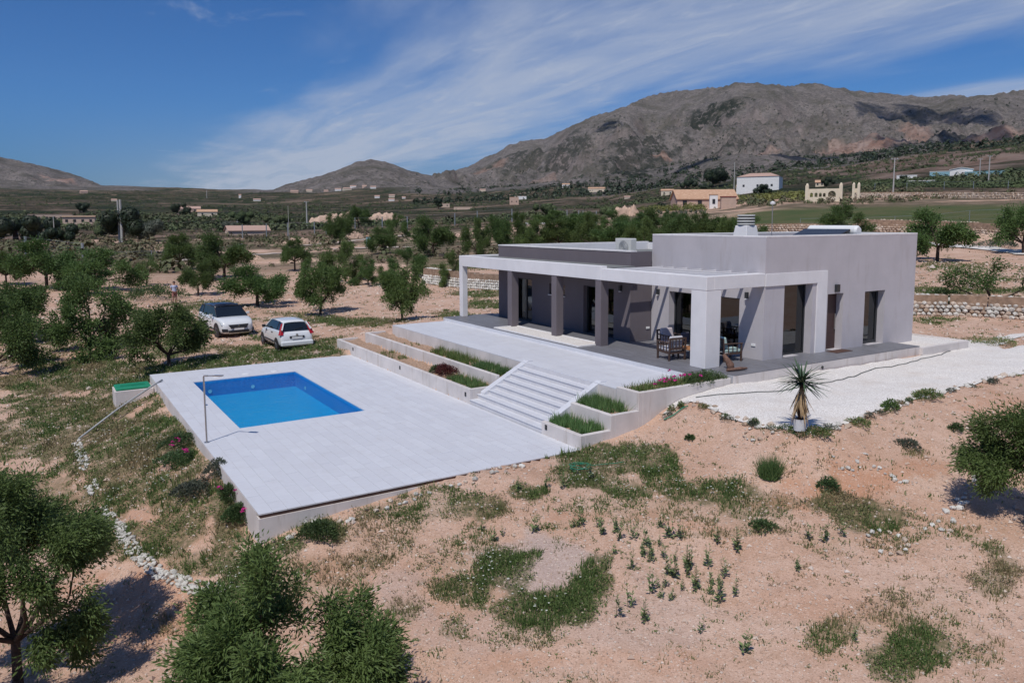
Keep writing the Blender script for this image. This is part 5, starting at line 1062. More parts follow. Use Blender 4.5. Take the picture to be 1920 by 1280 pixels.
def flower_spots(name, c, n, rad, h, size, label, seed=1, mat=None):
    r = np.random.default_rng(seed); m = 12*n; ctr = np.stack([r.normal(0, rad*.5, n), r.normal(0, rad*.5, n), h+r.uniform(-.05, .05, n)], 1); P_ = np.repeat(ctr, 12, 0); d = r.normal(0, 1, (m, 3)); d[:, 2] = np.abs(d[:, 2])*.6; d /= np.linalg.norm(d, axis=1, keepdims=True)
    sd = np.cross(d, r.normal(0, 1, (m, 3))); sd /= np.linalg.norm(sd, axis=1, keepdims=True); l = size*r.uniform(.7, 1.2, m)[:, None]; V = np.stack([P_, P_+d*l*.6+sd*l*.3, P_+d*l, P_+d*l*.6-sd*l*.3], 1).reshape(-1, 3)
    return link(name, fast_mesh(name, V, np.arange(m*4).reshape(-1, 4), mat or M_pink, False, None, 4), None, tuple(c), label=label, cat='flowers', kind='stuff')
def g_at(u, v, dz=0): c = hit(u, v); return (c.x, c.y, c.z+dz)
flower_spots('pink_flowers', (12.35, .35, 1.27), 8, .4, .22, .07, 'magenta flowers in the highest planter, nearer the steps', 2); flower_spots('pink_flowers', (13.2, .42, 1.27), 6, .35, .30, .08, 'magenta flowers in the highest planter, nearer the thick column', 3)
clump_plant('trailing_plant', (13.9, .3, 1.2), (.8, .35), .42, 2600, M_darkgreen, 'dark trailing plant spilling over the right end of the highest planter', 'plant', .025, .07, 9, dry=.1)
for (u, v, ru, h, n, mt, lab, dr) in ((365, 925, 32, .42, 2600, M_olive, 'rounded grey-green bush on the slope below the pool terrace', 0), (345, 835, 38, .40, 2600, M_darkgreen, 'dark bush against the left wall of the pool terrace, higher one', .1), (335, 868, 34, .35, 2200, M_darkgreen, 'dark sprawling plant with magenta flowers beside the grey-green bush', .1), (440, 935, 26, .42, 2600, M_darkgreen, 'dark flowering bush against the left wall near the terrace corner, upper', .1), (450, 975, 26, .40, 2600, M_darkgreen, 'dark flowering bush nearest the terrace corner', .1), (412, 890, 24, .40, 1600, M_olive, 'small loose bush between the slope bush and the terrace wall', .2),
 (600, 1005, 34, .34, 2400, M_darkgreen, 'dark green mound of weeds right of the terrace corner', .05), (1294, 824, 7, .18, 300, M_darkgreen, 'small dark tuft on the bare mound below the gravel yard', .3), (1670, 768, 13, .28, 700, M_grass, 'dark green plant on the right stone border of the gravel yard', 0), (1735, 748, 20, .32, 1100, M_grass, 'grassy tuft on the right stone border of the gravel yard', .2), (1792, 808, 10, .24, 500, M_darkgreen, 'bushy weed on the right slope near the cut-off almond tree', .2), (1700, 835, 22, .15, 700, M_olive, 'flat grey-green weed on the orange slope', .3), (1552, 915, 16, .24, 650, M_darkgreen, 'compact green bush on the orange soil', 0), (1530, 815, 22, .22, 800, M_grass, 'weeds behind the yucca pot', .3), (1610, 795, 20, .2, 700, M_grass, 'weeds on the stone border right of the yucca', .3), (1430, 990, 20, .2, 700, M_darkgreen, 'low green weed clump below the tall grass tussock', .1),
 (290, 562, 45, 1.3, 3200, M_darkgreen, 'low broad bush between the man and the wide almond tree', 0), (640, 1170, 20, .2, 500, M_grass, 'small weed clump beside the bottom almond tree', .3), (1870, 648, 30, .4, 1200, M_grass, 'patch of yellowish weeds behind the gravel yard', .5), (1770, 558, 26, .5, 900, M_darkgreen, 'dark bush above the dry stone wall right of the villa', 0), (1870, 465, 30, .8, 1400, M_olive, 'grey bush beside the white gravel path', .6)):
    c = hit(u, v); D_ = math.hypot(c.x-CAM[0], c.y-CAM[1]); k = 1 if D_ < 40 else 2.4
    clump_plant('bush', (c.x, c.y, c.z-.03), ru*D_/FPX, h, n, mt, lab, 'bush', .028*k, .075*k, u % 97, dry=dr)
for (u, v, n, lab) in ((337, 848, 3, 'magenta flowers on the plant below the left terrace wall, farthest'), (325, 856, 4, 'magenta flowers beside the slope bush, left'), (352, 868, 8, 'brightest group of magenta flowers beside the slope bush'), (420, 940, 3, 'magenta flower on the wall bush, left one'), (447, 950, 3, 'magenta flower on the wall bush, middle one'), (459, 985, 4, 'magenta flower nearest the terrace corner')):
    c = hit(u, v); flower_spots('pink_flowers', (c.x, c.y, c.z), n, .14, .38, .055, lab, u)
# tall grass tussock
c = hit(1443, 893); r = np.random.default_rng(4); n = 420; a = r.uniform(0, 6.28, n); q = np.sqrt(r.random(n))*.22; V, F, N_ = blades(c.x+q*np.cos(a), c.y+q*np.sin(a), np.full(n, c.z), r.uniform(.35, .62, n), 3, np.full(n, .03), np.full(n, .008), r, .42)
link('grass_tussock', fast_mesh('grass_tussock', V-np.array([[c.x, c.y, c.z]]), F, M_iris, False, {'tint': ('POINT', np.repeat(r.random(N_), 3)), 'dry': ('POINT', np.repeat((r.random(N_) < .25)*.8, 3))}), None, tuple(c), label='tall bright green grass tussock standing alone on the bare pink soil', cat='grass')
# upright thistle-like weeds of the foreground
def weed_meshes(seed):
    r = random.Random(seed); st = MB(); lf = MB(); H = .42
    for k in range(r.choice((2, 3, 4))):
        a = r.uniform(0, 6.28); b = Vector((.04*math.cos(a), .04*math.sin(a), 0)); t = b+Vector((r.gauss(0, .05), r.gauss(0, .05), H*r.uniform(.6, 1.0))); st.tube([b, b.lerp(t, .5), t], [.005, .004, .002], 4, False)
        for j in range(16):
            f = r.uniform(.05, 1)**1.2; p = b.lerp(t, f); a2 = r.uniform(0, 6.28); l = .10*(1.15-f)*r.uniform(.7, 1.2)+.02; d = Vector((math.cos(a2), math.sin(a2), r.uniform(.1, .8))).normalized(); s = d.cross(Vector((0, 0, 1))).normalized()*l*.22; lf.add([p, p+d*l*.5+s, p+d*l, p+d*l*.5-s], [(0, 1, 2, 3)])
    return st.mesh('stem', M_gst), lf.mesh('leaves', M_weedleaf)
M_gst = plain('green_stem', (.13, .14, .07), .8, .2); M_weedleaf = plain('weed_leaf', (.17, .22, .09), .75, .2, var=.3, scale=7)
WM = [weed_meshes(k) for k in range(5)]
WP = [(970, 917), (1026, 912), (1055, 910), (1105, 895), (1130, 1000), (1153, 993), (1165, 1010), (1190, 1007), (1210, 1020), (1235, 1018), (1256, 1004), (1275, 1003), (1277, 1005), (1150, 1035), (1184, 1062), (1205, 1038), (1217, 1040), (1223, 1050), (1243, 1040), (1265, 1048), (1290, 1062), (1296, 1064), (1330, 1060), (1360, 1075), (1250, 1075), (1263, 1078), (1285, 1076), (1230, 1096), (1248, 1094), (1278, 1102), (1306, 1100), (1333, 1113), (1352, 1095), (1352, 1125), (1377, 1112), (1383, 1027), (1260, 1124), (1222, 1110), (1240, 1118), (1335, 1093), (1495, 1065), (1350, 1112), (1180, 1136), (1090, 980), (1075, 985), (1240, 985), (1160, 1150), (1315, 1180), (1395, 1222), (940, 1000), (925, 1010), (905, 990), (1120, 985), (1000, 995), (1342, 1013), (1210, 1160), (1600, 1200), (1575, 1000), (1516, 1005), (1548, 1012)]
cpos = [hit(u, v+4) for u, v in WP]
for i, (c, (u, v)) in enumerate(zip(cpos, WP)):
    t = empty('weed_plant', tuple(c), random.uniform(0, 6.28), label='thin upright leafy weed standing on the bare pink soil of the foreground', cat='weed', group='upright weeds dotted over the foreground soil'); sc = random.uniform(.6, 1.15); t.scale = (sc*1.05, sc*1.05, sc*1.35)
    st_, lf = WM[i % 5]; link('stem', st_, t); link('leaves', lf, t)

# yucca in a pot
yc = Zp(1499, 806, 1.09); t = empty('plant_pot', tuple(yc), label='white cylindrical pot holding the yucca at the edge of the gravel yard', cat='pot')
m = MB(); m.smooth = False; m.lathe([(.0, 0), (.145, 0), (.165, .28), (.17, .30), (.15, .30), (.148, .26), (0, .26)], tuple(yc), 20); m.build('pot_body', plain('white_glazed_pot', (.62, .64, .66), .4, .4), t)
m = MB(); m.lathe([(0, .262), (.147, .262), (.147, .27), (0, .27)], tuple(yc), 16); m.build('pot_soil', M_soil, t)
Y0 = Vector((yc[0], yc[1], yc[2]+.27)); t = empty('yucca', tuple(Y0), label='spiky green yucca with a skirt of dry brown leaves, in a white pot', cat='yucca')
m = MB(); m.smooth = True; m.tube([Y0, Y0+Vector((.02, .01, .45)), Y0+Vector((.03, .0, .98))], [.055, .06, .05], 9); m.build('stem', M_bark, t)
def yleaf(L_, w, droop, mat, name):
    m = MB(); n = 6; v = []
    for i in range(n):
        f = i/(n-1); x = L_*f; z = -droop*f*f*L_; ww = w*(1-f)**.6*(.55+.45*min(1, f*4)); v += [(x, -ww, z+.3*ww), (x, 0, z), (x, ww, z+.3*ww)]
    fs = []
    for i in range(n-1):
        a = i*3; fs += [(a, a+3, a+4, a+1), (a+1, a+4, a+5, a+2)]
    m.add(v, fs); return m.mesh(name, mat)
M_yg = plain('yucca_green', (.055, .095, .05), .5, .4, var=.25, scale=12); M_yd = plain('dry_yucca', (.34, .24, .14), .9, .1, var=.25, scale=12)
LG = [yleaf(.74, .036, d, M_yg, 'leaf') for d in (.05, .15, .35)]; LD = [yleaf(.70, .034, d, M_yd, 'dry_leaf') for d in (.05, .15)]
for i in range(84):
    o = link('leaf', random.choice(LG), t, (.03, 0, .96+random.uniform(-.06, .06))); el = math.asin(random.uniform(-.35, .98)); o.rotation_euler = (0, -el, i*2.4); s = random.uniform(.75, 1.1); o.scale = (s, s, s)
for i in range(90):
    o = link('dry_leaf', random.choice(LD), t, (.02, 0, .88-random.uniform(0, .35))); o.rotation_euler = (0, random.uniform(.92, 1.45), i*2.4); s = random.uniform(.7, 1.15); o.scale = (s, s, s)

# hoses, pipe, pump box
def hose(pts, r_, mat, label, name='garden_hose', cat='hose', dz=.06, wob=.0):
    m = MB(); m.smooth = True; P_ = []
    c = [hit(u, v) if not isinstance(u, Vector) else u for u, v in pts]
    for a, b in zip(c, c[1:]):
        n = max(2, int((b-a).length/.35))
        for i in range(n): q = a.lerp(b, i/n); P_.append((q.x+random.gauss(0, wob), q.y+random.gauss(0, wob)))
    z = height(np.array([p[0] for p in P_]), np.array([p[1] for p in P_]))+dz; m.tube([(p[0], p[1], float(k)) for p, k in zip(P_, z)], r_, 5)
    o = m.build(name, mat); return tag(o, label, cat)
M_hose = plain('grey_hose', (.10, .11, .10), .6, .3); M_hoseg = plain('green_hose', (.03, .22, .13), .5, .4)
hose([(1305, 748), (1345, 743), (1420, 738), (1478, 733), (1560, 718), (1608, 706), (1640, 693), (1700, 684), (1760, 668), (1786, 657)], .013, M_hose, 'thin dark hose lying across the white gravel along the porch wall', wob=.02)
hose([(1245, 790), (1262, 782), (1280, 768), (1300, 760)], .018, M_hoseg, 'short green hose among the stones at the corner of the gravel yard')
c = hit(1088, 882); m = MB(); m.smooth = True; m.tube([(c.x+(.24+.06*math.sin(k*.7))*math.cos(k*.33), c.y+(.24+.05*math.sin(k*.9))*math.sin(k*.33), hz_(c.x, c.y)+.08+.001*k+.03*math.sin(k*.5)) for k in range(75)]+[(c.x+.35+.1*k, c.y-.05*k, hz_(c.x+.35+.1*k, c.y-.05*k)+.06) for k in range(1, 9)], .009, 5); tag(m.build('garden_hose', M_hoseg), 'coiled green garden hose lying in weeds below the right planters', 'hose')
m = MB(); m.smooth = True; pe = hit(148, 826); ps = Vector((.25, 16.6, .06)); pm = Vector((-.15, 16.1, -.02)); m.tube([ps, pm, pm.lerp(Vector((pe.x, pe.y, pe.z+.08)), .5)+Vector((0, 0, .06)), Vector((pe.x, pe.y, pe.z+.08))], .035, 8); tag(m.build('pipe', plain('grey_pvc', (.36, .37, .37), .5, .3)), 'long grey pipe running down the slope from the far left terrace corner', 'pipe')
t = empty('pump_box', (-.75, 17.6, -1.0), label='concrete pool equipment box with a bright green lid left of the pool terrace', cat='box')
m = MB(); m.box(-1.45, 17.0, -1.5, -.03, 18.15, -.30); m.build('casing', M_conc, t, bevel=.015)
m = MB(); m.box(-1.40, 17.05, -.30, -.10, 18.10, -.20); m.build('lid', plain('green_lid', (.02, .24, .13), .5, .3), t, bevel=.03)
m = MB(); m.box(-1.2, 17.5, -.199, -.3, 17.56, -.17); m.build('lid_rib', bpy.data.materials['green_lid'], t)

# ================================================================== cars
def paint(name, c, rough=.25):
    m = Mt(name, rough, .5); m.b.inputs['Coat Weight'].default_value = .6; m.b.inputs['Coat Roughness'].default_value = .08; d = m.noise(3, 5, .6); m.col(m.mix(m.math('MULTIPLY', m.mr(d, .4, .8), .12), c, (.45, .38, .32))); return m.m
M_cw = paint('white_car_paint', (.70, .72, .73)); M_cb = paint('black_car_paint', (.012, .014, .02)); M_pl = plain('black_plastic', (.02, .02, .022), .55, .4); M_tyre = plain('tyre', (.02, .02, .02), .85, .2); M_rim = plain('alloy', (.35, .36, .37), .3, .5, .8)
M_red = plain('red_lamp', (.35, .012, .015), .15, .6); M_lampg = plain('lamp_glass', (.45, .5, .52), .1, .6); M_cglass = plain('dark_car_glass', (.012, .016, .02), .04, .8)
def car(loc, rz, label, st, roofmat, hw=.84, wb=(.80, 3.29), wr=.31, suv=False):
    """st: stations along the car, front at x=0: (x, z_sill, z_belt, z_roof or None, half width at sill/belt, half width of roof)"""
    t = empty('car', (0, 0, 0), label=label, cat='car')
    # lower body
    def ring(s):
        x, zs, zb, zr, w, wr_ = s; return [(x, 0, zs-.02), (x, -w*.80, zs-.02), (x, -w*.97, zs+.04), (x, -w, zs+(zb-zs)*.35), (x, -w*1.0, zs+(zb-zs)*.65), (x, -w*.955, zb-.03), (x, -w*.90, zb), (x, -w*.5, zb+(.035 if zr is None else .0)), (x, 0, zb+(.045 if zr is None else .0))]
    m = MB(); m.smooth = True; rings = [ring(s) for s in st]; n = 9; V = []; F = []
    full = [r + [(p[0], -p[1], p[2]) for p in r[-2:0:-1]] for r in rings]; k = len(full[0])
    for r in full: V += r
    for i in range(len(full)-1):
        for j in range(k): F.append((i*k+j, i*k+(j+1) % k, (i+1)*k+(j+1) % k, (i+1)*k+j))
    F.append(tuple(range(k))); F.append(tuple((len(full)-1)*k+j for j in range(k))[::-1]); m.add(V, F); b = m.build('body', M_cw, t, world=False)
    b.modifiers.new('sub', 'SUBSURF').render_levels = 1; b.modifiers['sub'].levels = 1
    # greenhouse: roof shell and glass
    gs = [s for s in st if s[3] is not None]
    top = MB(); top.smooth = True; V = []; 
    for s in gs:
        x, zs, zb, zr, w, wr_ = s; V += [(x, -wr_, zr-.05), (x, -wr_*.93, zr-.01), (x, -wr_*.5, zr+.012), (x, 0, zr+.018), (x, wr_*.5, zr+.012), (x, wr_*.93, zr-.01), (x, wr_, zr-.05)]
    F = [(i*7+j, i*7+j+1, (i+1)*7+j+1, (i+1)*7+j) for i in range(1, len(gs)-2) for j in range(6)]; top.add(V, F); rf = top.build('roof', roofmat, t, world=False); so2 = rf.modifiers.new('sol', 'SOLIDIFY'); so2.thickness = .03
    a, b0, c0, d0 = gs[0], gs[1], gs[-2], gs[-1]
    def P3(s, side, up): x, zs, zb, zr, w, wr_ = s; return (x, side*(wr_-.005), zr-.04) if up else (x, side*(w*.90-.005), zb-.005)
    g = MB(); g.add([P3(a, -1, 0), P3(a, 1, 0), P3(b0, 1, 1), P3(b0, -1, 1)], [(0, 1, 2, 3)]); g.build('windscreen', M_cglass, t, world=False)
    g = MB(); g.add([P3(d0, 1, 0), P3(d0, -1, 0), P3(c0, -1, 1), P3(c0, 1, 1)], [(0, 1, 2, 3)]); g.build('rear_window', M_cglass, t, world=False)
    for side in (-1, 1):
        ups = [P3(s, side, 1) for s in gs[1:-1]]; lows = [P3(s, side, 0) for s in gs]
        g = MB(); g.add([lows[0], *lows[1:-1], lows[-1], *ups[::-1]], [tuple(range(len(lows)+len(ups)))]); g.build('side_glass', M_cglass, t, world=False)
        for s, nm in ((gs[len(gs)//2], 'door_pillar'),):
            pz = MB(); q0, q1 = Vector(P3(s, side, 0)), Vector(P3(s, side, 1)); pz.bar(q0, q1, .07, .02, (0, side, 0)); pz.build(nm, M_pl, t, world=False)
        pz = MB(); pz.bar(P3(a, side, 0), P3(b0, side, 1), .05, .05); pz.build('front_pillar', roofmat if suv else M_cw, t, world=False)
        pz = MB(); q = P3(c0, side, 1); q2 = P3(d0, side, 0); pz.bar(q2, q, .20 if not suv else .12, .06, (0, side, 0)); pz.build('rear_pillar', M_cb if suv else M_cw, t, world=False)
        for kx in (1.35, 2.3):
            pz = MB(); s = gs[len(gs)//2]; zz = s[2]-.17; pz.bar((kx+.15, side*(hw-.0), zz), (kx+.33, side*(hw-.0), zz), .03, .035); pz.build('door_handle', M_cw if suv else M_pl, t, world=False)
        pz = MB(); pz.box(wb[0]+.45, side*hw-.015, .38, wb[1]-.45, side*hw+.015, .44); pz.build('side_trim', M_pl, t, world=False)
        mm = MB(); zx = a[2]+.03; mm.box(a[0]+.38, side*(hw+.02)-.07*(side < 0), zx, a[0]+.52, side*(hw+.02)+.17*(side > 0)-.0 if side > 0 else side*(hw+.02)+.0, zx+.13) if side > 0 else mm.box(a[0]+.38, side*(hw+.19), zx, a[0]+.52, side*(hw+.02), zx+.13); mm.build('wing_mirror', M_cw if suv else M_pl, t, bevel=.02, world=False)
        if suv: mm = MB(); mm.tube([(gs[1][0]+.1, side*(gs[1][5]-.06), gs[1][3]+.04), (c0[0], side*(c0[5]-.06), c0[3]+.04)], .018, 6); mm.build('roof_rail', M_chrome, t, world=False)
        for x in wb:
            arch = MB() if suv else None
            if suv: arch.lathe([(wr+.05, 0), (wr+.09, .005), (wr+.09, .02), (wr+.04, .02)], (x, side*(hw-.005) if side > 0 else side*(hw-.005)-.02, wr), 24, 'y'); arch.build('wheel_arch', M_pl, t, world=False)
            w_ = MB(); w_.smooth = True; yy = side*(hw-.10); w_.lathe([(wr*.62, -.10), (wr*.93, -.10), (wr, -.06), (wr, .06), (wr*.93, .10), (wr*.62, .10)], (x, yy, wr), 24, 'y'); wo_ = w_.build('wheel', M_tyre, t, world=False)
            rm = MB(); rm.lathe([(0, .0), (.05, .012), (wr*.25, .0), (wr*.62, .02), (wr*.66, .03)], (x, yy+side*.085 if side > 0 else yy-.115, wr), 20, 'y')
            for q in range(5): aa = q*1.257; rm.bar((x, yy+side*.108, wr), (x+math.cos(aa)*wr*.6, yy+side*.108, wr+math.sin(aa)*wr*.6), .05, .012)
            rm.build('rim', M_rim, wo_, world=False)
            wd = MB(); wd.lathe([(0, 0), (wr+.06, 0), (wr+.06, .14), (0, .14)], (x, side*(hw-.135) if side > 0 else side*(hw-.135)-.14, wr), 20, 'y'); wd.build('wheel_well', M_pl, t, world=False)
    t.location = loc; t.rotation_euler = (0, 0, rz); return t
def carpart(t, mb, name, mat, **k): return mb.build(name, mat, t, world=False, **k)
# hatchback seen from behind (front at x=0, length 3.92)
hst = [(0.02, .30, .50, None, .62, 0), (.14, .22, .66, None, .74, 0), (.45, .20, .80, None, .82, 0), (.85, .20, .90, None, .84, 0), (1.08, .20, .95, .98, .84, .66), (1.75, .20, .97, 1.42, .84, .60), (2.4, .20, .99, 1.46, .84, .60), (3.1, .20, 1.01, 1.44, .84, .58), (3.55, .20, 1.02, 1.38, .83, .55), (3.80, .22, 1.00, 1.04, .80, .58), (3.90, .26, .72, None, .76, 0), (3.93, .30, .55, None, .70, 0)]
def place_car(fn, axis_pts): pass
hc = hit(540, 640); hb = car((0, 0, 0), 0, 'white small hatchback parked with its tail to the pool, red tail lamps', hst, M_cw, .84, (.78, 3.24), .29)
for s in (-1, 1):
    m = MB(); m.hexa([(3.80, s*.80-.09, .82), (3.90, s*.74-.09, .80), (3.90, s*.74+.09, .80), (3.80, s*.80+.09, .82)], [(3.56, s*.60-.06, 1.34), (3.64, s*.60-.06, 1.34), (3.64, s*.62+.06, 1.34), (3.56, s*.62+.06, 1.34)]); carpart(hb, m, 'tail_lamp', M_red, bevel=.01)
    m = MB(); m.hexa([(.10, s*.55-.13, .55), (.22, s*.62-.13, .55), (.22, s*.66+.1, .56), (.12, s*.60+.1, .55)], [(.28, s*.55-.13, .72), (.36, s*.6-.13, .72), (.4, s*.68+.08, .75), (.3, s*.62+.08, .72)]); carpart(hb, m, 'headlight', M_lampg)
m = MB(); m.box(3.86, -.80, .26, 4.0, .80, .50); carpart(hb, m, 'rear_bumper', M_cw, bevel=.05)
m = MB(); m.box(3.915, -.36, .64, 3.945, .36, .74); carpart(hb, m, 'plate_recess', M_pl)
m = MB(); m.box(3.94, -.26, .60, 3.955, .26, .71); carpart(hb, m, 'number_plate', M_white)
m = MB(); m.lathe([(0, 0), (.06, 0), (.055, .012), (0, .015)], (3.93, 0, .80), 14, 'x'); carpart(hb, m, 'badge', M_steel)
m = MB(); m.bar((3.77, -.1, 1.03), (3.74, .35, 1.12), .02); carpart(hb, m, 'wiper', M_pl)
# suv seen from the front right (front at x=0, length 4.45)
sst = [(0.02, .34, .62, None, .70, 0), (.12, .24, .82, None, .82, 0), (.40, .22, .98, None, .90, 0), (.78, .22, 1.04, None, .92, 0), (1.0, .22, 1.07, 1.10, .92, .76), (1.72, .22, 1.07, 1.60, .92, .70), (2.7, .22, 1.08, 1.66, .92, .70), (3.5, .22, 1.12, 1.64, .92, .68), (4.05, .22, 1.16, 1.55, .90, .62), (4.30, .26, 1.10, 1.14, .86, .60), (4.42, .30, .80, None, .82, 0), (4.45, .34, .60, None, .76, 0)]
sv = car((0, 0, 0), 0, 'white crossover car with black roof and front grille facing the pool', sst, M_cb, .92, (.92, 3.60), .35, True)
m = MB(); m.hexa([(-.01, -.42, .52), (.05, -.42, .52), (.05, .42, .52), (-.01, .42, .52)], [(.05, -.55, .72), (.12, -.55, .74), (.12, .55, .74), (.05, .55, .72)]); carpart(sv, m, 'grille', M_pl, bevel=.01)
m = MB(); m.box(-.03, -.55, .30, .05, .55, .42); carpart(sv, m, 'lower_grille', M_pl, bevel=.01)
m = MB(); m.box(-.05, -.58, .24, .02, .58, .28); carpart(sv, m, 'skid_plate', M_chrome)
m = MB(); m.box(-.05, -.26, .43, -.02, .26, .53); carpart(sv, m, 'number_plate', M_white)
m = MB(); m.lathe([(0, 0), (.06, 0), (.05, -.02), (0, -.02)], (.03, 0, .65), 14, 'x'); carpart(sv, m, 'badge', M_chrome)
for s in (-1, 1):
    m = MB(); m.hexa([(.06, s*.60-.10, .66), (.16, s*.60-.10, .66), (.30, s*.84+.04, .70), (.2, s*.84+.04, .70)], [(.14, s*.60-.10, .78), (.22, s*.60-.10, .80), (.5, s*.86+.03, .88), (.4, s*.86+.03, .87)]); carpart(sv, m, 'headlight', M_lampg)
    m = MB(); m.hexa([(.0, s*.70-.12, .34), (.1, s*.70-.12, .34), (.14, s*.82+.04, .34), (.04, s*.82+.04, .34)], [(.02, s*.72-.12, .50), (.12, s*.72-.12, .50), (.18, s*.84+.04, .52), (.08, s*.84+.04, .52)]); carpart(sv, m, 'fog_lamp_surround', M_pl)
def set_car(o, u, v, yaw, away, scale=1.0, length=0.0):
    """(u, v): ground point below the middle of the end that faces the camera; yaw: angle off the line of sight"""
    c = hit(u, v); a = math.atan2(c.y-CAM[1], c.x-CAM[0])+yaw; d = Vector((math.cos(a), math.sin(a), 0))
    if away: x = -d; org = c-x*length*scale       # front points away
    else: x = d; org = c
    o.scale = (scale,)*3; o.location = (org.x, org.y, min(hz_(c.x, c.y), hz_(c.x+d.x*3, c.y+d.y*3))+.02); o.rotation_euler = (0, 0, math.atan2(x.y, x.x))

# weeds tucked among the stones of the yard edge
_r = random.Random(77); _k = 0
for a, b in zip(EDGE, EDGE[1:]):
    for j in range(2):
        f = _r.random(); c = hit(round(a[0]+(b[0]-a[0])*f), round(a[1]+(b[1]-a[1])*f+_r.uniform(-2, 5))); _k += 1
        clump_plant('weed_tuft', (c.x, c.y, c.z-.02), _r.uniform(.08, .2), _r.uniform(.1, .24), 220, _r.choice([M_grass, M_darkgreen, M_olive]), 'small weed tuft rooted among the stones edging the white gravel', 'weed', .02, .06, 300+_k, 'weed tufts along the stone edge of the gravel', dry=_r.choice([0, .3, .8]))
set_car(hb, 558, 654, R(17), True, 1.05, 3.93)
set_car(sv, 449, 632, R(19), False, 1.08)

# ================================================================== the man in the orchard
pc = hit(328, 568); H = 1.75
M_shirt = plain('pale_blue_shirt', (.42, .45, .58), .9, .1); M_short = plain('reddish_shorts', (.36, .17, .14), .9, .1); M_skin = plain('skin', (.42, .24, .17), .6, .3); M_cap = plain('dark_cap', (.06, .045, .04), .8, .2); M_shoe = plain('brown_shoe', (.12, .07, .05), .8, .2)
man = empty('person', tuple(pc), R(-120)+0, label='man in a pale blue shirt, reddish shorts and dark cap standing in the orchard', cat='person')
def skin_body(name, verts, edges, radii, mats, parent, root=0, sub=2):
    me = bpy.data.meshes.new(name); me.from_pydata(verts, edges, []); o = link(name, me, parent); me.materials.append(mats)
    md = o.modifiers.new('skin', 'SKIN'); me.skin_vertices or None
    if not me.skin_vertices: bpy.context.view_layer.objects.active = o; bpy.context.view_layer.update()
    if not me.skin_vertices:
        try: me.attributes.new('skin', 'FLOAT', 'POINT')
        except Exception: pass
    return o, md
# one continuous surface from joined tapering rings (torso, neck, head and limbs share rings at the joints)
def limb(m, pts, rr, n=10): m.tube([Vector(p) for p in pts], rr, n)
bd = MB(); bd.smooth = True
bd.tube([(0, 0, .90), (0, 0, 1.0), (0, 0, 1.18), (0, 0, 1.36), (0, 0, 1.45), (0, .0, 1.50), (.01, 0, 1.56), (.02, 0, 1.62), (.02, 0, 1.68), (.015, 0, 1.73), (.01, 0, 1.755)], [.15, .155, .15, .18, .12, .06, .065, .092, .098, .075, .02], 14)
for s in (-1, 1):
    limb(bd, [(0, s*.06, .95), (0, s*.10, .80), (.01, s*.115, .50), (-.01, s*.12, .28), (0, s*.125, .08), (0, s*.125, .03)], [.10, .095, .062, .058, .042, .045])
    limb(bd, [(0, s*.12, 1.40), (0, s*.20, 1.38), (-.03, s*.30, 1.14), (.08, s*.25, 1.0), (.14, s*.19, .98)], [.07, .062, .045, .036, .03])
body = bd.build('body', M_skin, man, world=False); rm_ = body.modifiers.new('remesh', 'REMESH'); rm_.mode = 'VOXEL'; rm_.voxel_size = .022; rm_.use_smooth_shade = True
sh = MB(); sh.smooth = True; sh.tube([(0, 0, .93), (0, 0, 1.05), (0, 0, 1.2), (0, 0, 1.36), (0, 0, 1.44), (0, 0, 1.475)], [.175, .175, .17, .20, .14, .075], 16)
for s in (-1, 1): limb(sh, [(0, s*.12, 1.41), (0, s*.21, 1.39), (-.015, s*.26, 1.25)], [.08, .075, .062])
o = sh.build('shirt', M_shirt, man, world=False); k_ = o.modifiers.new('remesh', 'REMESH'); k_.mode = 'VOXEL'; k_.voxel_size = .022; k_.use_smooth_shade = True
sh = MB(); sh.smooth = True; sh.tube([(0, 0, .80), (0, 0, .88), (0, 0, .97)], [.16, .175, .165], 16)
for s in (-1, 1): limb(sh, [(0, s*.07, .92), (0, s*.10, .80), (.01, s*.115, .52)], [.115, .11, .092])
o = sh.build('shorts', M_short, man, world=False); k_ = o.modifiers.new('remesh', 'REMESH'); k_.mode = 'VOXEL'; k_.voxel_size = .022; k_.use_smooth_shade = True
for s in (-1, 1):
    m = MB(); m.smooth = True; m.tube([(-.07, s*.125, .045), (.02, s*.125, .045), (.12, s*.135, .035), (.19, s*.14, .03)], [.04, .048, .042, .02], 10); m.build('shoe', M_shoe, man, world=False)
    hd = MB(); hd.smooth = True; hd.tube([(.13, s*.19, .98), (.18, s*.165, .975), (.22, s*.15, .97)], [.03, .04, .028], 8)
    for q in range(4): hd.tube([(.20, s*.15+(q-1.5)*.018, .975), (.245, s*.145+(q-1.5)*.019, .965), (.265, s*.14+(q-1.5)*.019, .94)], [.011, .010, .008], 6)
    hd.tube([(.16, s*.15, .985), (.19, s*.12, 1.0), (.215, s*.11, .995)], [.013, .011, .009], 6); hd.build('hand', M_skin, man, world=False)
m = MB(); m.smooth = True; m.tube([(.10, 0, 1.67), (.125, 0, 1.655)], [.012, .016], 6); m.build('nose', M_skin, man, world=False)
for s in (-1, 1):
    m = MB(); m.smooth = True; m.tube([(.02, s*.095, 1.635), (.02, s*.108, 1.66), (.015, s*.10, 1.69)], [.012, .018, .012], 6); m.build('ear', M_skin, man, world=False)
    m = MB(); m.lathe([(0, -.008), (.01, 0), (0, .008)], (.103, s*.032, 1.685), 8); m.build('eye', M_alu2, man, world=False)
m = MB(); m.box(.112, -.022, 1.617, .118, .022, 1.624); m.build('mouth', M_short, man, world=False)
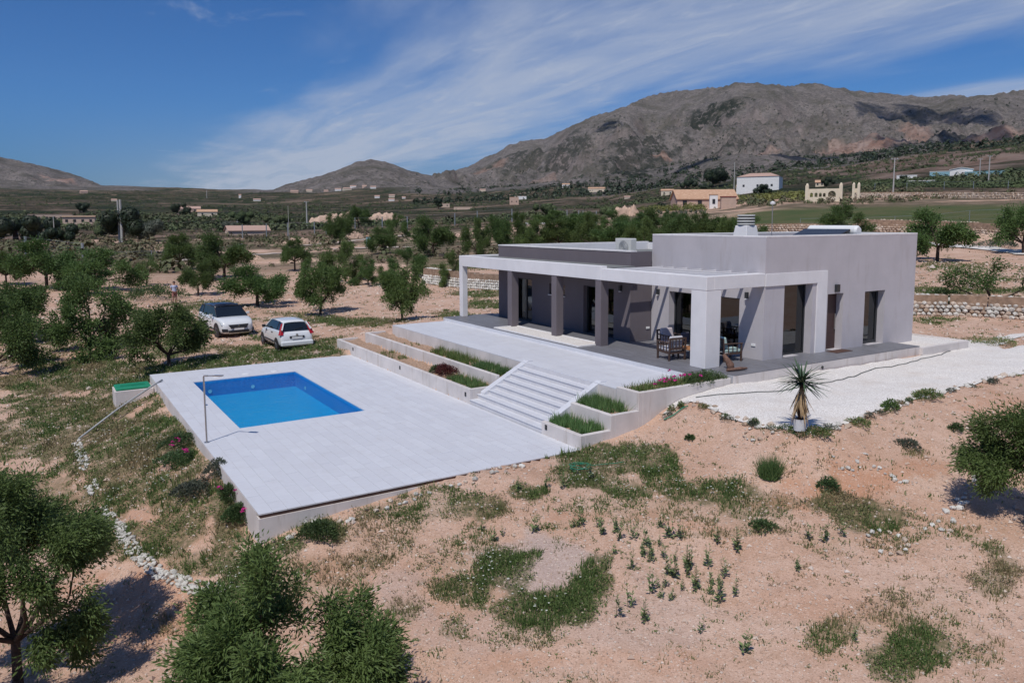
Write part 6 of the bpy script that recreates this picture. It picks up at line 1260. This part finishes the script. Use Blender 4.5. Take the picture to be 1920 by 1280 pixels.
m = MB(); m.smooth = True; m.lathe([(.108, 1.70), (.108, 1.73), (.085, 1.77), (.04, 1.79), (0, 1.795)], (.015, 0, 0), 16); m.prism([(.07, -.08), (.16, -.07), (.21, 0), (.16, .07), (.07, .08)], 1.70, 1.712); m.build('cap', M_cap, man, world=False)
man.rotation_euler = (0, 0, math.atan2(CAM[1]-pc.y, CAM[0]-pc.x)+.3)

# ================================================================== poles, fences, far buildings
M_pole = plain('concrete_pole', (.40, .39, .37), .85, .2); M_galv = plain('galvanised_steel', (.36, .38, .38), .5, .4, .6)
def dist(c): return math.hypot(c.x-CAM[0], c.y-CAM[1])
def pole(u, v, hpx, rpx, label, arm=False, lean=0):
    c = hit(u, v); D_ = dist(c); h = hpx*D_/FPX; r_ = rpx*D_/FPX/2
    t = empty('utility_pole', tuple(c), label=label, cat='pole'); m = MB(); m.tube([c+Vector((0, 0, -.3)), c+Vector((0, 0, h))], [r_*1.15, r_*.75], 8); m.build('post', M_pole, t)
    if arm: m = MB(); m.bar(c+Vector((-.9, .5, h-.25)), c+Vector((.9, -.5, h-.25)), .14); m.build('crossarm', M_galv, t)
    for s in (-.6, .6)[:2 if arm else 0]: m = MB(); m.lathe([(0, 0), (.07, .02), (.05, .22), (0, .25)], (c.x+s, c.y-s*.55, c.z+h-.2), 8); m.build('insulator', M_white, t)
    return t
pole(230, 458, 74, 4.6, 'thick pale concrete pole, right one of the close pair at the left'); pole(225, 457, 72, 3.2, 'slimmer brown-grey pole, left one of the close pair at the left')
pole(576, 428, 48, 2.6, 'grey utility pole standing left of the pale earth bank', True); pole(1674, 372, 66, 2.4, 'tall thin utility pole at the top of the green field', True); pole(1376, 366, 58, 1.6, 'thin pale mast rising behind the gabled rose house')
pole(1853, 345, 44, 2.0, 'distant utility pole right of the white sheds, farther left', True); pole(1836, 338, 34, 1.6, 'distant utility pole standing before the white sheds', True); pole(103, 452, 40, 1.6, 'thin grey pole left of the tall gate post'); pole(543, 470, 80, .9, 'very thin mast in the scrub left of the grey utility pole'); pole(388, 372, 14, 1.0, 'tiny distant pole against the sky on the plain')
M_mesh = Mt('wire_mesh', .5, .4, .6); M_mesh.col((.25, .26, .26)); M_mesh = M_mesh.m
def fence(pts, hpx, label, rpx=2.4, wires=5, name='wire_fence', cat='fence', every=None):
    c = [hit(u, v) for u, v in pts]; t = empty(name, tuple(c[len(c)//2]), label=label, cat=cat); tops = []
    for p in c: h = hpx*dist(p)/FPX; tops.append(h); m = MB(); m.tube([p+Vector((0, 0, -.2)), p+Vector((0, 0, h))], max(.03, rpx*dist(p)/FPX/2), 6); m.build('fence_post', M_galv, t)
    m = MB()
    for a, b, ha, hb_ in zip(c, c[1:], tops, tops[1:]):
        for k in range(wires): f = (k+1)/wires; m.bar(a+Vector((0, 0, ha*f*.97)), b+Vector((0, 0, hb_*f*.97)), .012 if k < wires-1 else .03)
    m.build('fence_wires', M_galv, t, kind='stuff'); return t
fence([(-60, 492), (50, 486), (157, 497)], 36, 'tall galvanised gate frame with mesh beside the road at the left', 4.6, 7, 'gate', 'gate')
fence([(157, 497), (285, 492), (400, 486), (455, 478)], 20, 'low wire fence running right from the tall gate post', 1.6, 3)
fence([(455, 447), (500, 445), (540, 443), (590, 441), (612, 440), (666, 433), (717, 431), (764, 430), (853, 424), (895, 420), (960, 416)], 24, 'wire fence on grey posts along the dirt track', 2.0, 5)
fence([(1040, 418), (1063, 420), (1085, 421), (1093, 421), (1118, 422)], 26, 'tall mesh cage of thin grey posts beyond the row of trees', 1.8, 6, 'mesh_enclosure', 'enclosure')
fence([(1500, 433), (1613, 432), (1677, 430), (1745, 428), (1817, 420), (1880, 418)], 22, 'nearly invisible wire fence crossing the green field', .9, 3)
fence([(1640, 357), (1700, 356), (1770, 355), (1825, 354), (1890, 354)], 12, 'thin post fence beside the vineyard above the green field', 1.0, 3)
def plr(c): return plain('render_%d' % len(bpy.data.materials), c, .9, .15, var=.07, scale=1.5)
CR = dict(white=plr((.76, .74, .71)), cream=plr((.66, .56, .43)), rose=plr((.52, .37, .29)), stone=plr((.56, .42, .33)), blue=plr((.25, .42, .47)), red=plr((.30, .10, .07)), tile=None)
def roof_tiles():
    m = Mt('clay_roof_tiles', .9, .15); w_ = m.n('ShaderNodeTexWave'); w_.inputs['Scale'].default_value = 1.3; m.lk(m.obj(), w_.inputs['Vector']); c = m.mix(m.mr(m.noise(1.5, 6, .7), .3, .7), (.50, .30, .19), (.64, .43, .29)); c = m.mix(m.math('MULTIPLY', w_.outputs['Fac'], .35), c, (.22, .11, .07)); m.col(c); return m.m
M_roof = roof_tiles(); M_roofp = plr((.46, .31, .25)); M_winb = plain('dark_window_opening', (.03, .03, .035), .3, .4)
def house(u, v, wpx, hpx, label, wallm='white', roofm=None, kind='gable', rpx=None, dep=.7, rz=0, wins=2, eave=.35, name='house'):
    c = hit(u, v); D_ = dist(c); w = wpx*D_/FPX; h = hpx*D_/FPX; d = w*dep; rh = (rpx or hpx*.4)*D_/FPX; th = math.atan2(c.y-CAM[1], c.x-CAM[0])-math.pi/2+rz
    t = empty(name, tuple(c), th, label=label, cat='house'); roofm = roofm or M_roof; wm_ = CR[wallm]
    m = MB(); m.box(-w/2, 0, -2, w/2, d, h); m.build('wall', wm_, t, world=False)
    m = MB(); e = eave
    if kind == 'gable': m.prism([(-e, h-.1), (d/2, h+rh), (d+e, h-.1), (d+e, h+.1), (d/2, h+rh+.2), (-e, h+.1)], -w/2-e, w/2+e, 'x'); g = MB(); g.prism([(0, h), (d, h), (d/2, h+rh)], -w/2+.01, w/2-.01, 'x'); g.build('gable', wm_, t, world=False)
    elif kind == 'side': m.prism([(-w/2-e, h-.1), (0, h+rh), (w/2+e, h-.1), (w/2+e, h+.1), (0, h+rh+.2), (-w/2-e, h+.1)], -e, d+e, 'y'); g = MB(); g.prism([(-w/2, h), (w/2, h), (0, h+rh)], 0.01, d, 'y'); g.build('gable', wm_, t, world=False)
    elif kind == 'hip': m.add([(-w/2-e, -e, h), (w/2+e, -e, h), (w/2+e, d+e, h), (-w/2-e, d+e, h), (-w/4, d/2, h+rh), (w/4, d/2, h+rh)], [(0, 1, 5, 4), (1, 2, 5), (2, 3, 4, 5), (3, 0, 4), (0, 3, 2, 1)])
    else: m.box(-w/2-.1, -.1, h, w/2+.1, d+.1, h+.25)
    m.build('roof', roofm, t, world=False)
    for k in range(wins):
        x = -w/2+w*(k+.5)/wins; ww = min(1.1, w/wins*.35); m = MB(); m.box(x-ww/2, -.08, h*.35, x+ww/2, .02, min(h*.35+1.2, h*.85)); m.build('window', M_winb, t, world=False)
    return t
house(1326, 389, 108, 15, 'rose rendered house with a long orange tiled roof and gable end facing right', 'rose', None, 'gable', 17, .55, R(14), 4)
house(1338, 391, 14, 24, 'white doorway block with blue-grey gate in front of the gabled rose house', 'white', None, 'flat', 2, .4, R(10), 1, name='gatehouse'); house(1366, 391, 26, 20, 'small rose annex wall with a red band right of the white doorway', 'rose', plr((.22, .07, .06)), 'flat', 2, .4, R(10), 0, name='annex')
house(1420, 360, 72, 27, 'large white villa with a pinkish hipped roof on the slope behind the rose house', 'white', M_roofp, 'hip', 7, .6, R(-10), 3); house(1402, 362, 40, 12, 'low white wing in front of the large white villa', 'white', M_roofp, 'gable', 3, .4, R(-10), 2)
house(1251, 366, 22, 8, 'low pale house left of the gabled rose house', 'cream', None, 'gable', 3); house(1537, 350, 14, 7, 'small tiled house behind the arched wall', 'cream', None, 'gable', 4)
house(964, 384, 17, 14, 'pink-walled small house with a terrace in the middle of the plain', 'rose', None, 'flat', 2, .6); house(976, 374, 22, 6, 'low white building beside the pink-walled house', 'white', None, 'flat', 1, .5); house(1119, 360, 32, 6, 'long low white house on the plain below the mountain', 'cream', None, 'gable', 3); house(1061, 352, 14, 6, 'small white house on the plain below the mountain', 'white', None, 'gable', 2)
house(834, 389, 18, 7, 'roofless pinkish ruin in the middle distance', 'stone', M_dirtwall, 'flat', 1, .5); house(868, 393, 34, 5, 'long ruined pinkish wall right of the small ruin', 'stone', M_dirtwall, 'flat', 1, .3, 0, 0)
house(95, 415, 62, 11, 'long ruined sandstone farmhouse with dark openings at the left', 'stone', M_dirtwall, 'flat', 1, .3, R(-6), 6); house(148, 421, 46, 12, 'collapsed right end of the ruined sandstone farmhouse', 'stone', M_dirtwall, 'gable', 2, .4, R(-8), 4)
house(355, 398, 36, 6, 'pink-roofed house at the left, behind the dark trees', 'rose', M_roofp, 'gable', 4, .6); house(389, 406, 32, 8, 'orange-roofed house in front of the pink-roofed one', 'cream', None, 'gable', 4, .6)
house(468, 441, 70, 8, 'old farm building with a sagging pale tiled roof below the grey pole', 'stone', M_roofp, 'gable', 8, .5, R(12), 0); house(1005, 442, 34, 22, 'small shed with a white flat roof among the trees', 'stone', CR['white'], 'flat', 2, .6, R(8), 1, name='shed')
house(692, 462, 10, 18, 'small blue-white cabinet on legs beside the dirt track', 'blue', None, 'flat', 2, .5, 0, 0, name='cabinet')
_cnt = {}
for i, (u, v, w_, h_, k) in enumerate(sorted([(450, 372, 5, 6, 'white'), (482, 377, 14, 3, 'white'), (552, 361, 16, 4, 'rose'), (580, 360, 16, 3, 'cream'), (612, 360, 10, 3, 'rose'), (634, 359, 12, 4, 'white'), (652, 358, 16, 4, 'cream'), (662, 354, 14, 4, 'white'), (683, 352, 12, 4, 'rose'), (700, 353, 14, 4, 'white'), (707, 372, 14, 4, 'white'), (735, 371, 12, 5, 'cream'), (734, 377, 16, 4, 'white'), (757, 372, 10, 3, 'white'), (905, 358, 14, 4, 'cream'), (214, 379, 10, 3, 'cream'), (158, 362, 16, 4, 'rose'), (1176, 372, 14, 4, 'cream')])):
    _cnt[k] = _cnt.get(k, 0)+1
    house(u, v+random.uniform(-1.5, 1.5), w_*random.uniform(.6, .9), h_*.8, 'tiny %s walled house far out on the plain, %s of its colour from the left' % (dict(white='white', rose='pinkish', cream='cream')[k], ORD[_cnt[k]-1]), k, M_roofp, 'gable', 1.8, .7, random.uniform(-.3, .3), 0)['group'] = 'tiny houses scattered over the distant plain'
for (u, v, w_, h_, lab) in ((1768, 330, 38, 7, 'low pale blue shed, left one of the industrial sheds'), (1802, 331, 32, 11, 'white gabled industrial shed, the tallest of the group'), (1850, 329, 60, 6, 'long grey-blue shed at the right of the industrial group'), (1700, 335, 30, 5, 'low white shed left of the industrial group'), (1730, 344, 44, 4, 'flat pale roofed building before the industrial sheds')):
    house(u, v, w_, h_, lab, 'white' if 'white' in lab else 'blue', CR['white'] if 'white' in lab or 'pale' in lab else CR['blue'], 'side' if 'gabled' in lab else 'flat', 3, .5, 0, 0, name='industrial_shed')
# arched garden wall with piers
c0 = hit(1544, 378); D_ = dist(c0); k = D_/FPX; th = math.atan2(c0.y-CAM[1], c0.x-CAM[0])-math.pi/2-.12
t = empty('arched_wall', tuple(c0), th, label='cream garden wall pierced by four small arches and one round opening', cat='wall'); CRM = plr((.72, .62, .47))
def arch_panel(x0, x1, z0, z1, holes, y0, y1):
    """wall panel with round-headed holes: (cx, half width, sill, spring)"""
    m = MB(); cur = x0
    for (cx, hw_, zs, zp) in holes:
        m.box(cur, y0, z0, cx-hw_, y1, z1); m.box(cx-hw_, y0, z0, cx+hw_, y1, zs); n = 8
        for i in range(n):
            a0 = math.pi*(1-i/n); a1 = math.pi*(1-(i+1)/n); xa, xb = cx+hw_*math.cos(a0), cx+hw_*math.cos(a1); za, zb = zp+hw_*math.sin(a0), zp+hw_*math.sin(a1)
            m.hexa([(xa, y0, za), (xb, y0, zb), (xb, y1, zb), (xa, y1, za)], [(xa, y0, z1), (xb, y0, z1), (xb, y1, z1), (xa, y1, z1)])
        cur = cx+hw_
    m.box(cur, y0, z0, x1, y1, z1); return m
m = arch_panel(-25*k, 25*k, -1, 22*k, [(-20*k, 2.4*k, 8*k, 13*k), (-12.5*k, 2.4*k, 8*k, 13*k), (-5.5*k, 2.2*k, 8*k, 13*k), (.8*k, 2.2*k, 8*k, 12.5*k), (13*k, 6.2*k, 7.6*k, 12*k)], 0, .35); m.build('wall_panel', CRM, t, world=False)
for x in (-27.5, 27): m = MB(); m.box(x*k-2.6*k, -.2, -1, x*k+2.6*k, .7, 28*k); m.lathe([(2.4*k, 28*k), (1.6*k, 31*k), (0, 32*k)], (x*k, .25, 0), 10); m.build('pier', CRM, t, world=False)
c1 = hit(1604, 374); t = empty('gate_piers', tuple(c1), th, label='pair of tall cream gate piers right of the arched wall', cat='gate pier')
for x in (-4, 4.5): m = MB(); m.box(x*k-2.2*k, 0, -1, x*k+2.2*k, 1, 28*k); m.lathe([(2.1*k, 28*k), (1.2*k, 30*k), (0, 31*k)], (x*k, .5, 0), 10); m.build('pier', CRM, t, world=False)
m = MB(); m.box(-2*k, .3, 12*k, 2.4*k, .6, 20*k); m.build('pier_panel', CRM, t, world=False)
# pale earth banks and heaps of the middle distance
MOUNDS = []
def mound(u, v, wpx, hpx, label, mat, seed=1, cat='earth bank', dep=.5):
    c = hit(u, v); D_ = dist(c); MOUNDS.append((c.x, c.y, D_, wpx*D_/FPX/2)); w = wpx*D_/FPX/2; h = hpx*D_/FPX; th = math.atan2(c.y-CAM[1], c.x-CAM[0])-math.pi/2; n = 34; xs = np.linspace(-1, 1, n); X, Y = np.meshgrid(xs, xs, indexing='ij'); f = np.clip(1-np.abs(X+.1*fbm(Y*2, X*0+seed, 2, 3))**5, 0, 1)*smooth(-1, -.7, Y+.25*fbm(X*3+seed, X*0, 3, seed))*(1-smooth(.1, 1, Y))
    Zz = h*1.15*f*(1+.6*fbm(X*3+seed, Y*3, 4, seed))+(f > 0)*fbm(X*12, Y*12, 2, seed+3)*h*.12-.4*(f <= 0); XX = X*w; YY = (Y+1)*w*dep; ca, sa = math.cos(th), math.sin(th); wx_ = c.x+XX*ca-YY*sa; wy_ = c.y+XX*sa+YY*ca; Zw = Zz+height(wx_.ravel(), wy_.ravel()).reshape(n, n)-.15
    i, j = np.meshgrid(np.arange(n-1), np.arange(n-1), indexing='ij'); a = (i*n+j).ravel(); return link(label.split()[-1] if False else 'earth_bank', fast_mesh('earth_bank', np.stack([(wx_-c.x).ravel(), (wy_-c.y).ravel(), (Zw-c.z).ravel()], 1), np.stack([a, a+n, a+n+1, a+1], 1), mat, True, None, 4), None, tuple(c), label=label, cat=cat)
M_pale = plain('pale_cut_earth', (.52, .37, .28), .95, .1, var=.2, scale=.6, bump=.1, bscale=1.5)
mound(627, 418, 90, 11, 'long pale cut earth bank right of the grey utility pole', M_pale, 1); mound(720, 416, 70, 10, 'pale earth bank behind the fence posts, centre', M_pale, 2); mound(1172, 407, 52, 13, 'conical heap of pale earth beyond the villa roof', M_pale, 3); mound(557, 456, 50, 6, 'low pale heap left of the dark irregular tree', M_pale, 4); mound(668, 447, 26, 8, 'small heap of pale rubble by the dirt track', M_pale, 5); mound(945, 443, 40, 8, 'pale bank glimpsed between the trees left of the shed', M_pale, 6); mound(1850, 452, 90, 8, 'smooth slab of pale rock above the gravel path', M_pale, 9); mound(470, 490, 60, 7, 'low pinkish bank behind the orchard, left of the middle', M_pale, 10, dep=.3); mound(560, 493, 80, 7, 'low pinkish bank with stones behind the small bent tree', M_pale, 11, dep=.3)

# ================================================================== scrub, trees and orchards of the middle and far distance
def lumps(name, X, Y, rad, hgt, per, mat, label, seed, cat='bushes', leaf=.16, drymul=0., lift=0):
    r = np.random.default_rng(seed); n = len(X); Zt = height(X, Y); N_ = n*per; R_ = np.repeat(rad, per); Hh = np.repeat(hgt, per); d = r.normal(0, 1, (N_, 3)); d /= np.linalg.norm(d, axis=1, keepdims=True); d[:, 2] = np.abs(d[:, 2]) if lift == 0 else d[:, 2]; q = r.uniform(.55, 1.05, N_)[:, None]
    ctr = np.stack([np.repeat(X, per), np.repeat(Y, per), np.repeat(Zt, per)+Hh*lift], 1); P_ = ctr+d*q*np.stack([R_, R_, Hh*(1-lift)], 1); s = (R_*leaf)[:, None]*r.uniform(.6, 1.4, (N_, 1)); a = r.normal(0, 1, (N_, 3)); a /= np.linalg.norm(a, axis=1, keepdims=True); b = np.cross(a, d); b /= np.linalg.norm(b, axis=1, keepdims=True)+1e-9; c_ = np.cross(b, d)
    V = np.stack([P_+b*s, P_-b*s*.6+c_*s, P_-b*s*.5-c_*s], 1).reshape(-1, 3); tint = np.repeat(np.clip(r.random(n)[:, None]*.6+r.random((n, per))*.5, 0, 1).ravel(), 3)
    return link(name, fast_mesh(name, V, np.arange(N_*3).reshape(-1, 3), mat, False, {'tint': ('POINT', tint), 'dry': ('POINT', np.repeat(np.repeat(r.random(n)*drymul, per), 3))}), label=label, cat=cat, kind='stuff')
def rnd_pts(n, d0, d1, seed, u0=-120, u1=2040):
    r = np.random.default_rng(seed); d = np.exp(r.uniform(math.log(d0), math.log(d1), n)); u = r.uniform(u0, u1, n); a = np.arctan((u-960)*math.cos(PITCH)/FPX)+AZ; return CAM[0]+d*np.sin(a), CAM[1]+d*np.cos(a), d, u, r
M_far = leaf_mat('distant_foliage', (.042, .068, .026), (.100, .130, .048), (.16, .125, .075), .8, .0)
x, y, d, u, r = rnd_pts(6500, 100, 420, 61); m_ = fbm(x/30, y/30, 3, 61); k = (m_ > -.15+.15*(d < 160)) & ~((u > 1330) & (d > 105) & (d < 165)) & ~((u > 1150) & (d < 105)) & ~((d < 150) & (u > 300) & (u < 1000) & (r.random(len(d)) > .35)); x, y, d, u = x[k], y[k], d[k], u[k]; k = np.ones(len(x), bool)
for (mx0, my0, mD, mw) in MOUNDS:
    ex, ey = (mx0-CAM[0])/mD, (my0-CAM[1])/mD; rad_ = (x-CAM[0])*ex+(y-CAM[1])*ey; tan_ = (x-CAM[0])*ey-(y-CAM[1])*ex; k &= ~((np.abs(tan_) < mw*.95) & (rad_ > mD*.80) & (rad_ < mD+mw))
x, y, d, u = x[k], y[k], d[k], u[k]; s = r.uniform(.25, 1.2, len(x))*np.where(r.random(len(x)) > .9, 1.9, 1)
lumps('scrub', x, y, s, s*r.uniform(.7, 1.5, len(x))[:len(s)], 40, M_far, 'dark scrub bushes covering the rough ground beyond the orchard', 62, drymul=.9, leaf=.2)
x, y, d, u, r = rnd_pts(9500, 300, 2300, 63); k = (fbm(x/120, y/120, 3, 64) > -.2) & (height(x, y) < 330); x, y, d = x[k], y[k], d[k]; s = r.uniform(1.2, 2.4, len(x)); 
lumps('distant_orchards', x, y, s, s*1.3, 22, M_far, 'distant orchards and scattered trees covering the plain', 65, leaf=.30, drymul=.35)
x, y, d, u, r = rnd_pts(3200, 1000, 3600, 66, 780, 2000); pm = np.interp(u, [780, 1000, 1300, 1600, 2000], [.0, .25, .45, .2, .15]); k = (fbm(x/160, y/160, 3, 67)+pm > .22); x, y = x[k], y[k]; s = r.uniform(3, 6.5, len(x)); lumps('mountain_pines', x, y, s, s*1.6, 16, M_pine, 'dark pines dotted over the lower flanks of the mountain', 68, cat='trees', leaf=.34)
# vineyard rows above the green field
xx = []; yy = []
for v in (352, 349, 346, 343, 340):
    for u in np.arange(1600, 1960, 4.5): c = hit(float(u), v, 100); xx.append(c.x); yy.append(c.y)
lumps('orchard_rows', np.array(xx), np.array(yy), np.full(len(xx), 1.1), np.full(len(xx), 1.7), 40, M_far, 'dark rows of low fruit trees above the ochre wall at the top of the field', 70, leaf=.25)
# hedge, agaves and single trees near the rose house
xx = []; yy = []
for u in np.arange(1385, 1520, 3.2): c = hit(float(u), 376+random.uniform(-8, 2), 100); xx.append(c.x); yy.append(c.y)
lumps('hedge', np.array(xx), np.array(yy), np.full(len(xx), 1.3), np.full(len(xx), 2.0), 60, M_yel, 'yellow-green hedge and orchard between the rose house and the arched wall', 71, cat='hedge', leaf=.2)
xx = []; yy = []
for u in np.arange(1200, 1322, 3.0): c = hit(float(u), 395+random.uniform(-5, 2), 90); xx.append(c.x); yy.append(c.y)
lumps('hedge', np.array(xx), np.array(yy), np.full(len(xx), 1.0), np.full(len(xx), 1.7), 60, M_yel, 'yellow-green hedge before the gabled rose house', 72, cat='hedge', leaf=.2)
for i, u in enumerate(np.arange(1215, 1330, 9)):
    c = hit(float(u)+random.uniform(-3, 3), 400+random.uniform(-2, 2)); n = 16; r = np.random.default_rng(int(u)); h = 9*dist(c)/FPX
    V, F, N_ = blades(np.zeros(n)+r.normal(0, .12, n), np.zeros(n)+r.normal(0, .12, n), np.zeros(n), np.full(n, h), 1, np.full(n, .1), np.full(n, .12), r, .6); link('agave', fast_mesh('agave', V, F, M_olive, False, {'tint': ('POINT', np.full(N_*3, .8)), 'dry': ('POINT', np.zeros(N_*3))}), None, tuple(c), label='grey-green agave in the row below the rose house hedge', cat='agave', group='row of agaves below the rose house')
def blob_tree(u, v, wpx, hpx, label, mat=None, seed=1, n=5200, name='tree', lobes=9):
    c = hit(u, v); D_ = dist(c); w = wpx*D_/FPX/2; h = hpx*D_/FPX; r = np.random.default_rng(seed); L_ = np.stack([r.normal(0, .42, lobes)*w, r.normal(0, .42, lobes)*w, r.uniform(.28, .80, lobes)*h], 1); rd = r.uniform(.32, .5, lobes)*min(w, h*.8); idx = r.integers(0, lobes, n); dd = r.normal(0, 1, (n, 3)); dd /= np.linalg.norm(dd, axis=1, keepdims=True); P_ = L_[idx]+dd*rd[idx][:, None]*r.uniform(.6, 1.08, n)[:, None]; P_[:, 2] = np.clip(P_[:, 2], h*.1, h*1.02)
    s = (.045*w+.05)*r.uniform(.6, 1.4, (n, 1)); a = r.normal(0, 1, (n, 3)); b = np.cross(a, dd); b /= np.linalg.norm(b, axis=1, keepdims=True)+1e-9; c_ = np.cross(b, dd); V = np.stack([P_+b*s, P_-b*s*.5+c_*s, P_-b*s*.5-c_*s], 1).reshape(-1, 3)
    t = empty(name, tuple(c), label=label, cat='tree'); m = MB(); m.tube([c-Vector((0, 0, .3)), c+Vector((0, 0, h*.45))], [w*.09, w*.05], 7); m.build('trunk', M_bark, t)
    link('crown', fast_mesh('crown', V, np.arange(n*3).reshape(-1, 3), mat or M_pine, False, {'tint': ('POINT', np.repeat(np.clip(r.random(lobes)[idx]*.6+r.random(n)*.5, 0, 1), 3)), 'dry': ('POINT', np.zeros(n*3))}), t); return t
for i, a in enumerate([(232, 458, 76, 60, 'big dark pine behind the pair of concrete poles', None), (272, 452, 50, 36, 'grey olive tree right of the big dark pine', M_olive), (30, 452, 110, 38, 'dark broad thicket tree at the far left below the ruin', None), (120, 458, 60, 32, 'dark tree beyond the gate', None), (330, 402, 26, 20, 'dark round tree left of the pink-roofed house', None), (150, 398, 24, 16, 'dark tree on the terrace left of the ruin', None), (349, 404, 20, 16, 'dark round tree in front of the pink-roofed house', None), (456, 424, 34, 26, 'dark bushy tree right of the orange-roofed house', M_far), (520, 424, 40, 18, 'wide dark tree behind the sagging roofed farm', M_far), (822, 392, 20, 22, 'dark tree left of the roofless pinkish ruin', None), (1336, 352, 50, 36, 'large dark pine rising behind the rose house', None), (1288, 354, 32, 16, 'smaller dark pine left of the large one', None), (1318, 356, 30, 12, 'low dark pine between the other two', None), (1426, 366, 22, 20, 'dark round tree before the large white villa', None), (1444, 368, 30, 12, 'low dark tree right of the round one', None), (1549, 350, 20, 15, 'dark tree beside the small tiled house', None), (1695, 337, 12, 7, 'small dark tree between the pale sheds', None), (440, 440, 40, 22, 'olive-grey bush tree before the sagging roof', M_olive), (1025, 405, 50, 22, 'dark tree mass left of the mesh cage', M_far), (1140, 408, 60, 22, 'green tree mass beside the conical earth heap', M_far), (195, 444, 40, 20, 'grey-green thicket left of the big pine', M_far)]): blob_tree(*a[:5], mat=a[5], seed=100+i)
# palm beside the rose house
c = hit(1240, 392); t = empty('palm', tuple(c), label='short palm with drooping fronds left of the rose house', cat='palm'); k = dist(c)/FPX; m = MB(); m.tube([c, c+Vector((0, 0, 9*k))], [.35, .3], 8); m.build('trunk', M_bark, t)
for i in range(22):
    a = i*2.4; q = MB(); L_ = 13*k*random.uniform(.7, 1.1); e = random.uniform(.1, 1.2); pts = [c+Vector((math.cos(a)*L_*f*math.cos(e)*1.0, math.sin(a)*L_*f*math.cos(e), 9*k+L_*f*math.sin(e)-L_*f*f*.8)) for f in (0, .35, .7, 1)]
    for p0, p1 in zip(pts, pts[1:]): s = Vector((-math.sin(a), math.cos(a), 0))*.28; q.add([p0-s, p0+s, p1+s*.8, p1-s*.8], [(0, 1, 2, 3)])
    q.build('frond', M_pine, t)
# white tank trailer by the farm
c = hit(452, 420); k = dist(c)/FPX; t = empty('tank_trailer', tuple(c), label='white cylindrical tank on wheels beyond the sagging roofed farm', cat='tank'); m = MB(); m.tube([c+Vector((-7*k, 0, 5*k)), c+Vector((-6.6*k, 0, 5*k)), c+Vector((6.6*k, 0, 5*k)), c+Vector((7*k, 0, 5*k))], [2*k, 3*k, 3*k, 2*k], 14); m.build('tank', M_white, t)
for s in (-4, 4): m = MB(); m.lathe([(0, 0), (1.6*k, 0), (1.6*k, .3), (0, .3)], (c.x+s*k, c.y-.5, c.z+1.6*k), 12, 'y'); m.build('wheel', M_tyre, t)
# ================================================================== small clouds whose shadows lie on the mountain
M_cloud = plain('cloud_white', (.85, .85, .87), 1.0, 0, var=.02)
_t = M_cloud.node_tree; _o = [n for n in _t.nodes if n.type == 'OUTPUT_MATERIAL'][0]; _b = [n for n in _t.nodes if n.type == 'BSDF_PRINCIPLED'][0]; _tr = _t.nodes.new('ShaderNodeBsdfTransparent'); _m = _t.nodes.new('ShaderNodeMixShader'); _m.inputs[0].default_value = .28; _t.links.new(_tr.outputs[0], _m.inputs[1]); _t.links.new(_b.outputs[0], _m.inputs[2]); _t.links.new(_m.outputs[0], _o.inputs[0])
def cloud(u, v, rx, ry, alt, label, seed, rot=0):
    g = hit(u, v, 200); t = (alt)/sdir.z; c = g+sdir*t; m = MB(); m.smooth = True; r = random.Random(seed); V = []; bm = bmesh.new()
    for k in range(70):
        a = r.uniform(0, 6.28); q = math.sqrt(r.random())*.95; s = r.uniform(.10, .26); px, py = q*math.cos(a)*rx, q*math.sin(a)*ry
        bmesh.ops.create_icosphere(bm, subdivisions=1, radius=1, matrix=Matrix.Translation((px, py, 0)) @ Matrix.Diagonal((s*rx, s*ry*1.2, s*min(rx, ry)*.6, 1)))
    me = bpy.data.meshes.new('cloud'); bm.to_mesh(me); bm.free(); me.materials.append(M_cloud); o = link('cloud', me, None, tuple(c), label=label, cat='cloud'); o.rotation_euler = (0, 0, rot); return o
cloud(1720, 222, 420, 130, 900, 'small cumulus cloud high above the right end of the mountain', 1, R(62))
cloud(1790, 262, 330, 110, 800, 'small cumulus cloud shading the lower right flank of the mountain', 2, R(58))
cloud(1500, 298, 300, 60, 800, 'small flat cloud shading the foot of the mountain', 3, R(-35))
cloud(1140, 236, 90, 60, 900, 'tiny cloud shading the left shoulder of the mountain', 4, R(50))
_tri = sum(len(o.data.loop_triangles) if o.data.loop_triangles else sum(p.loop_total-2 for p in o.data.polygons) for o in {ob.data.name: ob for ob in bpy.data.objects if ob.type == 'MESH'}.values()); print('TRIS', _tri)
# ================================================================== the air
m = bpy.data.materials.new('air'); m.use_nodes = True; t_ = m.node_tree; t_.nodes.clear(); o_ = t_.nodes.new('ShaderNodeOutputMaterial'); v_ = t_.nodes.new('ShaderNodeVolumePrincipled')
v_.inputs['Color'].default_value = (.80, .88, 1.0, 1); v_.inputs['Density'].default_value = 1.2e-5; v_.inputs['Anisotropy'].default_value = .2; t_.links.new(v_.outputs[0], o_.inputs['Volume'])
b = MB(); b.box(-12000, -12000, float(GZ.min())-40, 12000, 12000, max(float(GZ.max()), 1900.0)+60); tag(b.build('haze', m), 'thin bluish haze filling the valley air', 'haze', kind='stuff')
